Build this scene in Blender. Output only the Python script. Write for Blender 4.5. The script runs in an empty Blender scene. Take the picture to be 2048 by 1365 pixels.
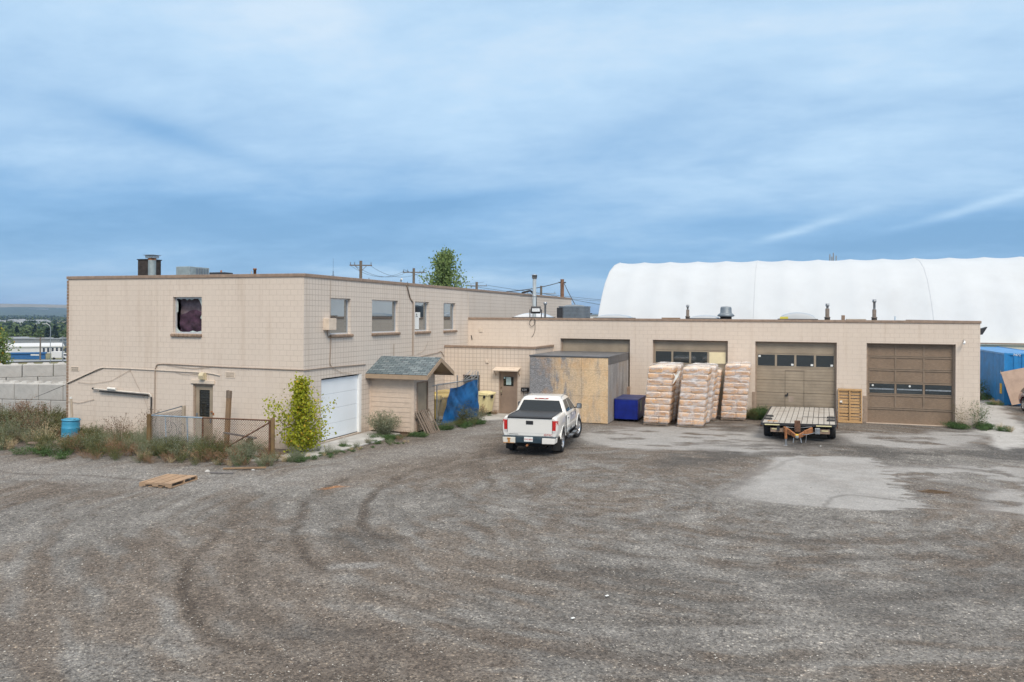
import bpy, bmesh, math, random
import numpy as np
from mathutils import Vector, Matrix, Euler
R = math.radians
scene = bpy.context.scene
col = scene.collection
rnd = random.Random(7)

# ------------------------------------------------------------------ materials
MATS = {}
def newmat(name):
    m = bpy.data.materials.new(name); m.use_nodes = True
    nt = m.node_tree; nt.nodes.clear()
    out = nt.nodes.new('ShaderNodeOutputMaterial'); MATS[name] = m
    return m, nt, out
def N(nt, t, **kw):
    n = nt.nodes.new(t)
    for k, v in kw.items():
        if k == 'ins':
            for a, b in v.items(): n.inputs[a].default_value = b
        else: setattr(n, k, v)
    return n
def L(nt, a, b): nt.links.new(a, b)
def c4(c): return (c[0], c[1], c[2], 1.0)
def noise(nt, vec, scale, detail=4, rough=.55):
    n = N(nt, 'ShaderNodeTexNoise', ins={'Scale': scale, 'Detail': detail, 'Roughness': rough})
    if vec is not None: L(nt, vec, n.inputs['Vector'])
    return n
def ramp(nt, fac, stops):
    r = N(nt, 'ShaderNodeValToRGB'); e = r.color_ramp.elements
    while len(e) < len(stops): e.new(.5)
    for i, (p, c) in enumerate(stops):
        e[i].position = p; e[i].color = c4(c) if len(c) == 3 else c
    L(nt, fac, r.inputs[0]); return r
def mixc(nt, fac, a, b, mode='MIX'):
    m = N(nt, 'ShaderNodeMix', data_type='RGBA', blend_type=mode)
    for sock, v in ((m.inputs[0], fac), (m.inputs[6], a), (m.inputs[7], b)):
        if hasattr(v, 'is_output'): L(nt, v, sock)
        elif isinstance(v, (int, float)): sock.default_value = v
        else: sock.default_value = c4(v)
    return m.outputs[2]
def math_(nt, op, a, b=None, c=None):
    m = N(nt, 'ShaderNodeMath', operation=op)
    for i, v in enumerate((a, b, c)):
        if v is None: continue
        if hasattr(v, 'is_output'): L(nt, v, m.inputs[i])
        else: m.inputs[i].default_value = v
    return m.outputs[0]
def bump(nt, h, strength, dist=.01, prev=None):
    b = N(nt, 'ShaderNodeBump', ins={'Strength': strength, 'Distance': dist})
    L(nt, h, b.inputs['Height'])
    if prev is not None: L(nt, prev, b.inputs['Normal'])
    return b.outputs[0]
def principled(nt, out, color=(.5,.5,.5), rough=.6, metal=0.0, normal=None, spec=.5, **kw):
    p = N(nt, 'ShaderNodeBsdfPrincipled')
    for k, v in (('Base Color', color), ('Roughness', rough), ('Metallic', metal)):
        if hasattr(v, 'is_output'): L(nt, v, p.inputs[k])
        else: p.inputs[k].default_value = c4(v) if k == 'Base Color' else v
    p.inputs['Specular IOR Level'].default_value = spec
    for k, v in kw.items(): p.inputs[k.replace('_', ' ')].default_value = v
    if normal is not None: L(nt, normal, p.inputs['Normal'])
    L(nt, p.outputs[0], out.inputs[0]); return p

def simple(name, color, rough=.6, metal=0.0, vary=.12, nscale=6, bmp=0.0, dirt=None, dirt_amt=.35, spec=.5, **kw):
    """paint / wood / metal with uneven tone, optional dirt patches and fine bump"""
    m, nt, out = newmat(name)
    tc = N(nt, 'ShaderNodeTexCoord').outputs['Object']
    n1 = noise(nt, tc, nscale, 5, .6)
    lo = tuple(max(0, x*(1-vary*1.6)) for x in color); hi = tuple(min(1, x*(1+vary)) for x in color)
    c = ramp(nt, n1.outputs[0], [(.3, lo), (.7, hi)]).outputs[0]
    if dirt:
        n2 = noise(nt, tc, nscale*.45, 6, .7)
        f = ramp(nt, n2.outputs[0], [(.52, (0,0,0)), (.72, (dirt_amt,)*3)]).outputs[0]
        c = mixc(nt, f, c, dirt)
    nor = None
    if bmp:
        n3 = noise(nt, tc, nscale*9, 3, .6); nor = bump(nt, n3.outputs[0], bmp, .01)
    principled(nt, out, c, rough, metal, nor, spec, **kw)
    return m

def block_mat(name, color, horiz, bw, bh, offset, mortar_dark, mort=.012, mvary=1.0, seed=0.0, zoff=0.0, hoff=0.0):
    """painted concrete block wall: bricks laid in the wall's own plane. horiz = 'X' or 'Y'"""
    m, nt, out = newmat(name)
    geo = N(nt, 'ShaderNodeNewGeometry').outputs['Position']
    sep = N(nt, 'ShaderNodeSeparateXYZ'); L(nt, geo, sep.inputs[0])
    cmb = N(nt, 'ShaderNodeCombineXYZ')
    L(nt, math_(nt, 'ADD', sep.outputs[horiz], hoff), cmb.inputs[0])
    L(nt, math_(nt, 'ADD', sep.outputs['Z'], zoff), cmb.inputs[1])
    br = N(nt, 'ShaderNodeTexBrick', offset=offset, squash=1.0,
           ins={'Scale': 1.0, 'Mortar Size': mort, 'Mortar Smooth': .35, 'Bias': 0.0, 'Brick Width': bw, 'Row Height': bh,
                'Color1': (0.42,)*3+(1,), 'Color2': (0.58,)*3+(1,), 'Mortar': (0,0,0,1)})
    L(nt, cmb.outputs[0], br.inputs['Vector'])
    n1 = noise(nt, geo, .55, 6, .6); n2 = noise(nt, geo, 5, 5, .65); n3 = noise(nt, geo, 70, 3, .6)
    base = ramp(nt, n1.outputs[0], [(.3, tuple(x*.93 for x in color)), (.7, tuple(x*1.04 for x in color))]).outputs[0]
    base = mixc(nt, .5, base, mixc(nt, n2.outputs[0], tuple(x*.9 for x in color), tuple(x*1.08 for x in color)))
    tint = mixc(nt, br.outputs[0], (.9,.9,.9), (1.08,1.08,1.08))
    base = mixc(nt, .55, base, mixc(nt, 1.0, base, tint, 'MULTIPLY'))
    # streaks of dirt running down the wall
    mp = N(nt, 'ShaderNodeMapping', ins={'Scale': (2.2, 2.2, .16)}); L(nt, geo, mp.inputs[0])
    st = noise(nt, mp.outputs[0], 1.6, 5, .6)
    sf = ramp(nt, st.outputs[0], [(.52, (0,0,0)), (.76, (.42,.42,.42))]).outputs[0]
    base = mixc(nt, sf, base, tuple(x*y for x, y in zip(color, (.72,.66,.60))))
    # splash marks: mud thrown up on the lowest courses, with a ragged edge of its own
    sz = math_(nt, 'ADD', sep.outputs['Z'], math_(nt, 'MULTIPLY', math_(nt, 'SUBTRACT', n2.outputs[0], .5), 1.3))
    base = mixc(nt, ramp(nt, sz, [(.0, (.55,)*3), (.45, (0,)*3)]).outputs[0], base, tuple(x*y for x, y in zip(color, (.62,.56,.5))))
    # mortar
    mf = br.outputs['Fac']
    nm = noise(nt, geo, .9, 5, .7)
    vis = ramp(nt, nm.outputs[0], [(.5-.16*mvary, (1-mvary*.85,)*3), (.5+.14*mvary, (1,1,1))]).outputs[0]
    mf2 = math_(nt, 'MULTIPLY', math_(nt, 'MULTIPLY', mf, vis), mortar_dark)
    base = mixc(nt, mf2, base, tuple(x*y for x, y in zip(color, (.42,.36,.32))))
    inv = math_(nt, 'SUBTRACT', 1.0, mf)
    nor = bump(nt, inv, .35, .006)
    nor = bump(nt, n3.outputs[0], .22, .01, nor)
    principled(nt, out, base, .82, 0, nor, .3)
    return m

# ------------------------------------------------------------------ mesh builder
class MB:
    def __init__(s): s.v = []; s.f = []; s.m = []; s.sm = []
    def add(s, vs, fs, m=0, smooth=False):
        o = len(s.v); s.v += [tuple(p) for p in vs]
        for f in fs: s.f.append(tuple(i+o for i in f)); s.m.append(m); s.sm.append(smooth)
        return s
    def box(s, x0, y0, z0, x1, y1, z1, m=0):
        v = [(x, y, z) for z in (z0, z1) for y in (y0, y1) for x in (x0, x1)]
        return s.add(v, [(0,2,3,1),(4,5,7,6),(0,1,5,4),(2,6,7,3),(0,4,6,2),(1,3,7,5)], m)
    def cbox(s, c, d, m=0, rot=None):
        hx, hy, hz = d[0]/2, d[1]/2, d[2]/2
        v = [Vector((x, y, z)) for z in (-hz, hz) for y in (-hy, hy) for x in (-hx, hx)]
        if rot is not None:
            M = Euler(rot).to_matrix() if not isinstance(rot, Matrix) else rot
            v = [M @ p for p in v]
        v = [(p.x+c[0], p.y+c[1], p.z+c[2]) for p in v]
        return s.add(v, [(0,2,3,1),(4,5,7,6),(0,1,5,4),(2,6,7,3),(0,4,6,2),(1,3,7,5)], m)
    def bar(s, a, b, w, h, m=0, up=(0,0,1)):
        """box section beam from a to b"""
        a, b = Vector(a), Vector(b); d = (b-a); l = d.length; d.normalize()
        u = Vector(up)
        if abs(d.dot(u)) > .98: u = Vector((1,0,0))
        x = d.cross(u).normalized(); z = x.cross(d).normalized()
        v = []
        for p in (a, b):
            for (i, j) in ((-1,-1),(1,-1),(1,1),(-1,1)): v.append(p + x*i*w/2 + z*j*h/2)
        return s.add(v, [(3,2,1,0),(4,5,6,7),(0,1,5,4),(1,2,6,5),(2,3,7,6),(3,0,4,7)], m)
    def quad(s, *p, m=0): return s.add(p, [tuple(range(len(p)))], m)
    def prism(s, poly, a, b, axis='y', m=0):
        """poly of 2D points extruded along axis from a to b"""
        n = len(poly)
        def mk(p, t): return {'x': (t, p[0], p[1]), 'y': (p[0], t, p[1]), 'z': (p[0], p[1], t)}[axis]
        v = [mk(p, a) for p in poly] + [mk(p, b) for p in poly]
        f = [tuple(range(n-1, -1, -1)), tuple(range(n, 2*n))] + [(i, (i+1) % n, (i+1) % n+n, i+n) for i in range(n)]
        return s.add(v, f, m)
    def tube(s, pts, r, n=8, m=0, r2=None, smooth=True, cap=True):
        pts = [Vector(p) for p in pts]; k = len(pts); v = []
        prev = None
        for i, p in enumerate(pts):
            d = (pts[min(i+1, k-1)] - pts[max(i-1, 0)]).normalized()
            u = Vector((0,0,1)) if abs(d.z) < .95 else Vector((1,0,0))
            x = d.cross(u).normalized()
            if prev is not None and x.dot(prev) < 0: x = -x
            prev = x; z = x.cross(d)
            rr = r if r2 is None else r + (r2-r)*i/max(1, k-1)
            for j in range(n):
                a = 2*math.pi*j/n; v.append(p + (x*math.cos(a)+z*math.sin(a))*rr)
        f = [(i*n+j, i*n+(j+1) % n, (i+1)*n+(j+1) % n, (i+1)*n+j) for i in range(k-1) for j in range(n)]
        s.add(v, f, m, smooth)
        if cap:
            s.add([v[j] for j in range(n)], [tuple(range(n-1, -1, -1))], m)
            s.add([v[(k-1)*n+j] for j in range(n)], [tuple(range(n))], m)
        return s
    def lathe(s, prof, c=(0,0,0), n=20, m=0, axis='z', smooth=True):
        """prof: list of (radius, height)"""
        v = []
        for (r, h) in prof:
            for j in range(n):
                a = 2*math.pi*j/n; p = (r*math.cos(a), r*math.sin(a), h)
                if axis == 'x': p = (p[2], p[0], p[1])
                if axis == 'y': p = (p[1], p[2], p[0])
                v.append((p[0]+c[0], p[1]+c[1], p[2]+c[2]))
        k = len(prof)
        f = [(i*n+j, i*n+(j+1) % n, (i+1)*n+(j+1) % n, (i+1)*n+j) for i in range(k-1) for j in range(n)]
        s.add(v, f, m, smooth); return s
    def merge(s, o, M=None):
        vs = o.v if M is None else [tuple(M @ Vector(p)) for p in o.v]
        n = len(s.v); s.v += vs; s.f += [tuple(i+n for i in f) for f in o.f]; s.m += o.m; s.sm += o.sm
        return s
    def xf(s, M): s.v = [tuple(M @ Vector(p)) for p in s.v]; return s
    def mesh(s, name):
        me = bpy.data.meshes.new(name); me.from_pydata(s.v, [], s.f)
        me.polygons.foreach_set('material_index', s.m); me.polygons.foreach_set('use_smooth', s.sm)
        me.update(); return me
    def build(s, name, mats, root=None, local=False, bevel=0, label=None, fixn=True, seg=2):
        if root is not None and not local:
            q = root_off(root)
            s.v = [(p[0]-q[0], p[1]-q[1], p[2]-q[2]) for p in s.v]
        me = s.mesh(name)
        if not isinstance(mats, (list, tuple)): mats = [mats]
        for x in mats: me.materials.append(MATS[x])
        if fixn:
            b = bmesh.new(); b.from_mesh(me); bmesh.ops.recalc_face_normals(b, faces=b.faces); b.to_mesh(me); b.free()
        o = bpy.data.objects.new(name, me); col.objects.link(o)
        if root is not None: o.parent = root
        if bevel:
            md = o.modifiers.new('bevel', 'BEVEL'); md.width = bevel; md.segments = seg; md.limit_method = 'ANGLE'; md.angle_limit = R(40)
            md.harden_normals = False
        if label: o['label'] = label
        return o
def root_off(r):
    p = Vector(r.location)
    while r.parent is not None: r = r.parent; p += r.location
    return p
def thing(name, label, cat, loc=(0,0,0), rz=0, group=None):
    o = bpy.data.objects.new(name, None); col.objects.link(o); o.empty_display_size = .3
    o.location = loc; o.rotation_euler = (0, 0, rz)
    o['label'] = label; o['category'] = cat
    if group: o['group'] = group
    return o
def tag(o, label=None, cat=None, group=None, kind=None):
    if label: o['label'] = label
    if cat: o['category'] = cat
    if group: o['group'] = group
    if kind: o['kind'] = kind
    return o
def kids(o): return [c for c in bpy.data.objects if c.parent is o]
def dup(root, loc=None, rz=None, label=None, group=None):
    def cp(o, par):
        c = o.copy(); col.objects.link(c); c.parent = par
        for k in kids(o): cp(k, c)
        return c
    r = cp(root, root.parent)
    if loc is not None: r.location = loc
    if rz is not None: r.rotation_euler = (0, 0, rz)
    if label: r['label'] = label
    if group: r['group'] = group
    return r
def text_mesh(txt, size, mat, root, loc, rot, name='lettering', depth=.003, align='CENTER', label=None, sx=1.0):
    cu = bpy.data.curves.new(name, 'FONT'); cu.body = txt; cu.size = size; cu.extrude = depth; cu.align_x = align; cu.align_y = 'CENTER'
    t = bpy.data.objects.new('tmp', cu); col.objects.link(t)
    dg = bpy.context.evaluated_depsgraph_get(); me = bpy.data.meshes.new_from_object(t.evaluated_get(dg))
    bpy.data.objects.remove(t); bpy.data.curves.remove(cu)
    me.name = name; me.materials.clear(); me.materials.append(MATS[mat])
    o = bpy.data.objects.new(name, me); col.objects.link(o)
    if root is not None: o.parent = root
    o.location = loc; o.rotation_euler = rot; o.scale = (sx, 1, 1)
    if label: o['label'] = label
    return o
def cut(obj, cutters):
    """boolean-difference MB cutters out of obj, applied at once"""
    for c in cutters:
        me = c.mesh('c'); b = bmesh.new(); b.from_mesh(me); bmesh.ops.recalc_face_normals(b, faces=b.faces); b.to_mesh(me); b.free()
        co = bpy.data.objects.new('c', me); col.objects.link(co); co.parent = obj.parent
        co.matrix_parent_inverse = obj.matrix_parent_inverse
        md = obj.modifiers.new('b', 'BOOLEAN'); md.operation = 'DIFFERENCE'; md.object = co; md.solver = 'EXACT'
        bpy.context.view_layer.update()
        dg = bpy.context.evaluated_depsgraph_get()
        new = bpy.data.meshes.new_from_object(obj.evaluated_get(dg))
        obj.modifiers.remove(md); obj.data = new
        bpy.data.objects.remove(co); bpy.data.meshes.remove(me)
def wall(mb, axis, pos, u0, u1, z0, z1, holes, depth, inward, m=0):
    """a wall face at axis=pos with real openings; holes (a,b,za,zb,depth). reveals run 'inward'."""
    us = sorted(set([u0, u1] + [h[0] for h in holes] + [h[1] for h in holes]))
    zs = sorted(set([z0, z1] + [h[2] for h in holes] + [h[3] for h in holes]))
    P = (lambda u, z, d=0: (u, pos+d*inward, z)) if axis == 'y' else (lambda u, z, d=0: (pos+d*inward, u, z))
    for i in range(len(us)-1):
        for j in range(len(zs)-1):
            cu, cz = (us[i]+us[i+1])/2, (zs[j]+zs[j+1])/2
            if any(h[0] < cu < h[1] and h[2] < cz < h[3] for h in holes): continue
            mb.quad(P(us[i], zs[j]), P(us[i+1], zs[j]), P(us[i+1], zs[j+1]), P(us[i], zs[j+1]), m=m)
    for h in holes:
        a, b, za, zb = h[:4]; d = h[4] if len(h) > 4 else depth
        mb.quad(P(a, za), P(a, zb), P(a, zb, d), P(a, za, d), m=m)
        mb.quad(P(b, za), P(b, zb), P(b, zb, d), P(b, za, d), m=m)
        mb.quad(P(a, zb), P(b, zb), P(b, zb, d), P(a, zb, d), m=m)
        mb.quad(P(a, za), P(b, za), P(b, za, d), P(a, za, d), m=m)
    return mb
CREAM = (.655, .565, .485)
block_mat('front_block', CREAM, 'X', .3, .2, .5, .36, .009, 1.0, zoff=.02)
block_mat('side_block', (.64,.57,.505), 'Y', .2, .2, 0.0, .56, .011, .3, hoff=.03)
block_mat('annex_block', CREAM, 'X', .2, .2, 0.0, .54, .012, .2, hoff=.03, zoff=.03)
block_mat('annex_block_side', CREAM, 'Y', .2, .2, 0.0, .6, .012, .15, zoff=.03)
block_mat('garage_block', (.66,.565,.48), 'X', .4, .2, .5, .26, .010, 1.0, zoff=.02)
block_mat('garage_block_side', CREAM, 'Y', .4, .2, .5, .26, .010, 1.0)
simple('cap_brown', (.30,.215,.16), .6, vary=.15, bmp=.2, dirt=(.12,.09,.07))
simple('trim_tan', (.33,.25,.19), .65, vary=.12, bmp=.15)
simple('door_tan', (.33,.27,.20), .55, vary=.12, nscale=1.5, bmp=.1, dirt=(.2,.16,.12))
simple('door_brown', (.27,.20,.155), .5, vary=.1, nscale=2, bmp=.06)
simple('sill_brown', (.30,.21,.15), .7, vary=.2, bmp=.3, dirt=(.1,.08,.06))
simple('roof_tar', (.09,.09,.09), .9, vary=.25, nscale=1.2, bmp=.4)
simple('cream_paint', (.66,.56,.46), .6, vary=.08, bmp=.1)
simple('white_paint', (.78,.79,.79), .4, vary=.05, bmp=.03)
simple('white_door', (.74,.80,.86), .38, vary=.03, nscale=.8, bmp=.02)
simple('black_rubber', (.018,.018,.018), .8, vary=.2, nscale=12, bmp=.2)
simple('black_plastic', (.022,.022,.025), .45, vary=.2)
simple('dark_metal', (.06,.06,.065), .5, .6, vary=.2, bmp=.1)
simple('galvanised', (.42,.44,.46), .42, .8, vary=.2, nscale=12, bmp=.12, dirt=(.22,.2,.18))
simple('weathered_duct', (.36,.42,.43), .5, .35, vary=.15, nscale=4, bmp=.1, dirt=(.2,.15,.11), dirt_amt=.7)
simple('duct_pale', (.55,.60,.62), .5, .3, vary=.08, nscale=3, bmp=.08, dirt=(.3,.26,.22), dirt_amt=.3)
simple('unit_grey', (.20,.235,.27), .5, .3, vary=.12, bmp=.05)
simple('unit_dark', (.05,.05,.055), .5, .3, vary=.2, bmp=.1)
simple('chimney_brick', (.045,.035,.03), .8, vary=.4, nscale=5, bmp=.4)
simple('blue_gal', (.30,.40,.50), .5, .5, vary=.2, nscale=10, bmp=.1, dirt=(.25,.15,.09), dirt_amt=.5)
simple('rust_pipe', (.15,.075,.045), .8, .1, vary=.35, nscale=14, bmp=.35, dirt=(.07,.04,.03))
simple('rusty_orange', (.36,.15,.06), .75, .1, vary=.3, nscale=10, bmp=.3, dirt=(.12,.06,.04), dirt_amt=.7)
simple('conduit_tan', (.38,.30,.24), .6, vary=.1)
simple('conduit_light', (.62,.54,.46), .6, vary=.1)
simple('pipe_cream', (.60,.55,.49), .5, vary=.1, dirt=(.2,.17,.14))
simple('pvc_white', (.72,.71,.67), .4, vary=.08)
simple('cable_black', (.02,.02,.02), .6, vary=.1)
simple('wire_dark', (.05,.05,.05), .6, vary=.1)
simple('pole_wood', (.17,.14,.11), .85, vary=.3, nscale=7, bmp=.4)
simple('pole_wood_red', (.24,.13,.08), .85, vary=.3, nscale=7, bmp=.4)
simple('insulator', (.16,.17,.19), .35, vary=.1)
simple('concrete', (.44,.435,.42), .85, vary=.14, nscale=1.5, bmp=.35, dirt=(.22,.2,.18), dirt_amt=.6)
simple('concrete_pale', (.52,.52,.51), .85, vary=.12, nscale=2, bmp=.3, dirt=(.3,.29,.28), dirt_amt=.5)
simple('blue_barrel', (.045,.27,.44), .38, vary=.12, nscale=5, bmp=.05, dirt=(.16,.3,.36))
simple('blue_dumpster', (.005,.018,.22), .3, vary=.2, nscale=3, bmp=.06, dirt=(.02,.04,.16))
simple('dumpster_lid', (.02,.035,.15), .5, vary=.3, nscale=4, bmp=.2, dirt=(.14,.12,.16), dirt_amt=.6)
simple('yellow_plastic', (.66,.50,.17), .45, vary=.08, nscale=3, bmp=.04, dirt=(.45,.33,.12))
simple('pale_yellow', (.78,.70,.40), .45, vary=.06, nscale=3, bmp=.04, dirt=(.5,.45,.3))
simple('sign_black', (.01,.01,.015), .3, vary=.1)
simple('letter_white', (.8,.8,.8), .5, vary=.02)
simple('letter_red', (.45,.03,.03), .4, vary=.02)
simple('letter_chrome', (.3,.3,.3), .3, .8, vary=.02)
simple('paper', (.50,.66,.68), .7, vary=.05)
simple('paper_white', (.75,.77,.76), .7, vary=.05)
simple('paper_ink', (.25,.33,.36), .7, vary=.05)
simple('lamp_amber', (.58,.50,.34), .35, vary=.05)
simple('interior_dark', (.02,.02,.022), .9, vary=.2)
simple('curtain_purple', (.060,.028,.052), .9, vary=.5, nscale=3.5, bmp=.4, dirt=(.10,.07,.10), dirt_amt=.6)
simple('curtain_grey', (.20,.155,.175), .9, vary=.3, nscale=3.5, bmp=.6)
simple('pane_shard', (.45,.52,.50), .15, vary=.05)
simple('aluminium', (.60,.61,.63), .4, .5, vary=.06)
simple('board_yellow', (.80,.70,.46), .6, vary=.05)
simple('yellow_flash', (.7,.6,.1), .6, vary=.05)
simple('black_sheet', (.085,.09,.10), .42, vary=.2, nscale=2, bmp=.15, dirt=(.2,.2,.21), dirt_amt=.5)
simple('truck_paint', (.72,.71,.68), .22, vary=.02, nscale=2, Coat_Weight=.6, Coat_Roughness=.06)
simple('truck_paint_low', (.66,.64,.58), .3, vary=.06, nscale=6, dirt=(.5,.4,.24), dirt_amt=.5)
simple('tonneau', (.028,.03,.034), .55, vary=.2, nscale=9, bmp=.15)
simple('bumper_blue', (.035,.06,.08), .42, .2, vary=.2, dirt=(.1,.11,.11))
simple('chrome', (.55,.57,.6), .12, 1.0, vary=.05)
simple('alloy', (.52,.53,.55), .25, .85, vary=.08, nscale=8)
simple('tyre', (.022,.022,.023), .85, vary=.25, nscale=14, bmp=.3, dirt=(.07,.06,.055), dirt_amt=.5)
simple('lamp_red', (.50,.012,.012), .15, vary=.15, nscale=25, Coat_Weight=1.0)
simple('lamp_clear', (.62,.6,.6), .15, vary=.1, Coat_Weight=1.0)
simple('rust_stain', (.55,.26,.07), .7, vary=.3, nscale=12)
simple('maroon_paint', (.10,.012,.022), .2, vary=.05, Coat_Weight=.8)
simple('orange_stripe', (.68,.32,.05), .5, vary=.05)
simple('white_fabric', (.50,.535,.57), .55, vary=.03, nscale=.35, dirt=(.42,.44,.46), dirt_amt=.5)
simple('cream_roof', (.68,.66,.52), .6, vary=.06)
simple('skylight', (.55,.58,.62), .25, vary=.05, nscale=1, Coat_Weight=.5)
simple('skylight_grey', (.34,.36,.38), .3, vary=.05, nscale=1, Coat_Weight=.5)
simple('far_white', (.62,.63,.64), .7, vary=.05)
simple('far_grey', (.24,.26,.28), .7, vary=.08, nscale=.2)
simple('far_blue', (.015,.11,.30), .6, vary=.05)
simple('far_dark', (.04,.05,.07), .4, vary=.1)
simple('tarp_blue', (.010,.105,.30), .42, vary=.45, nscale=2.2, bmp=.25, dirt=(.04,.20,.42), dirt_amt=.5)
simple('siding', (.60,.49,.40), .6, vary=.06, bmp=.06)
simple('fascia', (.36,.27,.19), .6, vary=.08, bmp=.06)
simple('bark', (.17,.14,.11), .9, vary=.3, nscale=9, bmp=.5)
simple('dry_stem', (.26,.20,.13), .9, vary=.2)
simple('green_stem', (.12,.16,.07), .8, vary=.2)
simple('yellow_label', (.72,.45,.04), .5, vary=.1)
simple('straw', (.45,.36,.22), .9, vary=.2)
simple('tent_frame', (.5,.52,.55), .5, .3, vary=.1)

def wood(name, color, gscale=(1,1,1), vary=.35, dark=None, rough=.8):
    m, nt, out = newmat(name)
    tc = N(nt, 'ShaderNodeTexCoord').outputs['Object']
    mp = N(nt, 'ShaderNodeMapping', ins={'Scale': gscale}); L(nt, tc, mp.inputs[0])
    n = noise(nt, mp.outputs[0], 6, 6, .65); n2 = noise(nt, tc, 1.9, 4, .6)
    c = ramp(nt, n.outputs[0], [(.28, tuple(x*(1-vary) for x in color)), (.72, tuple(min(1,x*(1+vary*.45)) for x in color))]).outputs[0]
    f = ramp(nt, n2.outputs[0], [(.45, (0,0,0)), (.7, (.6,.6,.6))]).outputs[0]
    c = mixc(nt, f, c, dark or tuple(x*.62 for x in color))
    principled(nt, out, c, rough, 0, bump(nt, n.outputs[0], .35, .01), .25)
wood('pallet_new', (.52,.33,.16), (1.2,12,12), dark=(.42,.26,.13))
wood('pallet_worn', (.42,.29,.19), (12,1.2,12), dark=(.26,.19,.14))
wood('pallet_grey', (.24,.19,.15), (8,8,1.5), dark=(.13,.105,.085))
wood('post_wood', (.30,.20,.12), (9,9,1.0), dark=(.16,.11,.08))
wood('post_brown', (.20,.13,.06), (9,9,1.0), dark=(.09,.06,.04))
wood('post_pale', (.50,.42,.33), (9,9,1.0))
wood('plank_pale', (.55,.53,.49), (1,9,9))
wood('plank_dark', (.20,.19,.19), (1,9,9))
wood('deck_plank', (.43,.405,.37), (14,1.0,5), vary=.28, dark=(.25,.215,.18))
wood('plywood_tan', (.47,.35,.28), (1.5,1,8), vary=.15)
wood('panel_wood', (.265,.195,.14), (1.2,8,7), vary=.38, dark=(.185,.135,.098), rough=.7)
wood('panel_rail', (.26,.20,.15), (1.2,8,8), vary=.25)

def glass(name, tint=(.02,.025,.03), refl=.35, rough=.03):
    m, nt, out = newmat(name)
    d = N(nt, 'ShaderNodeBsdfDiffuse', ins={'Color': c4(tint)})
    g = N(nt, 'ShaderNodeBsdfGlossy', ins={'Color': (.82,.9,.95,1), 'Roughness': rough})
    fr = N(nt, 'ShaderNodeFresnel', ins={'IOR': 1.6})
    f = math_(nt, 'ADD', fr.outputs[0], refl); f = math_(nt, 'MINIMUM', f, 1.0)
    mx = N(nt, 'ShaderNodeMixShader'); L(nt, f, mx.inputs[0]); L(nt, d.outputs[0], mx.inputs[1]); L(nt, g.outputs[0], mx.inputs[2])
    L(nt, mx.outputs[0], out.inputs[0])
glass('glass_window', (.03,.035,.04), .30)
glass('glass_garage', (.018,.025,.03), .07)
glass('glass_car', (.010,.013,.015), .0)
glass('glass_door', (.02,.022,.02), .05)
glass('water', (.07,.045,.025), .02, .02)

# dented film wrapped round the bags
m, nt, out = newmat('stretch_film')
tc = N(nt, 'ShaderNodeTexCoord').outputs['Object']
mp = N(nt, 'ShaderNodeMapping', ins={'Scale': (1, 1, 3.0)}); L(nt, tc, mp.inputs[0])
n = noise(nt, mp.outputs[0], 2.0, 6, .7); n2 = noise(nt, mp.outputs[0], 16, 4, .6)
nor = bump(nt, n2.outputs[0], .9, .03)
p = N(nt, 'ShaderNodeBsdfPrincipled', ins={'Base Color': (.80,.80,.82,1), 'Roughness': .22, 'Specular IOR Level': .7})
L(nt, nor, p.inputs['Normal'])
t = N(nt, 'ShaderNodeBsdfTransparent')
f = ramp(nt, n.outputs[0], [(.42, (.03,)*3), (.66, (.62,)*3)]).outputs[0]
mx = N(nt, 'ShaderNodeMixShader'); L(nt, f, mx.inputs[0]); L(nt, t.outputs[0], mx.inputs[1]); L(nt, p.outputs[0], mx.inputs[2])
L(nt, mx.outputs[0], out.inputs[0])

for nm_, lo_, hi_ in (('stretch_film_mid', .08, .74), ('stretch_film_thick', .28, .86)):
    m2 = MATS['stretch_film'].copy(); m2.name = nm_; MATS[nm_] = m2
    for nd in m2.node_tree.nodes:
        if nd.type == 'VALTORGB': nd.color_ramp.elements[0].color = (lo_,)*3+(1,); nd.color_ramp.elements[1].color = (hi_,)*3+(1,)
simple('seam_brown', (.19,.15,.11), .6, vary=.1)
# paper bags: kraft bottom, pale upper side
m, nt, out = newmat('kraft_paper')
tc = N(nt, 'ShaderNodeTexCoord').outputs['Object']; oi = N(nt, 'ShaderNodeObjectInfo')
n = noise(nt, tc, 5, 4, .6)
sep = N(nt, 'ShaderNodeSeparateXYZ'); L(nt, tc, sep.inputs[0])
h = math_(nt, 'ADD', sep.outputs['Z'], math_(nt, 'MULTIPLY', math_(nt, 'SUBTRACT', n.outputs[0], .5), .14))
f = ramp(nt, math_(nt, 'ADD', math_(nt, 'MULTIPLY', h, 2.4), .5), [(.66, (0,0,0)), (.80, (.8,)*3)]).outputs[0]
c = mixc(nt, oi.outputs['Random'], (.62,.365,.19), (.70,.44,.25))
c = mixc(nt, f, c, (.76,.65,.54))
principled(nt, out, c, .6, 0, bump(nt, noise(nt, tc, 14, 4, .6).outputs[0], .5, .03), .4)
simple('bag_print', (.13,.06,.05), .7, vary=.1)

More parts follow.
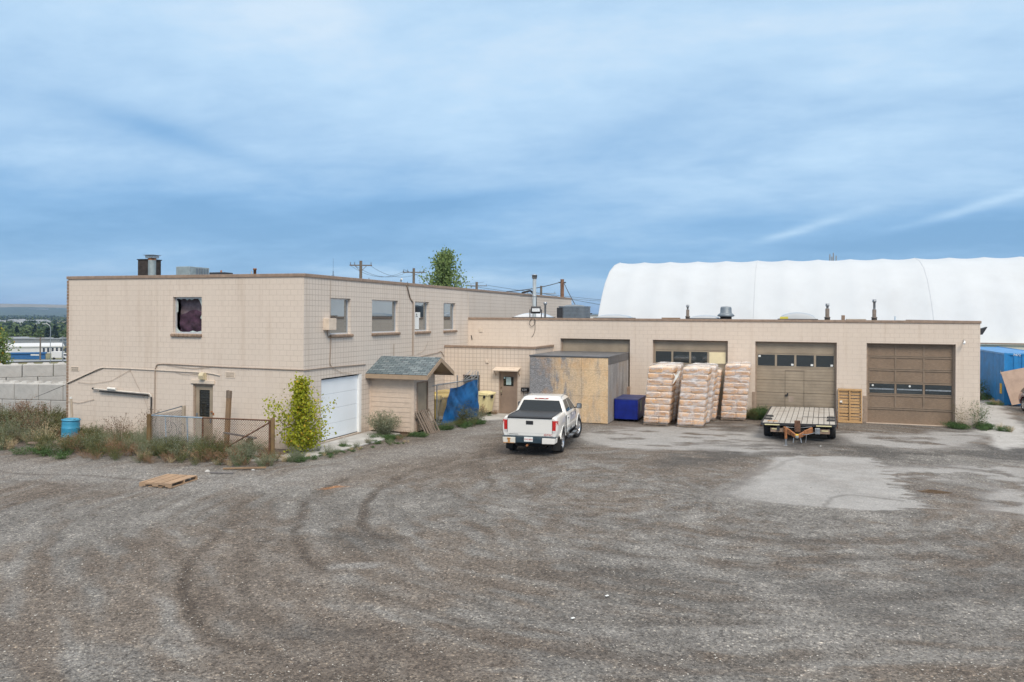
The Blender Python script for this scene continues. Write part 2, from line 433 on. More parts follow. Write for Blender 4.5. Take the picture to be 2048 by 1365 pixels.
# OSB: chips, weathered grey on the left, fresh on the right (the boards really differ)
def osb(name, pale, grey, grey_amt, axis):
    m, nt, out = newmat(name)
    geo = N(nt, 'ShaderNodeNewGeometry').outputs['Position']
    v = N(nt, 'ShaderNodeTexVoronoi', feature='F1', ins={'Scale': 26.0, 'Randomness': 1.0})
    mp = N(nt, 'ShaderNodeMapping', ins={'Scale': (1.0, 1.0, 2.0)}); L(nt, geo, mp.inputs[0]); L(nt, mp.outputs[0], v.inputs['Vector'])
    n = noise(nt, geo, .9, 5, .7); mp2 = N(nt, 'ShaderNodeMapping', ins={'Scale': (1.3, 1.3, .35)}); L(nt, geo, mp2.inputs[0]); n2 = noise(nt, mp2.outputs[0], 1.3, 5, .65)
    sepc = N(nt, 'ShaderNodeSeparateColor'); L(nt, v.outputs['Color'], sepc.inputs[0])
    chips = ramp(nt, sepc.outputs[0], [(0, tuple(x*.80 for x in pale)), (.5, pale), (1, tuple(min(1, x*1.15) for x in pale))]).outputs[0]
    gch = ramp(nt, sepc.outputs[0], [(0, tuple(x*.6 for x in grey)), (.6, grey), (1, tuple(min(1, x*1.5) for x in grey))]).outputs[0]
    if grey_amt is None:
        sx = N(nt, 'ShaderNodeSeparateXYZ'); L(nt, geo, sx.inputs[0])
        gx = math_(nt, 'ADD', math_(nt, 'MULTIPLY', math_(nt, 'ADD', sx.outputs['X'], 11.3), .27), math_(nt, 'MULTIPLY', math_(nt, 'SUBTRACT', n2.outputs[0], .5), .85))
        f = ramp(nt, gx, [(.27, (1,)*3), (.33, (.45,)*3), (.46, (.10,)*3), (.60, (.38,)*3), (.68,(.02,)*3)]).outputs[0]
        f = math_(nt, 'ADD', f, ramp(nt, n2.outputs[0], [(.50, (0,)*3), (.66, (.65,)*3)]).outputs[0]); f = math_(nt, 'MINIMUM', f, 1.0)
    else:
        f = ramp(nt, n2.outputs[0], [(.35, (grey_amt,)*3), (.75, (1,)*3)]).outputs[0]
    c = mixc(nt, f, chips, gch)
    st = ramp(nt, n.outputs[0], [(.48, (0,)*3), (.66, (.55,)*3)]).outputs[0]
    c = mixc(nt, st, c, tuple(x*y for x, y in zip(pale, (.85,.68,.50))))
    principled(nt, out, c, .8, 0, bump(nt, sepc.outputs[1], .3, .006), .25)
osb('osb_front', (.64,.475,.30), (.235,.235,.245), None, 'X')
osb('osb_side', (.42,.40,.385), (.17,.165,.17), .0, 'Y')

# grey blue shingles in courses
m, nt, out = newmat('shingles')
tc = N(nt, 'ShaderNodeTexCoord').outputs['UV']
br = N(nt, 'ShaderNodeTexBrick', offset=.5, ins={'Scale': 1.0, 'Mortar Size': .010, 'Mortar Smooth': .2, 'Bias': 0.0, 'Brick Width': .30, 'Row Height': .14,
       'Color1': (.13,.17,.19,1), 'Color2': (.25,.30,.32,1), 'Mortar': (.03,.035,.04,1)})
L(nt, tc, br.inputs['Vector'])
n = noise(nt, tc, 3.0, 5, .6); n2 = noise(nt, tc, 60, 2, .6)
c = mixc(nt, ramp(nt, n.outputs[0], [(.55, (0,)*3), (.75, (.6,)*3)]).outputs[0], br.outputs[0], (.12,.10,.10))
c = mixc(nt, .35, c, mixc(nt, 1.0, c, n2.outputs[1], 'MULTIPLY'))
principled(nt, out, c, .9, 0, bump(nt, math_(nt, 'SUBTRACT', 1.0, br.outputs['Fac']), .8, .01), .2)

def leaf(name, a, b, rough=.55, trans=.25):
    m, nt, out = newmat(name)
    geo = N(nt, 'ShaderNodeNewGeometry')
    n = noise(nt, geo.outputs['Position'], 9, 3, .7); n2 = noise(nt, geo.outputs['Position'], 1.2, 3, .6)
    f = ramp(nt, n.outputs[0], [(.3, (0,)*3), (.7, (1,)*3)]).outputs[0]
    c = mixc(nt, f, a, b); c = mixc(nt, math_(nt, 'MULTIPLY', n2.outputs[0], .6), c, tuple(x*.6 for x in a))
    d = N(nt, 'ShaderNodeBsdfPrincipled', ins={'Roughness': rough, 'Specular IOR Level': .3}); L(nt, c, d.inputs['Base Color'])
    t = N(nt, 'ShaderNodeBsdfTranslucent'); L(nt, c, t.inputs[0])
    mx = N(nt, 'ShaderNodeMixShader', ins={0: trans}); L(nt, d.outputs[0], mx.inputs[1]); L(nt, t.outputs[0], mx.inputs[2]); L(nt, mx.outputs[0], out.inputs[0])
leaf('leaf_sage', (.17,.185,.115), (.34,.36,.25))
leaf('leaf_olive', (.09,.09,.03), (.20,.19,.07))
leaf('leaf_green', (.05,.11,.035), (.13,.22,.07))
leaf('leaf_yellowgreen', (.26,.33,.02), (.58,.55,.05), trans=.35)
leaf('leaf_gold', (.55,.36,.03), (.65,.45,.05))
leaf('leaf_tree', (.12,.20,.05), (.34,.44,.17), trans=.3)
leaf('leaf_conifer', (.015,.035,.02), (.04,.07,.035))
leaf('leaf_distant', (.07,.115,.04), (.19,.25,.09))
leaf('dry_rust', (.20,.10,.055), (.38,.22,.13), .8, .1)
leaf('dry_brown', (.11,.07,.045), (.22,.15,.09), .8, .1)
# ------------------------------------------------------------------ camera
cam = bpy.data.cameras.new('camera'); camo = bpy.data.objects.new('camera', cam); col.objects.link(camo)
cam.sensor_width = 36; cam.lens = 1600/2048*36; cam.shift_y = -50.5/2048; cam.clip_start = .1; cam.clip_end = 30000
camo.matrix_world = Matrix.Translation((0, 0, 4.88)) @ Matrix.Rotation(math.atan(.3413), 4, 'Z') @ Matrix.Rotation(R(90), 4, 'X') @ Matrix.Rotation(.0062, 4, 'Z')
scene.camera = camo

# ------------------------------------------------------------------ light
SUN_AZ = R(32)      # direction the light comes from: mostly from behind the camera, a little to the right
SUN_EL = R(46)
sl = bpy.data.lights.new('sun', 'SUN'); so = bpy.data.objects.new('sun', sl); col.objects.link(so)
sl.energy = 1.5; sl.angle = R(24); sl.color = (1.0, .89, .75)
sd = Vector((math.sin(SUN_AZ)*math.cos(SUN_EL), -math.cos(SUN_AZ)*math.cos(SUN_EL), math.sin(SUN_EL)))
so.rotation_euler = sd.to_track_quat('Z', 'Y').to_euler(); so.location = (0, -20, 30)

w = bpy.data.worlds.new('World'); scene.world = w; w.use_nodes = True
nt = w.node_tree; nt.nodes.clear()
out = nt.nodes.new('ShaderNodeOutputWorld'); bg = nt.nodes.new('ShaderNodeBackground')
sky = N(nt, 'ShaderNodeTexSky', sky_type='NISHITA', sun_disc=False, sun_elevation=SUN_EL, sun_rotation=math.pi-SUN_AZ, altitude=1000, air_density=1.0, dust_density=1.5, ozone_density=1.2)
tc = N(nt, 'ShaderNodeTexCoord').outputs['Generated']
sp = N(nt, 'ShaderNodeSeparateXYZ'); L(nt, tc, sp.inputs[0])
z = math_(nt, 'MAXIMUM', sp.outputs[2], 0.0)
den = math_(nt, 'ADD', z, .16)
cx = math_(nt, 'DIVIDE', sp.outputs[0], den); cy = math_(nt, 'DIVIDE', sp.outputs[1], den)
cv = N(nt, 'ShaderNodeCombineXYZ'); L(nt, cx, cv.inputs[0]); L(nt, cy, cv.inputs[1])
mp = N(nt, 'ShaderNodeMapping', ins={'Scale': (.55, 1.0, 1.0), 'Rotation': (0, 0, R(12)), 'Location': (3.1, 1.7, 0)}); L(nt, cv.outputs[0], mp.inputs[0])
n1 = N(nt, 'ShaderNodeTexNoise', ins={'Scale': .62, 'Detail': 5, 'Roughness': .48, 'Distortion': .5}); L(nt, mp.outputs[0], n1.inputs['Vector'])
mp2 = N(nt, 'ShaderNodeMapping', ins={'Scale': (.62, 1.15, 1.0), 'Rotation': (0, 0, R(26)), 'Location': (7.3, 4.2, 0)}); L(nt, cv.outputs[0], mp2.inputs[0])
n2 = N(nt, 'ShaderNodeTexNoise', ins={'Scale': 1.25, 'Detail': 7, 'Roughness': .55, 'Distortion': .8}); L(nt, mp2.outputs[0], n2.inputs['Vector'])
# brightness of the cloud deck against height above the horizon
elr = ramp(nt, z, [(0.0, (.46,.46,.46)), (.035, (.30,.30,.30)), (.085, (.10,.10,.10)), (.17, (.47,.47,.47)), (.32, (.74,.74,.74)), (1.0, (.80,.80,.80))])
v = math_(nt, 'ADD', elr.outputs[0], math_(nt, 'MULTIPLY', math_(nt, 'SUBTRACT', n1.outputs[0], .5), .95))
v = math_(nt, 'ADD', v, math_(nt, 'MULTIPLY', math_(nt, 'SUBTRACT', n2.outputs[0], .5), .55))
az = math_(nt, 'ARCTAN2', sp.outputs[0], sp.outputs[1]); el = math_(nt, 'ARCSINE', sp.outputs[2])
az = math_(nt, 'ADD', az, math_(nt, 'MULTIPLY', math_(nt, 'SUBTRACT', n2.outputs[0], .5), .05)); el = math_(nt, 'ADD', el, math_(nt, 'MULTIPLY', math_(nt, 'SUBTRACT', n1.outputs[0], .5), .025))
n3 = N(nt, 'ShaderNodeTexNoise', ins={'Scale': 2.4, 'Detail': 7, 'Roughness': .6, 'Distortion': .3}); mp3 = N(nt, 'ShaderNodeMapping', ins={'Scale': (1.0, 1.25, 1.0), 'Rotation': (0, 0, R(-20))}); L(nt, cv.outputs[0], mp3.inputs[0]); L(nt, mp3.outputs[0], n3.inputs['Vector'])
# single streaks of cloud: (azimuth, elevation, half length, half width, tilt, strength)
for (a_, e_, l_, w_, t_, amp) in [(-0.7328, 0.2039, 0.1062, 0.0125, 14, -0.3), (-0.8142, 0.1599, 0.1437, 0.0238, 8, 0.12), (-0.7115, 0.1229, 0.075, 0.0238, 12, -0.22), (-0.4556, 0.1311, 0.1313, 0.0138, -6, -0.3), (-0.057, 0.1155, 0.1, 0.0125, 2, -0.3), (0.0223, 0.1074, 0.0531, 0.005, -16, 0.38), (0.1958, 0.1236, 0.075, 0.005, -15, 0.38), (0.1673, 0.0999, 0.1375, 0.0187, -4, -0.22), (-0.5584, 0.3392, 0.1375, 0.05, 8, 0.16), (0.1721, 0.3066, 0.1625, 0.0563, -10, 0.14), (-0.3313, 0.0418, 0.1625, 0.0112, 2, 0.3), (-0.5286, 0.052, 0.1, 0.0075, 2, 0.22), (-0.8711, 0.2166, 0.0875, 0.0138, 10, -0.12), (-0.158, 0.2321, 0.15, 0.025, -20, -0.14), (0.0441, 0.1931, 0.1625, 0.0187, -16, 0.12)]:
    da = math_(nt, 'SUBTRACT', az, a_); de = math_(nt, 'SUBTRACT', el, e_); ct, stt = math.cos(R(-t_)), math.sin(R(-t_))
    p_ = math_(nt, 'ADD', math_(nt, 'MULTIPLY', da, ct/l_), math_(nt, 'MULTIPLY', de, stt/l_)); q_ = math_(nt, 'ADD', math_(nt, 'MULTIPLY', da, -stt/w_), math_(nt, 'MULTIPLY', de, ct/w_))
    g_ = math_(nt, 'EXPONENT', math_(nt, 'MULTIPLY', math_(nt, 'ADD', math_(nt, 'MULTIPLY', p_, p_), math_(nt, 'MULTIPLY', q_, q_)), -.8))
    v = math_(nt, 'ADD', v, math_(nt, 'MULTIPLY', math_(nt, 'MULTIPLY', g_, amp), math_(nt, 'ADD', .35, math_(nt, 'MULTIPLY', n3.outputs[0], 1.2))))
v = math_(nt, 'ADD', v, math_(nt, 'MULTIPLY', math_(nt, 'SUBTRACT', n3.outputs[0], .5), .42))
n4 = N(nt, 'ShaderNodeTexNoise', ins={'Scale': 7.5, 'Detail': 6, 'Roughness': .62}); L(nt, mp3.outputs[0], n4.inputs['Vector'])
v = math_(nt, 'ADD', v, math_(nt, 'MULTIPLY', math_(nt, 'SUBTRACT', n4.outputs[0], .5), .22))
cc = ramp(nt, v, [(0.0, (.20,.40,.66)), (.22, (.27,.48,.75)), (.5, (.43,.62,.85)), (.78, (.60,.78,.97)), (1.0, (.77,.88,1.0))])
mul = N(nt, 'ShaderNodeMix', data_type='RGBA', blend_type='MULTIPLY'); mul.inputs[0].default_value = 1
L(nt, cc.outputs[0], mul.inputs[6]); mul.inputs[7].default_value = (5.0, 5.35, 5.5, 1)
fin = mixc(nt, .9, sky.outputs[0], mul.outputs[2])
zen = ramp(nt, z, [(.40, (0,)*3), (.80, (1,)*3)]).outputs[0]      # whiter overhead, out of view: boost added to light ground and walls
fin = mixc(nt, zen, fin, (7.6, 7.4, 7.2))
L(nt, fin, bg.inputs[0]); bg.inputs[1].default_value = .10; L(nt, bg.outputs[0], out.inputs[0])
vs = scene.view_settings; scene.display_settings.display_device = 'sRGB'
vs.view_transform = 'Standard'; vs.look = 'None'; vs.gamma = 1; vs.use_curve_mapping = False; vs.exposure = .86

# ------------------------------------------------------------------ noise for terrain
_rs = np.random.RandomState(11); _tab = _rs.rand(256, 256)
def vn(x, y):
    xi = np.floor(x).astype(int); yi = np.floor(y).astype(int); fx = x-xi; fy = y-yi
    fx = fx*fx*(3-2*fx); fy = fy*fy*(3-2*fy)
    a = _tab[xi & 255, yi & 255]; b = _tab[(xi+1) & 255, yi & 255]; c = _tab[xi & 255, (yi+1) & 255]; d = _tab[(xi+1) & 255, (yi+1) & 255]
    return (a*(1-fx)+b*fx)*(1-fy) + (c*(1-fx)+d*fx)*fy
def fbm(x, y, o=4):
    s = 0; a = .5; t = 0
    for i in range(o): s = s + a*vn(x*2**i+i*17.3, y*2**i+i*31.7); t += a; a *= .5
    return s/t
def sst(a, b, x): t = np.clip((x-a)/(b-a), 0, 1); return t*t*(3-2*t)
def polydist(px, py, poly):
    """signed distance, negative inside"""
    d = np.full(px.shape, 1e9); ins = np.zeros(px.shape, bool); n = len(poly)
    for i in range(n):
        x0, y0 = poly[i]; x1, y1 = poly[(i+1) % n]
        dx, dy = x1-x0, y1-y0; t = np.clip(((px-x0)*dx+(py-y0)*dy)/(dx*dx+dy*dy+1e-9), 0, 1)
        d = np.minimum(d, np.hypot(px-x0-t*dx, py-y0-t*dy))
        c = ((y0 > py) != (y1 > py)) & (px < (x1-x0)*(py-y0)/((y1-y0) if abs(y1-y0) > 1e-9 else 1e-9)+x0)
        ins ^= c
    return np.where(ins, -d, d)
def linedist(px, py, ln):
    # smooth the polyline first
    for _ in range(2):
        q = [ln[0]]
        for i in range(len(ln)-1):
            (a, b), (c, d) = ln[i], ln[i+1]; q += [(a*.75+c*.25, b*.75+d*.25), (a*.25+c*.75, b*.25+d*.75)]
        ln = q+[ln[-1]]
    d = np.full(px.shape, 1e9); tt = np.zeros(px.shape); n = len(ln)-1
    for i in range(n):
        x0, y0 = ln[i]; x1, y1 = ln[i+1]; dx, dy = x1-x0, y1-y0
        t = np.clip(((px-x0)*dx+(py-y0)*dy)/(dx*dx+dy*dy+1e-9), 0, 1)
        e = np.hypot(px-x0-t*dx, py-y0-t*dy); k = e < d; d = np.where(k, e, d); tt = np.where(k, (i+t)/n, tt)
    return d, tt
def ground_z(x, y):
    x = np.asarray(x, float); y = np.asarray(y, float)
    drop = sst(0, 75, -x-51)                       # the hillside falls away west of the yard
    back = sst(150, 420, y)
    z = -12.0*np.maximum(drop, back)
    far = sst(60, 200, np.hypot(x, y))
    z = z + far*(fbm(x/90, y/90, 3)-.5)*2.0
    yard = 1-sst(40, 70, np.abs(x+5))
    z = z + (fbm(x/3.1, y/3.1, 3)-.5)*.05*(y < 40.2)*(y > 2)*yard
    z = np.where((x > -28.5) & (x < 8.6) & (y > 39.8), 0.0, z)
    return z

PATCH = [(-1.8,22.5),(-1.3,24.5),(-0.9,26.8),(-0.4,29.4),(1.2,30.3),(2.8,30.6),(3.2,28.8),(3.2,27.0),(3.3,26.2),(3.0,25.4),(3.1,24.8),(3.4,23.9),(3.5,23.0),(2.7,22.4),(1.8,22.0),(1.0,22.2),(-0.2,21.9),(-1.1,22.0)]
PAVES = [[(-7.8,30.7),(-7.1,34.8),(-1.5,38.2),(1.5,37.3),(4.5,36.6),(8.5,41.8),(7.0,34.5),(4.1,32.7),(2.0,33.5),(-1.2,30.1),(-3.3,29.9),(-5.7,29.2)],
         [(3.2,29.2),(4.4,29.2),(6.2,30.4),(7.5,30.4),(6.8,27.6),(4.7,26.9),(3.3,26.8)], [(5.6,26.6),(6.8,27.6),(8.6,27),(8.0,22.0),(5.6,22.7),(5.2,22.8),(5.0,24.2)]]
ALLEY = [(9.0,62),(14,62),(14.5,53.2),(11.4,51.0),(10.9,47.9),(10.5,42.5),(8.9,35.0),(8.0,33.8),(7.7,36.8),(8.0,39.9),(8.3,45)]
DARKS = [[(-4.4,26.8),(-3.0,31.2),(-1.3,32.6),(2.4,33.6),(4.9,32.5),(7.5,35.3),(9.5,35),(9.5,31.4),(5.3,30.5),(3.5,30.8),(1.2,31.1),(-1.1,29.1),(-2.3,26.7),(-3.5,25.3)], [(-0.5,33.5),(0.3,36),(1.9,36),(2.6,34.0),(1.9,32.0),(-0.1,31.6)]]
PUDDLE = [(3.45,25.2),(3.7,25.55),(4.0,25.75),(4.35,25.65),(4.55,25.35),(4.4,25.1),(4.05,24.95),(3.7,24.95)]
PALE = [(-30,19.2),(-24.2,19.9),(-20.5,20.5),(-16.7,20.9),(-14.8,21.3),(-14.6,23.0),(-13.9,25.9),(-13.2,30.1),(-12.9,33.5),(-13.0,36.5),(-11,36.4),(-11.4,31.9),(-10.8,26.5),(-11.8,23.5),(-12.5,21.5),(-12.7,19.6),(-14.9,18.1),(-18.1,17.5),(-21.7,17.3),(-30,16.9)]
TRACKS = [([(-12.3,21.2),(-12.3,20.2),(-12.2,19.1),(-11.8,17.9),(-10.9,16.4),(-10.3,15.2),(-9.5,14.3),(-8.7,13.5),(-8.0,13.1)], .19, 1.0),
 ([(-11.0,22.1),(-10.8,20.6),(-10.6,19.3),(-10.2,18.2),(-9.5,16.9),(-9.0,16.1),(-8.5,15.7),(-8.1,15.6)], .24, 1.0),
 ([(-12.5,16.0),(-11.7,14.5),(-11.4,13.6),(-11.0,12.7),(-10.3,11.8),(-9.4,10.9),(-8.8,10.4),(-8.1,10.0),(-7.7,9.9),(-7.2,9.7)], .16, 1.1),
 ([(-10.6,15.1),(-10.5,14.3),(-10.1,13.3),(-9.4,12.3),(-8.7,11.5),(-7.9,10.9),(-7.5,10.7)], .18, .7),
 ([(-7.7,13.1),(-6.9,12.6),(-6.2,12.3),(-5.2,11.9),(-4.5,11.7),(-3.4,11.9)], .2, .55), ([(-10.2,26.7),(-9.4,24.4),(-8.3,22.3),(-7.7,21.1)], .25, .5),
 ([(-23,18.2),(-21.3,18.2),(-20.2,18.7),(-17.4,18.6)], .2, .6), ([(-24,17.2),(-21,17.4),(-18.6,17.3)], .2, .5),
 ([(-5.5,12.9),(-4.4,12.4),(-3.4,12.4),(-2.0,12.7),(0,13.6)], .22, .5), ([(-4.7,16.4),(-3.1,16.3),(-1.6,16.3),(0.3,17.0),(2.3,18.2),(4.5,18.7)], .3, .45),
 ([(-6.9,19.4),(-4.9,19.1),(-3.0,18.8),(-0.7,18.3),(1.9,19.0),(5.2,21.3)], .3, .45), ([(-3.5,11.2),(-1,11.6),(1,12.6),(3,14.2),(5,15)], .35, .5),
 ([(-2.5,14.2),(-.5,14.2),(1.5,15.2),(4,16.6)], .25, .4), ([(-9,8.9),(-6,9.2),(-3,10.0),(-1,10.6)], .3, .35)]

def grow(a, b, step, ratio, lim):
    o = []; d = step; p = b
    while abs(p) < lim: p += d; o.append(p); d *= ratio
    return o
xs = list(np.arange(-30, 12.001, .1)); xs = [-p for p in reversed(grow(0, 30, .3, 1.16, 9500))] + xs + grow(0, 12, .2, 1.17, 9500)
ys = list(np.arange(7.5, 24, .085)) + list(np.arange(24, 42, .13)); ys = [-p for p in reversed(grow(0, -7.4, .2, 1.22, 2500))] + ys + grow(0, 42.1, .25, 1.15, 9500)
xs = np.array(sorted(xs)); ys = np.array(sorted(ys))
GX, GY = np.meshgrid(xs, ys)
gx, gy = GX.ravel(), GY.ravel()
dn = (gx > -31) & (gx < 16) & (gy > 5) & (gy < 64)
X, Y = gx[dn], gy[dn]
wx = X+(fbm(X/1.1, Y/1.1, 5)-.5)*1.5; wy = Y+(fbm(X/1.1+40, Y/1.1+9, 5)-.5)*1.1
wx2 = X+(fbm(X/.5, Y/.5, 4)-.5)*.45; wy2 = Y+(fbm(X/.5+40, Y/.5+9, 4)-.5)*.4
fz = .07+.75*sst(.6, -1.6, X); asph = (1-sst(-fz, fz, polydist(wx2+(fbm(X/1.3, Y/.17, 3)-.5)*1.5*sst(2.2, 2.9, X)*sst(31, 29, Y), wy2, PATCH)+.35*fz))*(.80+.2*sst(.35, .6, fbm(X/.8, Y/.8, 4)))
for p in PAVES: asph = np.maximum(asph, .85*(1-sst(-.5, .7, polydist(wx, wy, p)))*sst(.3, .52, fbm(X/.9, Y/.5+7, 5)))
alley = 1-sst(-.3, .25, polydist(wx, wy, ALLEY))
dark = np.zeros(X.shape)
for p in DARKS: dark = np.maximum(dark, (1-sst(-.9, .7, polydist(wx, wy, p)))*sst(.28, .5, fbm(X/1.5, Y/.7, 5)))
dark = np.maximum(dark, .75*(1-sst(.1, 1.0, np.hypot((wx+8.6)/1.35, (wy-15.3)/.8))))
dark = np.maximum(dark, .6*(1-sst(.1, 1.0, np.hypot((wx+7.0)/1.7, (wy-10.7)/.7))))
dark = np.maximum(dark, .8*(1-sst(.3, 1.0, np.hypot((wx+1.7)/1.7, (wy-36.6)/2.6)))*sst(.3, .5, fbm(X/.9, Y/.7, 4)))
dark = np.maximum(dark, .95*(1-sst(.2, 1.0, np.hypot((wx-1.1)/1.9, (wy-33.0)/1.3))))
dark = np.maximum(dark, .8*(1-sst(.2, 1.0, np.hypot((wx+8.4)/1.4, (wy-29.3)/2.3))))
dark = np.maximum(dark, .62*(1-sst(-1.6, 1.4, polydist(wx+(fbm(X/2.2, Y/.5, 4)-.5)*3, wy, [(-3.6,16.6),(-1.6,15.9),(.6,15.9),(4.5,18.3),(8.5,20.6),(8.5,18.5),(4.2,14.9),(-1,13.4),(-4.2,14.6)])))*sst(.30, .55, fbm(X/1.6, Y/.6, 4)))
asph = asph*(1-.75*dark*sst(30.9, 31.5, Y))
crack, _t = linedist(X+(wx2-X)*.3, Y+(wy2-Y)*.3, [(.99,22.1),(1.23,23.4),(1.72,23.9),(2.25,23.8),(3.0,23.6)]); crack = (1-sst(.03, .09, crack))
crack2, _t = linedist(X+(wx2-X)*.6, Y+(wy2-Y)*.6, [(-1.9,22.6),(-.6,26.5),(.2,29.2),(1.0,29.6)]); crack = np.maximum(crack, .6*(1-sst(.03, .12, crack2)))
pud = 1-sst(-.04, .05, polydist(X+(wx2-X)*.6, Y+(wy2-Y)*.6, PUDDLE))
mud = 1-sst(-.1, .9, polydist(wx, wy, PUDDLE))
pale = (1-sst(-1.2, .8, polydist(wx, wy, PALE)))*.8
pale = np.maximum(pale, 1.0*(1-sst(.35, 1.0, np.hypot(((wx+8.0)*.8+(wy-13.75)*.6)/.9, ((wy-13.75)*.8-(wx+8.0)*.6)/.4))))
pale = np.maximum(pale, .7*(1-sst(.2, 1.0, np.hypot((wx+7.4)/.6, (wy-15.6)/.3))))
track = np.zeros(X.shape); rut = np.zeros(X.shape)
for ln, wd, st in TRACKS:
    d, t = linedist(X+(wx2-X)*.35, Y+(wy2-Y)*.35, ln)
    m_ = (1-sst(wd*.30, wd*.85, d))*st*sst(0, .12, t)*sst(1.0, .85, t); m_ *= .55+.45*sst(.3, .6, fbm(X/.6, Y/.6, 3))
    track = np.maximum(track, m_); rut += -.018*m_ + .012*st*np.exp(-((d-wd*1.5)/(wd*.5))**2)
    pale = np.maximum(pale, .35*st*np.exp(-((d-wd*2.2)/(wd*.9))**2)*sst(.45, .6, fbm(X/.5+3, Y/.5, 3)))
rust = (1-sst(.2, 1.0, np.hypot(((wx2+12.05)*.75+(wy2-19.75)*.66)/.62, ((wy2-19.75)*.75-(wx2+12.05)*.66)/.2)))
gz = ground_z(gx, gy)
gz[dn] += rut*(Y < 40) - .03*pud + (fbm(X/.35, Y/.35, 3)-.5)*.022*(1-asph)*(1-alley)*(Y < 39.5)
# keep the ground just under the building slabs and the concrete apron
gz = np.where((gx > -29) & (gx < 8.6) & (gy > 24.3) & (gy > 24.83) & ((gx < -16.3) | (gy > 37.3)), np.minimum(gz, -.02), gz)
nx, ny = len(xs), len(ys)
idx = np.arange(nx*ny).reshape(ny, nx)
F4 = np.stack([idx[:-1,:-1], idx[:-1,1:], idx[1:,1:], idx[1:,:-1]], -1).reshape(-1, 4)
me = bpy.data.meshes.new('ground')
me.vertices.add(nx*ny); me.vertices.foreach_set('co', np.stack([gx, gy, gz], -1).ravel())
me.loops.add(F4.size); me.loops.foreach_set('vertex_index', F4.ravel())
me.polygons.add(len(F4)); me.polygons.foreach_set('loop_start', np.arange(0, F4.size, 4)); me.polygons.foreach_set('loop_total', np.full(len(F4), 4))
me.polygons.foreach_set('use_smooth', np.ones(len(F4), bool)); me.update(); me.validate()
def attr(name, a, b, c):
    at = me.attributes.new(name, 'FLOAT_COLOR', 'POINT'); d = np.zeros((nx*ny, 4)); d[:, 3] = 1
    for i, q in enumerate((a, b, c)):
        if q is not None:
            if q.shape == X.shape: d[dn, i] = q
            else: d[:, i] = q
    at.data.foreach_set('color', d.ravel())
valley = np.maximum(sst(-48, -53, gx), sst(95, 130, gy)); 
cxp, cyp = -2.0, 22.5
rad = np.hypot(X-cxp, (Y-cyp)*1.05); th = np.arctan2(Y-cyp, X-cxp)
wob = (fbm(X/3, Y/3, 3)-.5)*2.4
flow = fbm(th*4.5+wob*.3, (rad+wob)*1.25, 5); flow2 = fbm(th*11+wob, (rad+wob*.6)*3.4+9, 4); big = fbm(X/5.5+3, Y/4.5, 4)
full3 = []
for q in (flow, flow2, big): a_ = .35+.3*fbm(gx/9+len(full3)*7, gy/9, 5); a_[dn] = q; full3.append(a_)
attr('surf4', *full3)
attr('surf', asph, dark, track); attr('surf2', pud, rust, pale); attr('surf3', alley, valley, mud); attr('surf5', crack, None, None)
ground = bpy.data.objects.new('ground', me); col.objects.link(ground); ground['kind'] = 'structure'

m, nt, out = newmat('gravel')
geo = N(nt, 'ShaderNodeNewGeometry').outputs['Position']
A1 = N(nt, 'ShaderNodeSeparateColor'); L(nt, N(nt, 'ShaderNodeAttribute', attribute_name='surf').outputs[0], A1.inputs[0])
A2 = N(nt, 'ShaderNodeSeparateColor'); L(nt, N(nt, 'ShaderNodeAttribute', attribute_name='surf2').outputs[0], A2.inputs[0])
A3 = N(nt, 'ShaderNodeSeparateColor'); L(nt, N(nt, 'ShaderNodeAttribute', attribute_name='surf3').outputs[0], A3.inputs[0])
A4 = N(nt, 'ShaderNodeSeparateColor'); L(nt, N(nt, 'ShaderNodeAttribute', attribute_name='surf4').outputs[0], A4.inputs[0])
nM = noise(nt, geo, 1.7, 8, .72); nS = noise(nt, geo, 9, 5, .7); nF = noise(nt, geo, 55, 3, .7); nB = noise(nt, geo, .23, 4, .6)
tone = math_(nt, 'ADD', math_(nt, 'MULTIPLY', A4.outputs[0], .15), math_(nt, 'ADD', math_(nt, 'MULTIPLY', A4.outputs[1], .20), math_(nt, 'ADD', math_(nt, 'MULTIPLY', A4.outputs[2], .18), math_(nt, 'ADD', math_(nt, 'MULTIPLY', nM.outputs[0], .25), math_(nt, 'MULTIPLY', nS.outputs[0], .22)))))
base = ramp(nt, tone, [(.40, (.122,.101,.084)), (.47, (.162,.138,.117)), (.53, (.198,.173,.150)), (.62, (.262,.238,.214))]).outputs[0]
gry = ramp(nt, tone, [(.40, (.105,.098,.091)), (.5, (.170,.162,.152)), (.62, (.275,.266,.252))]).outputs[0]
base = mixc(nt, ramp(nt, math_(nt, 'ADD', math_(nt, 'MULTIPLY', A4.outputs[2], .6), math_(nt, 'MULTIPLY', A4.outputs[1], .4)), [(.44, (0,)*3), (.56, (1,)*3)]).outputs[0], base, gry)
base = mixc(nt, math_(nt, 'MULTIPLY', A2.outputs[2], .75), base, ramp(nt, nM.outputs[0], [(.3, (.22,.213,.205)), (.7, (.34,.335,.325))]).outputs[0])
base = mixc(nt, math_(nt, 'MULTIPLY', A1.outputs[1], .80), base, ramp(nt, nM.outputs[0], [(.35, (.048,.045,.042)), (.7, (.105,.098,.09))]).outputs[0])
base = mixc(nt, math_(nt, 'MULTIPLY', A1.outputs[2], .80), base, (.078, .062, .050))
base = mixc(nt, math_(nt, 'MULTIPLY', A2.outputs[1], .85), base, (.33, .155, .06))
base = mixc(nt, math_(nt, 'MULTIPLY', A3.outputs[2], .5), base, (.15, .115, .09))
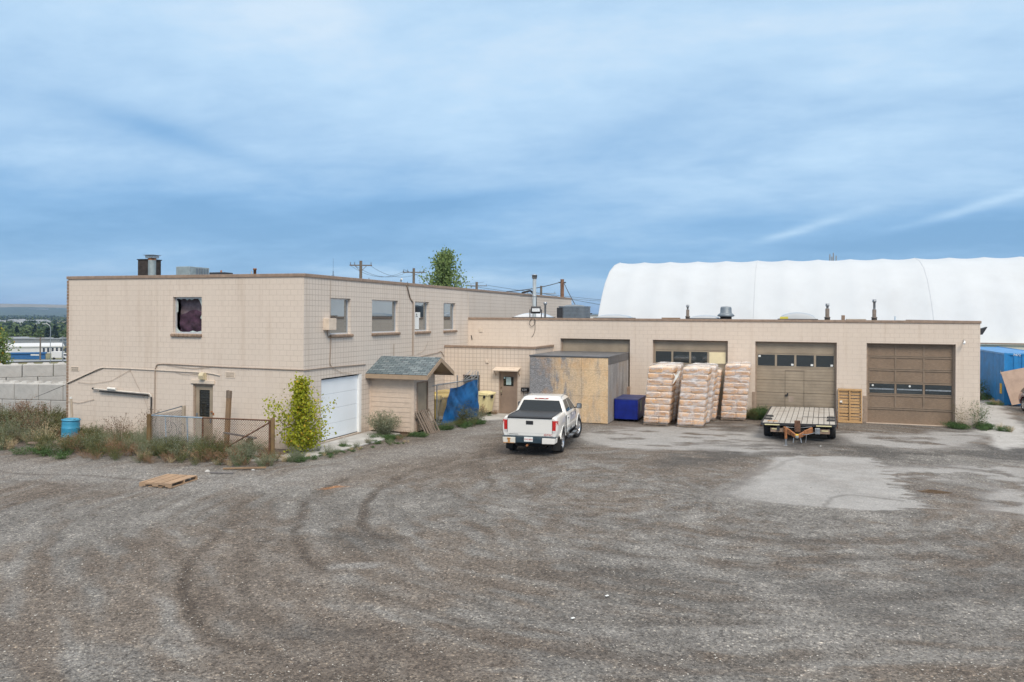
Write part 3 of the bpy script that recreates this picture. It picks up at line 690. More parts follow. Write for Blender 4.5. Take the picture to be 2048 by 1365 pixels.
# single stones
def stones(scale, gain):
    v = N(nt, 'ShaderNodeTexVoronoi', ins={'Scale': scale}); L(nt, geo, v.inputs['Vector'])
    s_ = N(nt, 'ShaderNodeSeparateColor'); L(nt, v.outputs['Color'], s_.inputs[0])
    return s_, v
s1, v1 = stones(38, 1); s2, v2 = stones(21, 1)
sc = ramp(nt, s1.outputs[0], [(0, (.36,)*3), (.35, (.86,)*3), (.90, (1.14,)*3), (.965, (1.5,1.47,1.42)), (1, (2.5,2.4,2.3))]).outputs[0]
sc2 = ramp(nt, s2.outputs[1], [(0, (.58,.57,.57)), (.4, (.98,)*3), (.88, (1.06,)*3), (1, (1.55,1.52,1.45))]).outputs[0]
gv = mixc(nt, 1.0, mixc(nt, .8, base, mixc(nt, 1.0, base, sc, 'MULTIPLY')), sc2, 'MULTIPLY')
gv = mixc(nt, .35, gv, mixc(nt, 1.0, gv, ramp(nt, nF.outputs[0], [(.35, (.3,)*3), (.65, (1.7,)*3)]).outputs[0], 'MULTIPLY'))
asp = ramp(nt, nM.outputs[0], [(.3, (.27,.267,.262)), (.7, (.345,.34,.334))]).outputs[0]
asp = mixc(nt, .3, asp, mixc(nt, 1.0, asp, sc, 'MULTIPLY'))
A5 = N(nt, 'ShaderNodeSeparateColor'); L(nt, N(nt, 'ShaderNodeAttribute', attribute_name='surf5').outputs[0], A5.inputs[0]); crk = A5.outputs[0]
asp = mixc(nt, math_(nt, 'MULTIPLY', crk, .7), asp, (.14, .135, .13))
edge = ramp(nt, A1.outputs[0], [(.05, (0,)*3), (.35, (1,)*3), (.65, (0,)*3)]).outputs[0]
cl = mixc(nt, A1.outputs[0], gv, asp); cl = mixc(nt, math_(nt, 'MULTIPLY', edge, .35), cl, (.12, .11, .105))
al = ramp(nt, nM.outputs[0], [(.3, (.36,.35,.335)), (.7, (.50,.495,.485))]).outputs[0]
al = mixc(nt, ramp(nt, nS.outputs[0], [(.56, (0,)*3), (.64, (.7,)*3)]).outputs[0], al, (.22, .21, .2))
cl = mixc(nt, A3.outputs[0], cl, al)
grs = ramp(nt, nB.outputs[0], [(.35, (.07,.085,.035)), (.5, (.17,.16,.08)), (.65, (.25,.22,.13))]).outputs[0]
cl = mixc(nt, A3.outputs[1], cl, grs)
cl = mixc(nt, A2.outputs[0], cl, (.075, .05, .03))
rg = math_(nt, 'SUBTRACT', .9, math_(nt, 'MULTIPLY', A2.outputs[0], .84)); rg = math_(nt, 'SUBTRACT', rg, math_(nt, 'MULTIPLY', A1.outputs[1], .22))
hh = math_(nt, 'MULTIPLY', math_(nt, 'SUBTRACT', .6, v1.outputs['Distance']), math_(nt, 'SUBTRACT', 1.0, math_(nt, 'MAXIMUM', A2.outputs[0], math_(nt, 'MULTIPLY', A1.outputs[0], .8))))
nor = bump(nt, hh, 1.0, .02); nor = bump(nt, nS.outputs[0], .35, .03, nor)
mxn = N(nt, 'ShaderNodeMix', data_type='VECTOR'); L(nt, A2.outputs[0], mxn.inputs[0]); L(nt, nor, mxn.inputs[4]); L(nt, N(nt, 'ShaderNodeNewGeometry').outputs['Normal'], mxn.inputs[5])
principled(nt, out, cl, rg, 0, mxn.outputs[1], .35)
me.materials.append(m)

# loose stones lying on the yard (nobody could count them): one object
pts = []
st = MB(); rr = random.Random(3)
def rockshape(s):
    v = []
    for a in ((1,0,0),(-1,0,0),(0,1,0),(0,-1,0),(0,0,.55),(0,0,-.4)):
        k = s*(.7+.6*rr.random()); v.append((a[0]*k, a[1]*k, a[2]*k))
    return v, [(0,2,4),(2,1,4),(1,3,4),(3,0,4),(2,0,5),(1,2,5),(3,1,5),(0,3,5)]
NS = 26000; cxs = []; 
while len(pts) < NS:
    d = 9.5+26*rr.random()**2.0; u = -.66+1.32*rr.random()
    x = .9465*u*d-.3230*d; y = .3230*u*d+.9465*d
    if (x < -16 and y > 20.5) or y > 38: continue
    if polydist(np.array([x]), np.array([y]), PATCH)[0] < .1 and rr.random() < .93: continue
    pts.append((x, y))
P_ = np.array(pts); keep = fbm(P_[:,0]/.8, P_[:,1]/.45, 4) > .43; P_ = P_[keep]
zz = ground_z(P_[:,0], P_[:,1])
for (x, y), z_ in zip(P_, zz):
    s = .006+.012*rr.random()**3; s *= 1.0+.008*y
    if rr.random() < .0015: s *= 2.2
    v, f = rockshape(s); a = rr.random()*6.28; ca, sa = math.cos(a), math.sin(a)
    st.add([(x+p[0]*ca-p[1]*sa, y+p[0]*sa+p[1]*ca, z_+p[2]+s*.25) for p in v], f)
m, nt, out = newmat('pebble')
g_ = N(nt, 'ShaderNodeNewGeometry'); wn = N(nt, 'ShaderNodeTexWhiteNoise', noise_dimensions='1D'); L(nt, g_.outputs['Random Per Island'], wn.inputs['W'])
principled(nt, out, ramp(nt, wn.outputs[0], [(0, (.13,.115,.10)), (.5, (.27,.25,.225)), (.85, (.40,.38,.35)), (1, (.58,.56,.52))]).outputs[0], .85)
tag(st.build('loose_gravel', 'pebble', None, fixn=False), kind='stuff')

# ------------------------------------------------------------------ far hills with the river escarpment
def hill_strip(name, r0, r1, z0, ztop, az0, az1, mat, seed, taper, n=220, k=14):
    mb = MB(); v = []; f = []
    for i in range(n+1):
        az = R(az0+(az1-az0)*i/n)
        for j in range(k+1):
            t = j/k; r = r0+(r1-r0)*t
            x, y = math.sin(az)*r, math.cos(az)*r
            h = float(fbm(np.array([x/900+seed]), np.array([y/900]), 4)[0]); s_ = t*t*(3-2*t)
            tp = min(1, max(0, (i/n)/.12))*min(1, max(0, (1-i/n)/taper))
            v.append((x, y, z0+(ztop*(.86+.28*(h-.5)*1.0)-z0)*s_*tp))
    for i in range(n):
        for j in range(k): a = i*(k+1)+j; f.append((a, a+k+1, a+k+2, a+1))
    mb.add(v, f, 0, True)
    return mb.build(name, mat)
m, nt, out = newmat('hill_grass')
geo = N(nt, 'ShaderNodeNewGeometry').outputs['Position']; sx = N(nt, 'ShaderNodeSeparateXYZ'); L(nt, geo, sx.inputs[0])
n = noise(nt, geo, .004, 6, .65); n_ = noise(nt, geo, .03, 5, .7)
h = math_(nt, 'ADD', sx.outputs['Z'], math_(nt, 'MULTIPLY', math_(nt, 'SUBTRACT', n.outputs[0], .5), 60))
fr = ramp(nt, math_(nt, 'DIVIDE', h, 100.0), [(.30, (1,)*3), (.38, (0,)*3)]).outputs[0]
grass = ramp(nt, n_.outputs[0], [(.35, (.15,.145,.08)), (.65, (.30,.25,.16))]).outputs[0]
wd = ramp(nt, n_.outputs[0], [(.4, (.02,.04,.025)), (.6, (.06,.09,.045))]).outputs[0]
c = mixc(nt, fr, grass, wd)
principled(nt, out, c, .9)
hs = hill_strip('hills', 3400, 6400, -13, 74, -75, 8, 'hill_grass', 3.0, .5); hs['kind'] = 'structure'

# air between the camera and the far valley
hz = MB().box(-7600, -60, -19, 2600, 8200, 92).build('haze', 'concrete'); hz['kind'] = 'stuff'
m, nt, out = newmat('haze_air'); out.inputs[0].is_linked
pv = N(nt, 'ShaderNodeVolumePrincipled', ins={'Color': (.42,.62,.95,1), 'Density': .00012, 'Anisotropy': .2}); L(nt, pv.outputs[0], out.inputs['Volume'])
hz.data.materials.clear(); hz.data.materials.append(m)
X0, Y0, YG = -16.39, 24.83, 40.63
XL, XR, YB = -27.47, 8.27, 62.93
# ================================================================== two storey office building
B = thing('office_building', 'two storey beige concrete block building with brown roof edge and a broken upstairs window', 'building', (X0, Y0, 0))
WIN = [(26.57, 28.11), (29.85, 32.24), (33.97, 35.51), (37.28, 38.82)]
WZ0, WZ1 = 4.12, 5.52
mb = MB(); wall(mb, 'y', Y0, XL, X0, -.1, 6.24, [(-22.21, -20.87, 4.12, 5.52), (-21.25, -20.33, .12, 2.22)], .16, 1)
mb.quad((XL, Y0, -.1), (XL, YB, -.1), (XL, YB, 6.24), (XL, Y0, 6.24)); mb.quad((XL, YB, -.1), (X0, YB, -.1), (X0, YB, 6.24), (XL, YB, 6.24))
mb.build('front_wall', 'front_block', B, fixn=False)
mb = MB(); wall(mb, 'x', X0, Y0, YB, -.1, 6.24, [(a, b, WZ0, WZ1) for a, b in WIN] + [(26.0, 29.0, .1, 2.48)], .16, -1)
mb.build('side_wall', 'side_block', B, fixn=False)
mb = MB(); mb.box(XL+.1, Y0+.1, 6.0, X0-.1, YB-.1, 6.1); mb.build('roof', 'roof_tar', B)
mb = MB()
for a in ((XL-.04, Y0-.04, XL+.22, YB+.04), (X0-.22, Y0-.04, X0+.04, YB+.04)): mb.box(a[0], a[1], 6.24, a[2], a[3], 6.36)
mb.box(XL+.22, Y0-.04, 6.242, X0-.22, Y0+.22, 6.362); mb.box(XL+.22, YB-.22, 6.242, X0-.22, YB+.04, 6.358)
mb.build('parapet_cap', 'cap_brown', B, bevel=.01)
mb = MB().box(X0-.002, 40.58, .2, X0+.012, 40.63, 6.1); mb.build('expansion_joint', 'conduit_light', B)
# quoin of half bricks on the far left corner
mb = MB()
for i in range(47): mb.box(XL-.05, Y0-.012, .0+i*.132, XL+.06, Y0+.1, .0+i*.132+.118)
mb.build('quoin', 'sill_brown', B, bevel=.008)

def window_y(x0, x1, z0, z1, y, root, broken=False):      # window in a wall that faces -y
    f = MB(); t = .065; yy = y+.12
    f.box(x0, yy, z0, x0+t, yy+.05, z1).box(x1-t, yy, z0, x1, yy+.05, z1).box(x0+t, yy, z0, x1-t, yy+.05, z0+t).box(x0+t, yy, z1-t, x1-t, yy+.05, z1)
    return f, yy
w_ = thing('window', 'smashed window', 'x', (0,0,0)); bpy.data.objects.remove(w_)
f, yy = window_y(-22.21, -20.87, 4.12, 5.52, Y0, B)
win = f.build('window', 'aluminium', B, label='broken window with a purple curtain behind the jagged glass', bevel=.005)
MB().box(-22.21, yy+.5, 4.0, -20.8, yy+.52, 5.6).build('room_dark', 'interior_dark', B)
cu = MB(); nn = 60
for (mat, za, zb, yo, xa, xb, nm) in (('curtain_purple', 4.14, 5.00, .16, -22.12, -20.87, 'curtain'), ('curtain_grey', 4.2, 5.50, .30, -22.20, -20.87, 'blanket')):
    cu = MB(); v = []; fcs = []; kx, kz = 34, 20
    for i in range(kx+1):
        for j in range(kz+1):
            x = xa+(xb-xa)*i/kx; tz = j/kz; top = zb - (.05*math.sin(i*.22+1)+.22*abs(i/kx-.62)**1.3 if nm == 'curtain' else .0)
            zc = za+(top-za)*tz
            v.append((x, yy+yo+.012*math.sin(i*.5+5*tz)+.022*math.sin(zc*15+i*.12+1.5*math.sin(i*.19)), zc))
    for i in range(kx):
        for j in range(kz): a = i*(kz+1)+j; fcs.append((a, a+kz+1, a+kz+2, a+1))
    cu.add(v, fcs, 0, True).build(nm, mat, win)
yg = yy+.022
def shard(*p): MB().quad(*[(a, yg, b) for a, b in p]).build('glass_shard', 'pane_shard', win, fixn=False)
shard((-21.75,5.47),(-21.3,5.47),(-21.45,5.40),(-21.56,5.45),(-21.68,5.39)); shard((-22.1,5.47),(-21.85,5.47),(-21.93,5.42),(-22.02,5.44))
shard((-21.2,5.47),(-20.92,5.47),(-20.92,5.05),(-20.98,5.15),(-21.05,5.31),(-21.1,5.40)); shard((-20.92,5.02),(-20.92,4.62),(-21.05,4.72),(-21.0,4.83))
shard((-22.16,4.17),(-22.16,4.42),(-22.1,4.30),(-21.98,4.2),(-21.8,4.17)); shard((-21.6,4.17),(-21.4,4.24),(-21.2,4.19),(-20.92,4.25),(-20.92,4.17)); shard((-22.15,5.4),(-22.10,5.37),(-22.08,5.2),(-22.09,4.95),(-22.15,4.92))
sill = MB()
for i in range(7): sill.box(-22.27+i*.205, Y0-.09, 4.0, -22.27+i*.205+.195, Y0+.1, 4.115)
sill.build('window_sill', 'sill_brown', win, local=False, bevel=.03)
# side windows
for i, (a, b) in enumerate(WIN):
    f = MB(); xx = X0-.12; t = .05
    f.box(xx-.05, a, WZ0, xx, a+t, WZ1).box(xx-.05, b-t, WZ0, xx, b, WZ1).box(xx-.05, a+t, WZ0, xx, b-t, WZ0+t).box(xx-.05, a+t, WZ1-t, xx, b-t, WZ1)
    wn_ = f.build('window', 'aluminium', B, bevel=.005)
    MB().quad((xx-.03, a+.03, WZ0+.03), (xx-.03, b-.03, WZ0+.03), (xx-.03, b-.03, WZ1-.03), (xx-.03, a+.03, WZ1-.03)).build('pane', 'glass_window', wn_, fixn=False)
    s_ = MB(); s_.box(X0-.02, a-.03, WZ0-.12, X0+.09, b+.12, WZ0-.005); s_.build('window_sill', 'sill_brown', wn_, bevel=.035, seg=3)
    if i == 2:
        MB().box(xx-.028, a+.1, 4.75, xx-.018, a+.85, 5.02).box(xx-.028, a+.12, 4.22, xx-.019, a+.72, 4.745).build('taped_paper', 'paper_white', wn_)
        MB().box(xx-.017, a+.42, 4.86, xx-.015, a+.50, 4.95).box(xx-.017, a+.36, 4.80, xx-.015, a+.58, 4.83).build('print', 'sign_black', wn_)
    if i == 3: MB().box(xx-.6, a+.2, 4.7, xx-.2, b-.15, 5.3).build('dark_object', 'interior_dark', wn_)
# steel service door with louvred light
dr = thing('d', '', 'x'); bpy.data.objects.remove(dr)
d = MB(); d.box(-21.25, Y0+.05, .12, -21.19, Y0+.15, 2.22).box(-20.39, Y0+.05, .12, -20.33, Y0+.15, 2.22).box(-21.19, Y0+.05, 2.16, -20.39, Y0+.15, 2.22)
fr = d.build('door_frame', 'trim_tan', B, bevel=.005)
d = MB(); wall(d, 'y', Y0+.09, -21.19, -20.39, .13, 2.16, [(-21.03, -20.55, .98, 2.0)], .03, 1); d.build('door', 'door_tan', B, fixn=False, label='brown steel door with a barred window and padlock')
door = kids(B)[-1]
MB().box(-21.03, Y0+.125, .98, -20.55, Y0+.13, 2.0).build('pane', 'glass_door', door)
g_ = MB()
for i in range(9): g_.box(-21.03, Y0+.10, 1.04+i*.108, -20.55, Y0+.118, 1.052+i*.108)
g_.box(-20.68, Y0+.095, 1.42, -20.58, Y0+.1, 1.49, 0); g_.build('bar', 'dark_metal', door)
MB().box(-20.47, Y0+.03, 1.17, -20.27, Y0+.085, 1.21).cbox((-20.3, Y0+.0, 1.12), (.07,.03,.09)).build('padlock_hasp', 'rusty_orange', door)
MB().box(-21.15, Y0+.06, .95, -21.08, Y0+.085, 1.12).build('hinge_plate', 'galvanised', door); MB().box(-20.52, Y0+.06, .78, -20.46, Y0+.085, .95).build('hinge_plate', 'galvanised', door)
MB().box(-21.33, Y0-.05, 2.24, -20.25, Y0+.01, 2.38).build('door_lintel', 'cream_paint', B, bevel=.01)
lm = MB(); lm.box(-20.86, Y0-.05, 2.38, -20.62, Y0-.002, 2.66); lm.prism([(Y0-.05,2.40),(Y0-.17,2.42),(Y0-.20,2.56),(Y0-.14,2.66),(Y0-.05,2.67)], -20.85, -20.65, 'x')
lm.build('wall_lamp', 'lamp_amber', B, label='cream bulkhead lamp over the brown door')
def vent_y(x0, x1, z0, z1, y, root, lou=3, mat='cream_paint', dark=True):
    f = MB(); f.box(x0, y-.015, z0, x1, y+.004, z0+.03).box(x0, y-.015, z1-.03, x1, y+.004, z1).box(x0, y-.015, z0+.03, x0+.03, y+.004, z1-.03).box(x1-.03, y-.015, z0+.03, x1, y+.004, z1-.03)
    for i in range(lou): zc = z0+.045+(z1-z0-.09)*(i+.5)/lou; f.box(x0+.03, y-.012, zc-.008, x1-.03, y+.002, zc+.012)
    v = f.build('wall_vent', mat, root); MB().box(x0+.03, y-.004, z0+.03, x1-.03, y-.001, z1-.03).build('grille', 'interior_dark' if dark else 'trim_tan', v)
vent_y(-27.28, -26.86, 2.54, 2.72, Y0, B); vent_y(-21.25, -20.84, 2.53, 2.69, Y0, B, label if False else 3); vent_y(-19.77, -19.34, 2.50, 2.72, Y0, B, 4, dark=False)
# pipes and cables on the front
def run(name, pts, r, mat, root, n=6, label=None):
    q = [Vector(p) for p in pts]; o = [q[0]]
    for i in range(1, len(q)-1):
        a, b, c = q[i-1], q[i], q[i+1]; k = min(.12, (a-b).length*.3, (c-b).length*.3)
        o += [b+(a-b).normalized()*k, b+((a-b).normalized()+(c-b).normalized())*k*.3, b+(c-b).normalized()*k]
    o.append(q[-1]); return MB().tube(o, r, n).build(name, mat, root, label=label)
yw = Y0-.03
run('conduit', [(-27.45, yw, 2.05), (-25.7, yw, 2.72), (-24.5, yw, 2.72), (-20.7, yw, 2.66), (-20.4, yw, 2.64), (-20.0, yw, 2.58)], .018, 'conduit_light', B)
run('conduit', [(-23.03, yw, 1.0), (-23.03, yw, 2.7), (-22.95, yw, 2.92), (-22.6, yw, 2.95), (-19.8, yw, 2.90), (X0+.02, yw, 2.88)], .02, 'conduit_tan', B)
run('cable', [(-22.6, yw, 2.93), (-21.9, yw, 2.85), (-21.2, yw, 2.80), (-20.3, yw, 2.90)], .008, 'conduit_tan', B)
run('cable', [(-25.6, yw, 2.70), (-26.4, yw, 2.42), (-27.4, yw, 2.02), (-29.5, yw+.8, 1.5), (-31.0, 26.4, 1.2)], .009, 'cable_black', B)
run('cable', [(-26.9, yw, 2.1), (-26.2, yw, 2.06), (-25.2, yw, 2.2), (-24.2, yw, 2.68)], .006, 'conduit_tan', B)
run('cable', [(-27.45, yw, 1.32), (-26.8, yw, 1.26), (-26.4, yw, 1.36), (-26.05, yw, 1.44)], .008, 'conduit_tan', B)
run('cable', [(-24.25, yw, 2.68), (-23.9, yw, 2.1), (-23.5, yw, 1.5), (-23.2, yw-.1, 1.05)], .006, 'conduit_tan', B)
run('cable', [(-22.2, yw, 2.70), (-21.8, yw, 2.58), (-21.4, yw, 2.56), (-21.2, yw, 2.6)], .006, 'conduit_tan', B)
run('drain_pipe', [(-26.0, Y0-.09, 1.88), (-25.2, Y0-.09, 1.84), (-23.22, Y0-.09, 1.78), (-23.15, Y0-.09, 1.70), (-23.13, Y0-.09, .35)], .034, 'pipe_cream', B, 10, label='pale drain pipe with a dark underside and black end')
dp = kids(B)[-1]
MB().tube([(-25.7, Y0-.098, 1.795), (-23.3, Y0-.098, 1.715)], .028, 8).tube([(-26.06, Y0-.09, 1.885), (-25.98, Y0-.09, 1.88)], .042, 8).tube([(-23.13, Y0-.105, 1.66), (-23.13, Y0-.105, .4)], .028, 6).build('pipe_wrap', 'black_plastic', dp)
MB().tube([(-25.25, Y0-.12, 1.92), (-24.85, Y0-.12, 1.90)], .055, 8).build('pipe_joint', 'pvc_white', dp)
# side wall: boxes and pipes
xw = X0+.03
ub = MB().box(X0, 26.1, 4.3, X0+.26, 26.62, 4.74).build('utility_box', 'cream_paint', B, bevel=.012, label='beige electrical box beside the nearest side window')
run('conduit', [(xw, 26.35, 4.3), (xw, 26.4, 4.05), (xw, 26.62, 3.98), (xw, 26.55, 3.0), (xw, 26.7, 2.86)], .017, 'conduit_tan', B)
run('conduit', [(xw, Y0-.02, 2.88), (xw, 26.7, 2.88), (xw, 29.3, 2.84)], .02, 'conduit_tan', B)
run('cable', [(xw, 26.7, 2.86), (xw, 27.4, 2.62), (xw, 28.2, 2.52)], .007, 'conduit_tan', B)
run('cable', [(xw, 26.58, 6.2), (xw, 26.55, 4.75)], .008, 'conduit_tan', B)
run('conduit', [(xw, 33.0, 6.3), (xw, 33.2, 6.0), (xw, 33.45, 5.6), (xw, 33.72, 5.5), (xw, 33.72, 3.0)], .03, 'conduit_tan', B)
run('cable', [(xw, 33.1, 6.4), (xw+.05, 33.1, 5.9), (xw, 33.4, 5.7)], .012, 'cable_black', B)
run('cable', [(xw, 34.2, 3.05), (xw, 34.9, 3.15), (xw, 35.4, 3.6)], .007, 'conduit_tan', B)
run('conduit', [(xw, 31.8, 3.0), (xw, 31.8, 3.6)], .012, 'conduit_tan', B)
run('conduit', [(xw, 34.2, 2.9), (xw, 36.6, 3.02), (xw, 36.9, 3.1), (xw, 37.3, 2.8)], .018, 'conduit_tan', B)
# white sectional overhead door
d = MB(); xx = X0-.10
for i in range(4): d.box(xx-.04, 26.03, .12+i*.575, xx, 28.83, .12+i*.575+.568)
od = d.build('overhead_door', 'white_door', B, bevel=.008, label='white sectional garage door')
MB().box(xx-.03, 28.83, .1, X0+.005, 29.0, 2.46).build('door_jamb', 'white_paint', od)
MB().box(xx-.03, 26.0, .095, xx+.02, 28.83, .125).build('bottom_seal', 'black_rubber', od)
MB().box(xx-.05, 26.0, .08, xx-.045, 29.0, 2.5).build('door_backing', 'interior_dark', od)

# ---------------- things standing on the office roof
def on_roof(name, label, cat, loc, rz=0): return thing(name, label, cat, loc, rz)
t = on_roof('brick_chimney', 'black square brick chimney box behind the pipe on the office roof', 'chimney', (-27.84, 29.6, 6.1), 0)
MB().box(-.34, -.35, 0, .34, .36, 1.24).build('stack', 'chimney_brick', t, local=True, bevel=.01)
MB().box(-.37, -.38, 1.24, .37, .39, 1.28).build('chimney_cap', 'dark_metal', t, local=True)
t = on_roof('flue_pipe', 'thick pale flue pipe with a flat square cap on the office roof', 'flue', (-26.75, 28.6, 6.1))
MB().lathe([(.165,0),(.165,1.18)], n=20).build('pipe', 'weathered_duct', t, local=True)
MB().lathe([(.17,1.16),(.175,1.24),(.0,1.24)], n=20).build('rust_band', 'rusty_orange', t, local=True)
MB().box(-.2,-.2,1.25,.2,.2,1.36).build('cap_box', 'galvanised', t, local=True); MB().box(-.27,-.27,1.37,.27,.27,1.39).build('rain_cap', 'galvanised', t, local=True)
t = on_roof('rooftop_air_handler', 'long grey metal air handler with louvred side on the office roof', 'air handler', (-25.5, 29.2, 6.1), R(0))
MB().box(-.46, 0, 0, .28, 1.30, .90).build('cabinet', 'weathered_duct', t, local=True, bevel=.01)
l_ = MB()
for i in range(5): l_.box(.283, .42+i*.17, .12, .295, .53+i*.17, .84)
l_.build('louvre', 'unit_grey', t, local=True)
t = on_roof('roof_hatch', 'low dark hatch right of the air handler on the office roof', 'roof hatch', (-23.7, 29.5, 6.1))
MB().box(-.45,-.3,0,.35,.3,.62).build('lid', 'unit_dark', t, local=True, bevel=.02); MB().lathe([(.04,.6),(.04,.72),(0,.72)], (-.05,0,0), 8).build('vent_knob', 'rusty_orange', t, local=True)
t = on_roof('roof_vent_pipe', 'short rusty vent pipe near the front edge of the office roof', 'vent pipe', (-21.6, 29.0, 6.1)); MB().lathe([(.06,0),(.06,.68),(.075,.68),(.075,.75),(0,.75)], n=10).build('pipe', 'rusty_orange', t, local=True)
t = on_roof('roof_vent_pipe', 'thin pale vent pipe left of the rusty one on the office roof', 'vent pipe', (-22.0, 29.3, 6.1)); MB().lathe([(.03,0),(.03,.66),(0,.66)], n=8).build('pipe', 'galvanised', t, local=True)
t = on_roof('radio_antenna', 'thin whip antenna rising behind the office parapet', 'antenna', (-30.6, 50.0, 0)); MB().tube([(0,0,0),(0,0,8.0)], .025, 5).tube([(0,0,8.0),(0,0,8.9)], .008, 4).build('mast', 'dark_metal', t, local=True)
for zz_ in (7.4, 7.7): MB().tube([(-.15,0,zz_),(.15,0,zz_)], .01, 4).build('element', 'dark_metal', t, local=True)
t = thing('curved_vent_pipe', 'small curved white vent over the parapet near the utility pole', 'vent pipe', (-16.9, 33.5, 6.1)); run('pipe', [(-16.9,33.5,6.05),(-16.9,33.5,6.5),(-16.75,33.3,6.55)], .04, 'pvc_white', t)

# ================================================================== garage building
G = thing('garage_building', 'long low beige block garage with four recessed brown overhead doors', 'building', ((X0+XR)/2, YG, 0))
DO = [(-11.17, -7.49), (-6.33, -2.65), (-1.36, 2.32), (3.61, 7.30)]
mb = MB(); wall(mb, 'y', YG, X0+.01, XR, -.1, 4.66, [(a, b, .0, 3.71) for a, b in DO], .30, 1)
mb.build('front_wall', 'garage_block', G, fixn=False)
mb = MB(); mb.quad((XR, YG, -.1), (XR, YB-.5, -.1), (XR, YB-.5, 4.66), (XR, YG, 4.66)); mb.quad((X0, YB-.5, -.1), (XR, YB-.5, -.1), (XR, YB-.5, 4.66), (X0, YB-.5, 4.66)); mb.build('side_wall', 'garage_block_side', G, fixn=False)
MB().box(X0+.05, YG+.2, 4.45, XR-.2, YB-.6, 4.55).build('roof', 'roof_tar', G)
mb = MB(); mb.box(X0+.01, YG-.04, 4.66, XR+.04, YG+.2, 4.78).box(XR-.2, YG+.202, 4.66, XR+.04, YB-.46, 4.778); mb.build('parapet_cap', 'cap_brown', G, bevel=.01)
yd = YG+.24
def sect_door(a, b, rows, mat, label, ztop=3.71):
    d = MB()
    for (z0, z1) in rows: d.box(a+.07, yd, z0+.006, b-.07, yd+.05, z1-.006)
    o = d.build('overhead_door', mat, G, bevel=.006, label=label)
    j = MB(); j.box(a, yd-.05, 0, a+.07, yd+.05, ztop).box(b-.07, yd-.05, 0, b, yd+.05, ztop).box(a+.07, yd-.05, ztop-.05, b-.07, yd+.05, ztop); j.build('door_frame', 'trim_tan', o)
    return o
sect_door(*DO[0], [(0,.6),(.6,1.2),(1.2,1.8),(1.8,2.4),(2.4,3.0),(3.0,3.66)], 'door_tan', 'brown overhead door mostly hidden behind the chipboard shed')
o = sect_door(*DO[1], [(0,.62),(.62,1.24),(1.24,1.87),(1.87,2.5),(2.5,3.2),(3.2,3.66)], 'door_tan', 'brown overhead door with four lights, the last one boarded pale yellow')
a, b = DO[1]; w4 = (b-a-.14)/4
for i in range(4):
    x = a+.07+i*w4; bx_ = i == 3
    MB().box(x+.05, yd-.006, 2.57, x+w4-.05, yd-.002, 3.13).build('boarded_light' if bx_ else 'window_pane', 'board_yellow' if bx_ else 'glass_garage', o)
o = sect_door(*DO[2], [(0,.62),(.62,1.24),(1.24,1.86),(1.86,2.47),(2.47,3.13),(3.13,3.66)], 'door_tan', 'brown overhead door with four dark lights and a small walk-through door')
a, b = DO[2]; w4 = (b-a-.14)/4
for i in range(4):
    x = a+.07+i*w4
    MB().box(x+.05, yd-.006, 2.53, x+w4-.05, yd-.002, 3.07).build('window_pane', 'glass_garage', o)
    sx_ = x+.07 if i == 0 else x+w4-.19; sz_ = 2.95 if i == 0 else 2.56
    MB().box(sx_, yd-.009, sz_, sx_+.11, yd-.0065, sz_+.09).build('sticker', 'paper_white', o)
r_ = MB()
for k in range(25):
    if k*.145+.1 < 2.45 : r_.box(a+.07, yd-.004, k*.145+.09, b-.07, yd-.001, k*.145+.1)
r_.build('rib', 'seam_brown', o)
wk = MB(); wk.box(.01, yd-.012, .02, .89, yd-.006, .04).box(.01, yd-.012, .04, .035, yd-.006, 2.305).box(.865, yd-.012, .04, .89, yd-.006, 2.305).box(.01, yd-.012, 2.305, .89, yd-.006, 2.33); wk = wk.build('walk_door', 'seam_brown', o)
MB().cbox((.09, yd-.05, 1.13), (.14,.05,.05)).lathe([(0,-.04),(.035,-.03),(.035,.02)], (.14, yd-.03, 1.2), 10, axis='y').build('handle', 'dark_metal', wk)
MB().quad((.18, yd-.0075, .8), (.42, yd-.0075, .8), (.42, yd-.0075, 1.08), (.18, yd-.0075, 1.08)).build('worn_patch', 'conduit_tan', wk, fixn=False)
# timber panelled door
a, b = DO[3]; rows = [(0,.70),(.70,1.33),(1.33,1.90),(1.90,2.50),(2.50,3.10),(3.10,3.66)]
d = MB()
for k, (z0, z1) in enumerate(rows):
    d.box(a+.07, yd+.01, z0+.004, b-.07, yd+.05, z1-.004)
o = d.build('overhead_door', 'panel_wood', G, label='weathered timber panel overhead door with a low row of three lights')
w3 = (b-a-.14)/3; rl = MB(); pn = []
for k, (z0, z1) in enumerate(rows):
    rl.box(a+.07, yd-.02, z1-.075, b-.07, yd+.01, z1-.008)
    if k: rl.box(a+.07, yd-.02, z0+.008, b-.07, yd+.01, z0+.05)
    if k:
        for i in range(4):
            x = a+.07+i*w3-.04; x = max(x, a+.07); x2 = min(x+.08, b-.07); rl.box(x, yd-.018, z0+.05, x2, yd+.01, z1-.075)
rl.build('rail', 'panel_rail', o, bevel=.006)
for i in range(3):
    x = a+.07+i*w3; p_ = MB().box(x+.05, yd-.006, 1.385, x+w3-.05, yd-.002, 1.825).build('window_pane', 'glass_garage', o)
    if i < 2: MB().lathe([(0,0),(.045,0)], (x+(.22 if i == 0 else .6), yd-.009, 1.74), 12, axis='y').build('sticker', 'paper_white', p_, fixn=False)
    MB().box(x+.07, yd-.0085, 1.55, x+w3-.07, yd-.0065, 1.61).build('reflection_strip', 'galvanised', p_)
j = MB(); j.box(a, yd-.05, 0, a+.07, yd+.05, 3.71).box(b-.07, yd-.05, 0, b, yd+.05, 3.71).box(a+.07, yd-.05, 3.66, b-.07, yd+.05, 3.71); j.build('door_frame', 'trim_tan', o)
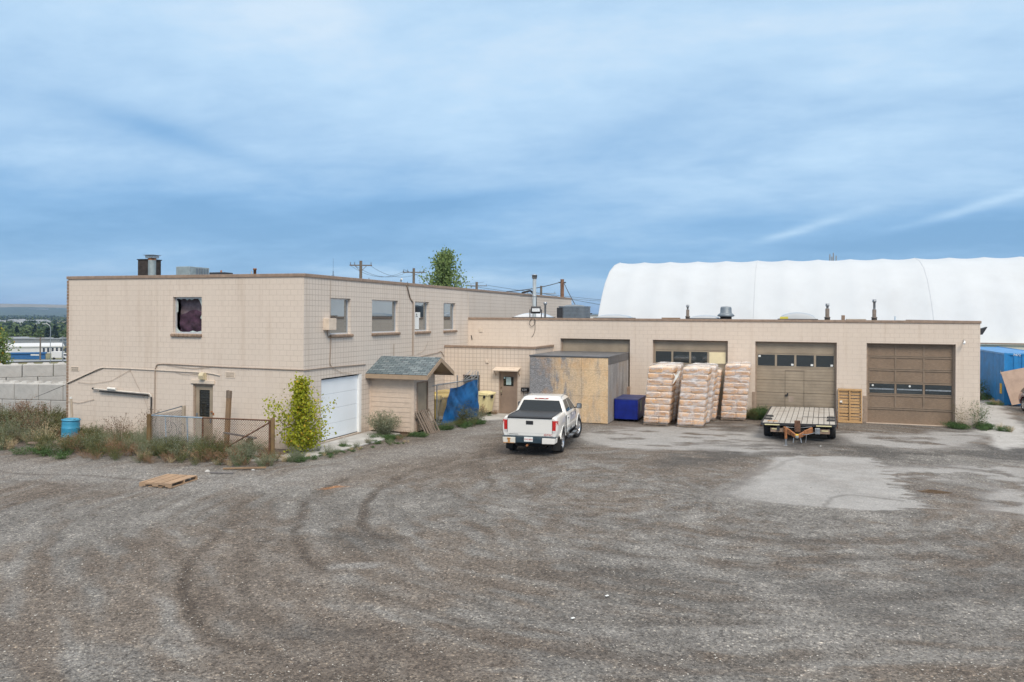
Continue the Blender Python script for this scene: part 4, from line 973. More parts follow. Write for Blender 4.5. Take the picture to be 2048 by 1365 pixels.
# reveal linings and jamb guards
for (a, b) in DO[1:]: MB().box(a-.14, YG-.02, 0, a, YG-.001, 1.25).build('jamb_guard', 'trim_tan', G)
sc_ = MB().tube([(7.62, YG-.18, 3.84), (7.56, YG-.36, 3.76)], .045, 10).tube([(7.62, YG, 3.9), (7.62, YG-.16, 3.86)], .02, 6).lathe([(.05,0),(.05,.02)], (7.62, YG-.02, 3.9), 10, axis='y').build('security_camera', 'white_paint', G)
fl = MB(); fl.prism([(XR, 4.42), (XR+.30, 4.52), (XR+.10, 4.16), (XR, 4.16)], YG+.05, YG+.4, 'y'); fl.build('floodlight', 'dark_metal', G, bevel=.01, label='wedge shaped floodlight on the right end wall')
MB().box(-15.75, YG-.04, 3.98, -15.55, YG, 4.18).lathe([(0,0),(.04,0)], (-15.65, YG-.045, 4.08), 10, axis='y').build('wall_bell', 'cream_paint', G, bevel=.01)
run('cable', [(-12.72, YG-.07, 4.75), (-12.9, YG-.07, 4.5), (-12.75, YG-.07, 4.28), (-12.55, YG-.07, 4.45), (-12.6, YG-.07, 4.75)], .013, 'cable_black', G)
run('cable', [(-12.55, YG-.03, 4.7), (-12.56, YG-.03, 4.1), (-12.66, YG-.03, 3.85), (-12.75, YG-.03, 3.75)], .01, 'cable_black', G)
run('cable', [(-16.2, YG-.03, 3.8), (-16.15, YG-.03, 3.55)], .02, 'cable_black', G)
# joint line where the garage meets the lower block
# ---------------- garage roof equipment
def dome_light(x, y, w, d, h, mat, label):
    t = thing('skylight', label, 'skylight', (x, y, 4.55), group='domed skylights on the garage roof')
    MB().box(-w/2-.06, -d/2-.06, 0, w/2+.06, d/2+.06, .26).build('curb', 'unit_dark', t, local=True)
    k = 14; v = []; f = []
    for i in range(k+1):
        for j in range(k+1):
            u, q = 2*i/k-1, 2*j/k-1; v.append((u*w/2, q*d/2, .26+h*(1-u*u)**.55*(1-q*q)**.55 if abs(u) < 1 and abs(q) < 1 else .26))
    for i in range(k):
        for j in range(k): a_ = i*(k+1)+j; f.append((a_, a_+k+1, a_+k+2, a_+1))
    MB().add(v, f, 0, True).build('dome', mat, t, local=True)
dome_light(-14.0, 45.0, 2.1, 1.4, .26, 'skylight', 'white domed skylight at the foot of the tall flue, left end of the garage roof')
dome_light(-9.1, 44.6, 2.0, 1.4, .18, 'skylight_grey', 'grey low skylight just right of the dark condenser unit')
dome_light(-4.1, 44.6, 1.6, 1.4, .16, 'skylight_grey', 'shallow skylight between the thin flue and the round exhaust fan')
dome_light(.62, 44.6, 1.85, 1.4, .34, 'skylight_grey', 'bulging skylight with a yellow patch on its edge')
MB().box(-.25, 43.88, 4.80, .15, 43.93, 4.92).build('yellow_flashing', 'yellow_flash', [o for o in bpy.data.objects if o.name.startswith('skylight') and o.get('label','').startswith('bulging')][0])
t = thing('tall_flue', 'tall slim pale metal flue with a collar cap standing on the garage roof', 'flue', (-13.66, 44, 4.55))
MB().lathe([(.105,0),(.105,2.5)], n=16).build('pipe', 'duct_pale', t, local=True); MB().lathe([(.11,2.45),(.15,2.5),(.15,2.66),(.17,2.66),(.16,2.70),(0,2.72)], n=16).build('flue_cap', 'galvanised', t, local=True); MB().lathe([(.105,1.42),(.115,1.43),(.115,1.48),(.105,1.49)], n=16).build('collar', 'galvanised', t, local=True)
MB().tube([(0,0,1.45),(-1.6,2.2,1.5)], .012, 5).build('stay', 'dark_metal', t, local=True)
t = thing('vent_stack', 'small capped vent just behind the black floodlight on the garage roof', 'vent', (-13.1, 44.3, 4.55)); MB().lathe([(.06,0),(.06,.95),(.1,1.0),(.1,1.12),(.07,1.14),(0,1.14)], n=12).build('pipe', 'galvanised', t, local=True)
t = thing('floodlight', 'black box floodlight clamped to the garage parapet with a looped cable', 'floodlight', (-12.63, YG+.3, 4.78), R(20))
MB().prism([(-.22,.28),(.2,.22),(.26,.52),(-.16,.62)], -.26, .26, 'x').build('housing', 'unit_dark', t, local=True, bevel=.03)
MB().quad((-.2,-.235,.33),(.2,-.235,.33),(.2,-.20,.5),(-.2,-.20,.5)).build('lens', 'galvanised', t, local=True, fixn=False)
MB().box(-.33,-.1,.0,-.29,.2,.45).box(.29,-.1,.0,.33,.2,.45).box(-.33,-.05,0,.33,.1,.04).build('bracket', 'dark_metal', t, local=True)
t = thing('condenser_unit', 'large round cornered grey air conditioning condenser on the garage roof', 'air conditioner', (-11.35, 44.3, 4.55))
pr = []; hw, hd, rc = .86, .6, .42
for (sx_, sy_, a0) in ((1,-1,-90),(1,1,0),(-1,1,90),(-1,-1,180)):
    r2 = rc if sy_ < 0 or sx_ > 0 else .08
    for k in range(6): an = R(a0+90*k/5); pr.append((sx_*(hw-r2)+r2*math.cos(an), sy_*(hd-r2)+r2*math.sin(an)))
MB().prism(pr, .05, .82, 'z').build('coil', 'unit_grey', t, local=True)
MB().prism([(p[0]*1.03, p[1]*1.03) for p in pr], .82, .89, 'z').prism([(p[0]*1.03, p[1]*1.03) for p in pr], 0, .05, 'z').lathe([(.62,.89),(.5,.95),(.1,.99),(0,.99)], n=20).build('casing', 'unit_grey', t, local=True)
lv = MB()
for k in range(9): lv.prism([(p[0]*1.008, p[1]*1.008) for p in pr], .12+k*.077, .132+k*.077, 'z')
lv.build('louvre', 'unit_dark', t, local=True)
MB().box(-.88,-.62,.1,-.55,-.55,.8).build('service_panel', 'unit_dark', t, local=True)
t = thing('riser_cable', 'thick black cable hooped over the office parapet beside the condenser', 'cable', (X0+.1, 52, 4.5))
run('conduit', [(X0-.3, 51, 6.42), (X0+.1, 51.6, 6.6), (X0+.35, 52.0, 6.2), (X0+.3, 52.2, 4.5)], .07, 'black_plastic', t, 8)
def flue(x, y, h1, h2, r1, r2, label, mat='conduit_tan'):
    t = thing('roof_flue', label, 'flue', (x, y, 4.55), group='short capped flues on the garage roof')
    MB().lathe([(r1*1.35,0),(r1*1.35,.32),(r1*1.5,.33),(r1*1.5,.37),(r1,.38),(r1,h1),(r2,h1)], n=14).build('outer_pipe', mat, t, local=True)
    MB().lathe([(r2,h1),(r2,h2-.14),(r2*1.6,h2-.12),(r2*1.6,h2-.04),(r2*1.1,h2-.02),(r2*2,h2),(0,h2+.02)], n=14).build('flue_cap', 'galvanised', t, local=True)
simple('flue_brown', (.17,.14,.12), .6, .2, vary=.2)
flue(-4.98, 44, .72, .97, .085, .05, 'stubby brown flue left of the round exhaust fan', 'flue_brown')
flue(2.05, 44, .80, 1.04, .10, .06, 'grey brown flue between the bulging skylight and the tallest capped flue', 'flue_brown')
flue(4.25, 44, .76, 1.25, .095, .06, 'flue with a long galvanised top, rightmost on the garage roof', 'flue_brown')
t = thing('exhaust_fan', 'grey mushroom shaped exhaust fan on the garage roof', 'exhaust fan', (-2.98, 44, 4.55))
MB().lathe([(.30,0),(.30,.34),(.36,.36)], n=20).build('curb', 'unit_dark', t, local=True)
MB().lathe([(.42,.36),(.45,.42),(.34,.52),(.30,.56),(.29,.80),(.25,.88),(0,.90)], n=24).build('cowl', 'unit_grey', t, local=True); bpy.data.objects[-1] if False else None
t = thing('roof_board', 'flat timber board lying beside the stubby flue on the garage roof', 'board', (-6.0, 44, 4.55)); MB().box(-.35,-.2,.22,.6,.2,.28).build('board', 'post_wood', t, local=True)
t = thing('roof_block', 'small dark brown block on the garage roof edge', 'block', (2.8, 44, 4.55)); MB().box(-.08,-.1,0,.08,.1,.46).build('block', 'sill_brown', t, local=True, bevel=.01)
t = thing('roof_tarp', 'flat tan sheet lying between the last two flues', 'sheet', (3.4, 44, 4.55)); MB().box(-.45,-.3,.2,.45,.3,.27).build('sheet', 'post_pale', t, local=True)
t = thing('pipe_nipple', 'tiny blue grey pipe stub near the right end of the garage roof', 'pipe', (5.2, 44, 4.55)); MB().lathe([(.03,0),(.03,.42),(0,.42)], n=8).build('pipe', 'blue_gal', t, local=True)

# ================================================================== low entrance block
E_ = thing('entrance_annex', 'small flat roofed beige block entrance with grid joints and a brown door', 'building', (-14, 37.4, 0))
YA, XA = 37.4, -11.55
mb = MB(); wall(mb, 'y', YA, X0+.01, XA, -.1, 3.26, [(-15.37, -14.45, .92, 1.90), (-13.42, -12.46, .03, 2.17)], .12, 1); mb.build('front_wall', 'annex_block', E_, fixn=False)
MB().quad((XA, YA, -.1), (XA, YG, -.1), (XA, YG, 3.26), (XA, YA, 3.26)).build('side_wall', 'annex_block_side', E_, fixn=False)
MB().box(X0+.02, YA+.1, 3.1, XA-.1, YG-.01, 3.2).build('roof', 'concrete', E_)
MB().box(X0+.02, YA-.04, 3.26, XA+.04, YA+.16, 3.37).box(XA-.16, YA+.162, 3.26, XA+.04, YG-.01, 3.368).build('parapet_cap', 'cap_brown', E_, bevel=.008)
f = MB(); f.box(-15.37, YA+.06, .92, -15.32, YA+.1, 1.9).box(-14.5, YA+.06, .92, -14.45, YA+.1, 1.9).box(-15.32, YA+.06, .92, -14.5, YA+.1, .97).box(-15.32, YA+.06, 1.85, -14.5, YA+.1, 1.9).box(-14.93, YA+.06, .97, -14.89, YA+.1, 1.85)
wn_ = f.build('window', 'cap_brown', E_); MB().quad((-15.32, YA+.09, .97), (-14.5, YA+.09, .97), (-14.5, YA+.09, 1.85), (-15.32, YA+.09, 1.85)).build('pane', 'glass_door', wn_, fixn=False)
f = MB(); f.box(-13.42, YA+.02, .03, -13.37, YA+.11, 2.17).box(-12.51, YA+.02, .03, -12.46, YA+.11, 2.17).box(-13.37, YA+.02, 2.12, -12.51, YA+.11, 2.17); fr = f.build('door_frame', 'trim_tan', E_)
d = MB().box(-13.37, YA+.05, .04, -12.51, YA+.1, 2.12).build('door', 'door_brown', E_, bevel=.006, label='brown steel entrance door with papers taped to its window')
MB().box(-13.20, YA+.042, 1.40, -12.68, YA+.048, 1.86).build('door_light', 'glass_door', d)
MB().box(-13.06, YA+.036, 1.46, -12.80, YA+.04, 1.64).box(-13.06, YA+.036, 1.645, -12.81, YA+.0395, 1.84).box(-13.19, YA+.036, 1.76, -13.11, YA+.04, 1.84).build('notice', 'paper', d)
q = MB()
for k in range(7): q.box(-13.04, YA+.0335, 1.50+k*.048, -12.83-.03*(k % 2), YA+.0355, 1.512+k*.048)
q.build('notice_text', 'paper_ink', d)
MB().cbox((-13.30, YA+.02, 1.12), (.05,.05,.08)).cbox((-13.30, YA+.02, 1.33), (.045,.04,.045)).cbox((-13.30, YA+.02, .98), (.05,.05,.03)).build('handle', 'chrome', d)
aw = MB(); aw.add([(-13.62,YA,2.33),(-12.30,YA,2.33),(-12.30,YA-.42,2.21),(-13.62,YA-.42,2.21),(-13.62,YA,2.29),(-12.30,YA,2.29),(-12.30,YA-.42,2.16),(-13.62,YA-.42,2.16)], [(0,1,2,3),(7,6,5,4),(3,2,6,7),(0,3,7,4),(1,5,6,2),(0,4,5,1)])
aw = aw.build('awning', 'cream_paint', E_); MB().bar((-13.58,YA-.34,2.2),(-13.58,YA-.01,1.92),.03,.03).bar((-12.34,YA-.34,2.2),(-12.34,YA-.01,1.92),.03,.03).build('bracket', 'conduit_tan', aw)
MB().box(-14.12, YA-.06, 2.52, -13.98, YA, 2.68).build('alarm_box', 'cream_paint', E_, bevel=.01)
mbx = MB().box(-12.24, YA-.12, 1.16, -11.84, YA, 1.36).build('letter_box', 'sign_black', E_, bevel=.012, label='black letter box with white house numbers')
for i_, ch in enumerate('129'): text_mesh(ch, .13, 'letter_white', mbx, (-12.16+.09*i_-E_.location.x+.0, YA-.128-E_.location.y, 1.25), (R(90), 0, 0), 'numeral')
MB().box(-12.14, YA-.06, 1.0, -12.12, YA-.04, 1.16).box(-11.95, YA-.06, 1.0, -11.93, YA-.04, 1.16).build('newspaper_hook', 'dark_metal', mbx)
# the black lamp on the corner
MB().prism([(0,0),(.02,.3),(-.26,.16),(-.2,.1),(-.17,-.12),(-.05,-.2)], -.09, .09, 'y').xf(Matrix.Translation((XA+.12, YA-.25, 2.70))).build('wall_lamp', 'black_plastic', E_, bevel=.02, label='black wall lamp at the corner')

# ================================================================== timber porch
PCH = thing('porch', 'small clapboard porch with grey blue shingle gable roof built against the block wall', 'porch', (X0, 30.6, 0))
PX, PA, PB = -14.36, 29.7, 31.75      # front x, near and far side y
s_ = MB(); hh_ = .2
for k in range(11):
    z0 = .08+k*.2; z1 = min(z0+.2, 2.28)
    s_.add([(X0, PA, z0), (PX-.14, PA, z0), (PX-.14, PA+.014, z1), (X0, PA+.014, z1), (X0, PA+.03, z0), (PX-.14, PA+.03, z0)], [(0,1,2,3),(0,4,5,1)])
s_.build('siding', 'siding', PCH)
c_ = MB().box(PX-.14, PA-.015, .05, PX+.012, PA+.1, 2.28).box(X0+.0, PA-.012, .05, X0+.07, PA+.0, 2.28); c_.build('corner_board', 'siding', PCH)
gb = MB(); ym = (PA+PB)/2
gb.add([(PX, PA+.1, .05), (PX, 30.02, .05), (PX, 30.02, 2.05), (PX, 30.98, 2.05), (PX, 30.98, .05), (PX, PB, .05), (PX, PB, 2.28), (PX, ym, 3.0), (PX, PA+.1, 2.32)], [(0,1,2,8),(2,3,7,8),(3,4,5,6),(3,6,7)])
gb.build('gable_wall', 'siding', PCH)
gr = MB()
for k in range(14):
    z0 = .2+k*.2
    for (ya, yb) in (((PA+.1), 30.0), (31.0, PB)):
        if z0 < 2.25: gr.box(PX-.001, ya, z0, PX+.004, yb, z0+.010)
gr.build('board_gap', 'trim_tan', PCH)
MB().box(PX, 29.96, .05, PX+.03, 30.02, 2.11).box(PX, 30.98, .05, PX+.03, 31.04, 2.11).box(PX, 30.02, 2.05, PX+.03, 30.98, 2.11).build('door_frame', 'cap_brown', PCH)
MB().box(PX-.06, 30.02, .06, PX-.02, 30.98, 2.05).build('door', 'door_tan', PCH, label='plain brown porch door')
MB().lathe([(0,.0),(.05,.01),(.07,.05),(.07,.12),(.04,.14),(0,.14)], (PX+.0, 30.35, 2.33), 10, axis='x').build('porch_lamp', 'dark_metal', PCH)
MB().box(X0, PB-.04, .05, PX, PB, 2.28).build('far_wall', 'siding', PCH)
# roof: two slopes with thickness, overhanging the gable
XO = -13.62; ya_, yb_ = PA-.35, PB+.35; zr, ze = 3.09, 2.44
def slope(y_e, nm):
    v = [(X0+.0, y_e, ze), (XO, y_e, ze), (XO, ym, zr), (X0, ym, zr)]
    n_ = (Vector(v[1])-Vector(v[0])).cross(Vector(v[3])-Vector(v[0])).normalized(); n_ = n_ if n_.z > 0 else -n_
    w_ = [tuple(Vector(p)+n_*.035) for p in v]
    m_ = MB().add(w_+v, [(0,1,2,3),(7,6,5,4),(0,4,5,1),(1,5,6,2),(3,2,6,7),(0,3,7,4)]); o_ = m_.build(nm, 'shingles', PCH)
    uv = o_.data.uv_layers.new(name='UVMap'); L_ = (Vector(v[3])-Vector(v[0])).length
    for lp in o_.data.loops:
        p = o_.data.vertices[lp.vertex_index].co; yy_ = p.y+PCH.location.y; uv.data[lp.index].uv = (p.x, abs(yy_-y_e)/abs(ym-y_e)*L_+.001)
    return o_
slope(ya_, 'roof'); slope(yb_, 'roof')
fs = MB(); fs.box(X0, ya_-.03, ze-.17, XO, ya_, ze+.01).box(X0, yb_, ze-.17, XO, yb_+.03, ze+.01)
for y_e in (ya_, yb_):
    fs.add([(XO, y_e, ze-.17), (XO, ym, zr-.17), (XO, ym, zr), (XO, y_e, ze), (XO+.03, y_e, ze-.17), (XO+.03, ym, zr-.17), (XO+.03, ym, zr+.0), (XO+.03, y_e, ze+.0)], [(0,1,2,3),(7,6,5,4),(0,4,5,1),(3,2,6,7),(0,3,7,4)])
    fs.quad((X0, y_e, ze-.06), (XO, y_e, ze-.06), (XO, ym, zr-.06), (X0, ym, zr-.06))
fs.build('fascia', 'fascia', PCH)

# ================================================================== chipboard shed against the garage
O = thing('chipboard_shed', 'boxy chipboard shed, grey on the left and fresh tan on the right, black roof sheet', 'shed', (-9.4, 35.66, 0))
OX0, OX1, OY, OT = -11.28, -7.56, 35.66, 3.04
p_ = MB(); xs_ = [OX0, OX0+1.22, OX0+2.48, OX1]; zs_ = [.02, 1.24, 2.42, OT-.06]
for i in range(3):
    for j in range(3): p_.box(xs_[i]+.004, OY, zs_[j]+.004, xs_[i+1]-.004, OY+.02, zs_[j+1]-.004)
p_.build('front_board', 'osb_front', O)
p_ = MB(); ysd = [OY+.022, OY+1.25, OY+2.5, OY+3.75, YG-.012]
for i in range(4): p_.add([(OX1-.02, ysd[i]+.003, .02), (OX1-.02, ysd[i+1]-.003, .02), (OX1-.02, ysd[i+1]-.003, OT-.34+.0), (OX1-.02, ysd[i]+.003, OT-.34), (OX1, ysd[i]+.003, .02), (OX1, ysd[i+1]-.003, .02), (OX1, ysd[i+1]-.003, OT-.34), (OX1, ysd[i]+.003, OT-.34)], [(0,1,2,3),(7,6,5,4),(0,4,5,1),(1,5,6,2),(2,6,7,3),(3,7,4,0)])
p_.build('side_board', 'osb_side', O)
MB().box(OX0, OY+.022, .02, OX0+.02, YG-.012, OT-.05).build('far_side_board', 'osb_side', O)
MB().box(OX0-.03, OY-.02, OT-.05, OX1+.02, YG-.01, OT+.015).box(OX1-.01, OY+.022, OT-.36, OX1+.014, YG-.012, OT-.052).build('roof_sheet', 'black_sheet', O, bevel=.01)
pc = MB()
for x_ in xs_[1:3]: pc.box(x_-.004, OY+.004, .02, x_+.004, OY+.012, OT-.06)
pc.build('batten', 'interior_dark', O)
MB().box(OX1+.0, YG-.4, .9, OX1+.1, YG-.02, 1.3).build('offcut', 'cap_brown', O)
# ================================================================== pickup truck
T = thing('pickup_truck', 'white crew cab pickup with black bed cover and a rusty left bumper corner', 'pickup truck', (-8.5, 27.7, 0), R(5.5))
def loft(stn, ring, smooth=True):
    """stn: list of (y, sx, zb, zt); ring: half profile of (x fraction, t between zb and zt)"""
    full = [(x, t) for x, t in ring] + [(-x, t) for x, t in reversed(ring) if x > 1e-6]
    n = len(full); v = []; f = []
    for (y, sx, zb, zt) in stn: v += [(x*sx, y, zb+(zt-zb)*t) for x, t in full]
    for i in range(len(stn)-1):
        for j in range(n): f.append((i*n+j, i*n+(j+1) % n, (i+1)*n+(j+1) % n, (i+1)*n+j))
    m_ = MB().add(v, f, 0, smooth); m_.add(v[:n], [tuple(range(n))], 0); m_.add(v[-n:], [tuple(range(n-1, -1, -1))], 0)
    return m_
def loft_closed(stn, ring):
    m_ = loft(stn, ring); full = len(ring)*2 - sum(1 for x, t in ring if x <= 1e-6); n = full; k = len(stn)
    m_.v = m_.v[:k*n]; m_.f = m_.f[:(k-1)*n]+[tuple(range(n)), tuple(range((k-1)*n, k*n))]; m_.m = [0]*len(m_.f); m_.sm = [True]*((k-1)*n)+[False, False]
    return m_
ring = [(0,0),(.86,0),(.94,.06),(.985,.25),(1.0,.45),(1.0,.62),(.985,.80),(.955,.92),(.93,.985),(.88,1.0),(0,1.0)]
def arches(o):
    cs = []
    for yy in (0, 3.64):
        for sx in (-1, 1):
            c_ = MB(); v = []; n = 28
            for xx in (sx*.60, sx*1.2):
                for j in range(n): a_ = 2*math.pi*j/n; v.append((xx, yy+.50*math.cos(a_), .43+.50*math.sin(a_)))
            f = [tuple(range(n)), tuple(range(2*n-1, n-1, -1))]+[(j, (j+1) % n, (j+1) % n+n, j+n) for j in range(n)]
            c_.add(v, f); cs.append(c_)
    cut(o, cs)
bed = loft_closed([(-1.13,.955,.66,1.31),(-1.10,.975,.62,1.345),(-.9,.99,.56,1.36),(-.3,1.0,.52,1.36),(.4,1.0,.52,1.36),(.675,1.0,.52,1.36)], ring).build('bed', 'truck_paint', T, local=True)
arches(bed)
body = loft_closed([(.70,1.0,.50,1.30),(1.5,1.005,.48,1.30),(2.8,1.005,.48,1.28),(3.0,1.0,.48,1.26),(3.6,.995,.50,1.23),(4.15,.97,.52,1.17),(4.40,.93,.54,1.10),(4.52,.86,.60,1.0)], ring).build('body', 'truck_paint', T, local=True)
arches(body)
for o_ in (bed, body):
    for p_ in o_.data.polygons: p_.use_smooth = abs(p_.normal.y) < .9
# cab with rounded corners
def rrect(y0, y1, hw, r, n=5):
    o_ = []
    for (cx_, cy_, a0) in ((hw-r, y0+r, -90), (hw-r, y1-r, 0), (-hw+r, y1-r, 90), (-hw+r, y0+r, 180)):
        for k in range(n): a_ = R(a0+90*k/(n-1)); o_.append((cx_+r*math.cos(a_), cy_+r*math.sin(a_)))
    return o_
cabst = [(1.22,.70,3.16,.985),(1.30,.73,3.06,.965),(1.55,.86,2.72,.86),(1.74,.955,2.47,.775),(1.82,1.01,2.36,.72),(1.86,1.08,2.26,.64),(1.875,1.3,2.0,.4)]
v = []; f = []; 
for (zz_, y0_, y1_, hw) in cabst: v += [(x, y, zz_) for x, y in rrect(y0_, y1_, hw, .10 if zz_ < 1.8 else .16)]
n = 20
for i in range(len(cabst)-1):
    for j in range(n): f.append((i*n+j, i*n+(j+1) % n, (i+1)*n+(j+1) % n, (i+1)*n+j))
f.append(tuple(range((len(cabst)-1)*n, len(cabst)*n)))
cab = MB().add(v, f, 0, True).build('cab', 'truck_paint', T, local=True)
def cabat(z):
    for a_, b_ in zip(cabst, cabst[1:]):
        if a_[0] <= z <= b_[0]:
            t = (z-a_[0])/(b_[0]-a_[0]); return [a_[k]+(b_[k]-a_[k])*t for k in (1, 2, 3)]
def band(fn, z0, z1, k=4):
    v = []; f = []
    for i in range(k+1):
        z_ = z0+(z1-z0)*i/k; v += fn(z_)
    for i in range(k): f.append((2*i, 2*i+1, 2*i+3, 2*i+2))
    return MB().add(v, f, 0, True)
band(lambda z: [(-cabat(z)[2]+.105, cabat(z)[0]-.008, z), (cabat(z)[2]-.105, cabat(z)[0]-.008, z)], 1.31, 1.735).build('rear_window', 'glass_car', T, local=True, fixn=False)
band(lambda z: [(-cabat(z)[2]+.11, cabat(z)[1]+.008, z), (cabat(z)[2]-.11, cabat(z)[1]+.008, z)], 1.31, 1.75).build('windscreen', 'glass_car', T, local=True, fixn=False)
for sx in (-1, 1):
    def sw(ya0, ya1, yb0, yb1):
        def fn(z):
            t = (z-1.33)/(1.74-1.33); return [(sx*(cabat(z)[2]+.008), ya0+(ya1-ya0)*t, z), (sx*(cabat(z)[2]+.008), yb0+(yb1-yb0)*t, z)]
        return fn
    band(sw(.92, 1.12, 1.70, 1.70), 1.33, 1.74).build('side_window', 'glass_car', T, local=True, fixn=False)
    band(sw(1.80, 1.80, 2.78, 2.32), 1.33, 1.74).build('side_window', 'glass_car', T, local=True, fixn=False)
    # door seams, moulding, handles
    g_ = MB()
    for yy in (.685, 1.75, 2.88): g_.box(sx*.985 if sx > 0 else -1.004, yy-.006, .56, 1.004 if sx > 0 else -.985, yy+.006, 1.24)
    g_.build('door_seam', 'black_plastic', T, local=True)
    MB().box(*(sorted((sx*1.0, sx*1.018))[0:1]+[.80, .76]+sorted((sx*1.0, sx*1.018))[1:2]+[2.86, .84])).box(*(sorted((sx*1.0, sx*1.012))[0:1]+[.80, .845]+sorted((sx*1.0, sx*1.012))[1:2]+[2.86, .852])).build('door_moulding', 'truck_paint', T, local=True, bevel=.004)
    for yy in (1.02, 1.98):
        MB().cbox((sx*1.015, yy, 1.12), (.035, .17, .035)).build('door_handle', 'chrome', T, local=True, bevel=.008)
    # wheel arch lip
    for yy in (0, 3.64):
        lip = MB(); pts = [(sx*.975, yy+.52*math.cos(R(a_)), .43+.52*math.sin(R(a_))) for a_ in range(12, 169, 12)]
        lip.tube(pts, .045, 6).build('wheel_arch', 'truck_paint', T, local=True)
        MB().lathe([(.49,-.02),(.49,.02)], (sx*.66, yy, .43), 20, axis='x').build('arch_liner', 'black_plastic', T, local=True) if False else None
    # running board
    rb_ = MB(); rb_.tube([(sx*1.0, .72, .42), (sx*1.07, .86, .40), (sx*1.07, 2.82, .40), (sx*1.0, 2.98, .42)], .045, 8); rb_.box(min(sx*.98, sx*1.14), .9, .425, max(sx*.98, sx*1.14), 2.8, .45)
    rb_.build('running_board', 'black_plastic', T, local=True)
    MB().box(min(sx*1.0, sx*1.14), 1.05, .452, max(sx*1.0, sx*1.14), 1.5, .458).box(min(sx*1.0, sx*1.14), 1.95, .452, max(sx*1.0, sx*1.14), 2.4, .458).build('step_pad', 'unit_grey', T, local=True)
    # mirrors
    mr = MB().cbox((sx*1.17, 2.60, 1.385), (.20, .11, .20)).build('wing_mirror', 'bumper_blue', T, local=True, bevel=.04, seg=3)
    MB().bar((sx*.95, 2.62, 1.30), (sx*1.1, 2.60, 1.34), .06, .05).build('mirror_arm', 'black_plastic', mr, local=True)
    MB().cbox((sx*1.17, 2.541, 1.385), (.15, .006, .15)).build('mirror_glass', 'chrome', mr, local=True)
    # tail lamps
    tl = MB(); xa, xb = .805, .975
    tl.add([(sx*xa,-1.145,.905),(sx*.955,-1.125,.905),(sx*.985,-.98,.905),(sx*.985,-.98,1.245),(sx*.965,-1.125,1.245),(sx*xa,-1.145,1.245),(sx*xa,-1.10,.905),(sx*xa,-1.10,1.245)], [(0,1,4,5),(1,2,3,4),(5,4,3,7),(0,6,2,1),(0,5,7,6)])
    tl = tl.build('tail_lamp', 'lamp_red', T, local=True)
    q = MB(); q.add([(sx*xa,-1.148,.83),(sx*.953,-1.127,.83),(sx*.985,-.98,.83),(sx*.985,-.98,.905),(sx*.955,-1.127,.905),(sx*xa,-1.148,.905)], [(0,1,4,5),(1,2,3,4)]); q.build('reverse_light', 'lamp_clear', tl, local=True, fixn=False)
    MB().box(min(sx*.79, sx*.806), -1.14, .82, max(sx*.79, sx*.806), -1.1, 1.26).build('lamp_gasket', 'black_plastic', tl, local=True)
    # mudflap
    MB().box(min(sx*.72, sx*.98), -.585, .13, max(sx*.72, sx*.98), -.565, .62).build('mud_flap', 'black_rubber', T, local=True, bevel=.004)
tg = MB().box(-.79, -1.165, .70, .79, -1.12, 1.305).build('tailgate', 'truck_paint', T, local=True, bevel=.015, seg=3)
MB().box(-.70, -1.1665, .80, .70, -1.166, .803).build('crease', 'unit_grey', tg, local=True)
MB().box(-.13, -1.178, 1.10, .13, -1.16, 1.23).build('tailgate_handle', 'black_plastic', tg, local=True, bevel=.01)
text_mesh('GMC', .095, 'letter_red', tg, (.66, -1.169, .755), (R(90), 0, 0), 'badge', sx=1.5); MB().box(-.74, -1.172, .745, -.40, -1.166, .765).build('chrome_badge', 'letter_chrome', tg, local=True)
MB().box(-.795, -1.19, 1.305, .795, -1.06, 1.365).build('spoiler_cap', 'black_plastic', tg, local=True, bevel=.02, seg=3)
MB().box(-.80, -1.06, 1.33, .80, .67, 1.375).box(-.81,-.98,1.374,-.77,.66,1.39).box(.77,-.98,1.374,.81,.66,1.39).build('bed_cover', 'tonneau', T, local=True, bevel=.008)
bp = MB().box(-.46, -1.33, .48, .46, -1.12, .665).box(-.95, -1.31, .665, .95, -1.10, .70).build('rear_bumper', 'bumper_blue', T, local=True, bevel=.015)
MB().add([(-.47,-1.335,.46),(-.90,-1.31,.46),(-.97,-1.12,.50),(-.47,-1.12,.46),(-.47,-1.335,.665),(-.93,-1.31,.665),(-.985,-1.12,.665),(-.47,-1.12,.665)], [(0,1,5,4),(1,2,6,5),(4,5,6,7),(3,2,1,0),(0,4,7,3)]).build('bumper_corner', 'truck_paint_low', bp, local=True, bevel=.02, label='rust streaked bumper corner')
MB().add([(.47,-1.335,.46),(.90,-1.31,.46),(.97,-1.12,.50),(.47,-1.12,.46),(.47,-1.335,.665),(.93,-1.31,.665),(.985,-1.12,.665),(.47,-1.12,.665)], [(0,1,5,4),(1,2,6,5),(4,5,6,7),(3,2,1,0),(0,4,7,3)]).build('bumper_corner', 'truck_paint', bp, local=True, bevel=.02)
st_ = MB(); 
for (xa, xb, za, zb) in ((-.735,-.66,.50,.63),(-.76,-.64,.60,.645),(-.70,-.67,.462,.52),(-.9,-.5,.463,.478)): st_.box(xa, -1.341+.01*(xa < -.8), za, xb, -1.325, zb)
st_.build('rust_stain', 'rust_stain', bp, local=True)
pl = MB().box(-.155, -1.345, .53, .155, -1.333, .69).build('licence_plate', 'paper_white', T, local=True, bevel=.004)
text_mesh('CMG-8056', .075, 'letter_red', pl, (0, -1.347, .605), (R(90), 0, 0), 'plate_number', sx=.85)
MB().tube([(-.05,-1.36,.40),(-.05,-1.05,.40)], .045, 4).build('tow_hitch', 'rusty_orange', T, local=True)
MB().lathe([(.05,-1.28),(.055,-.9),(.045,-1.27)], (.63,0,.40), 14, axis='y').build('exhaust', 'chrome', T, local=True)
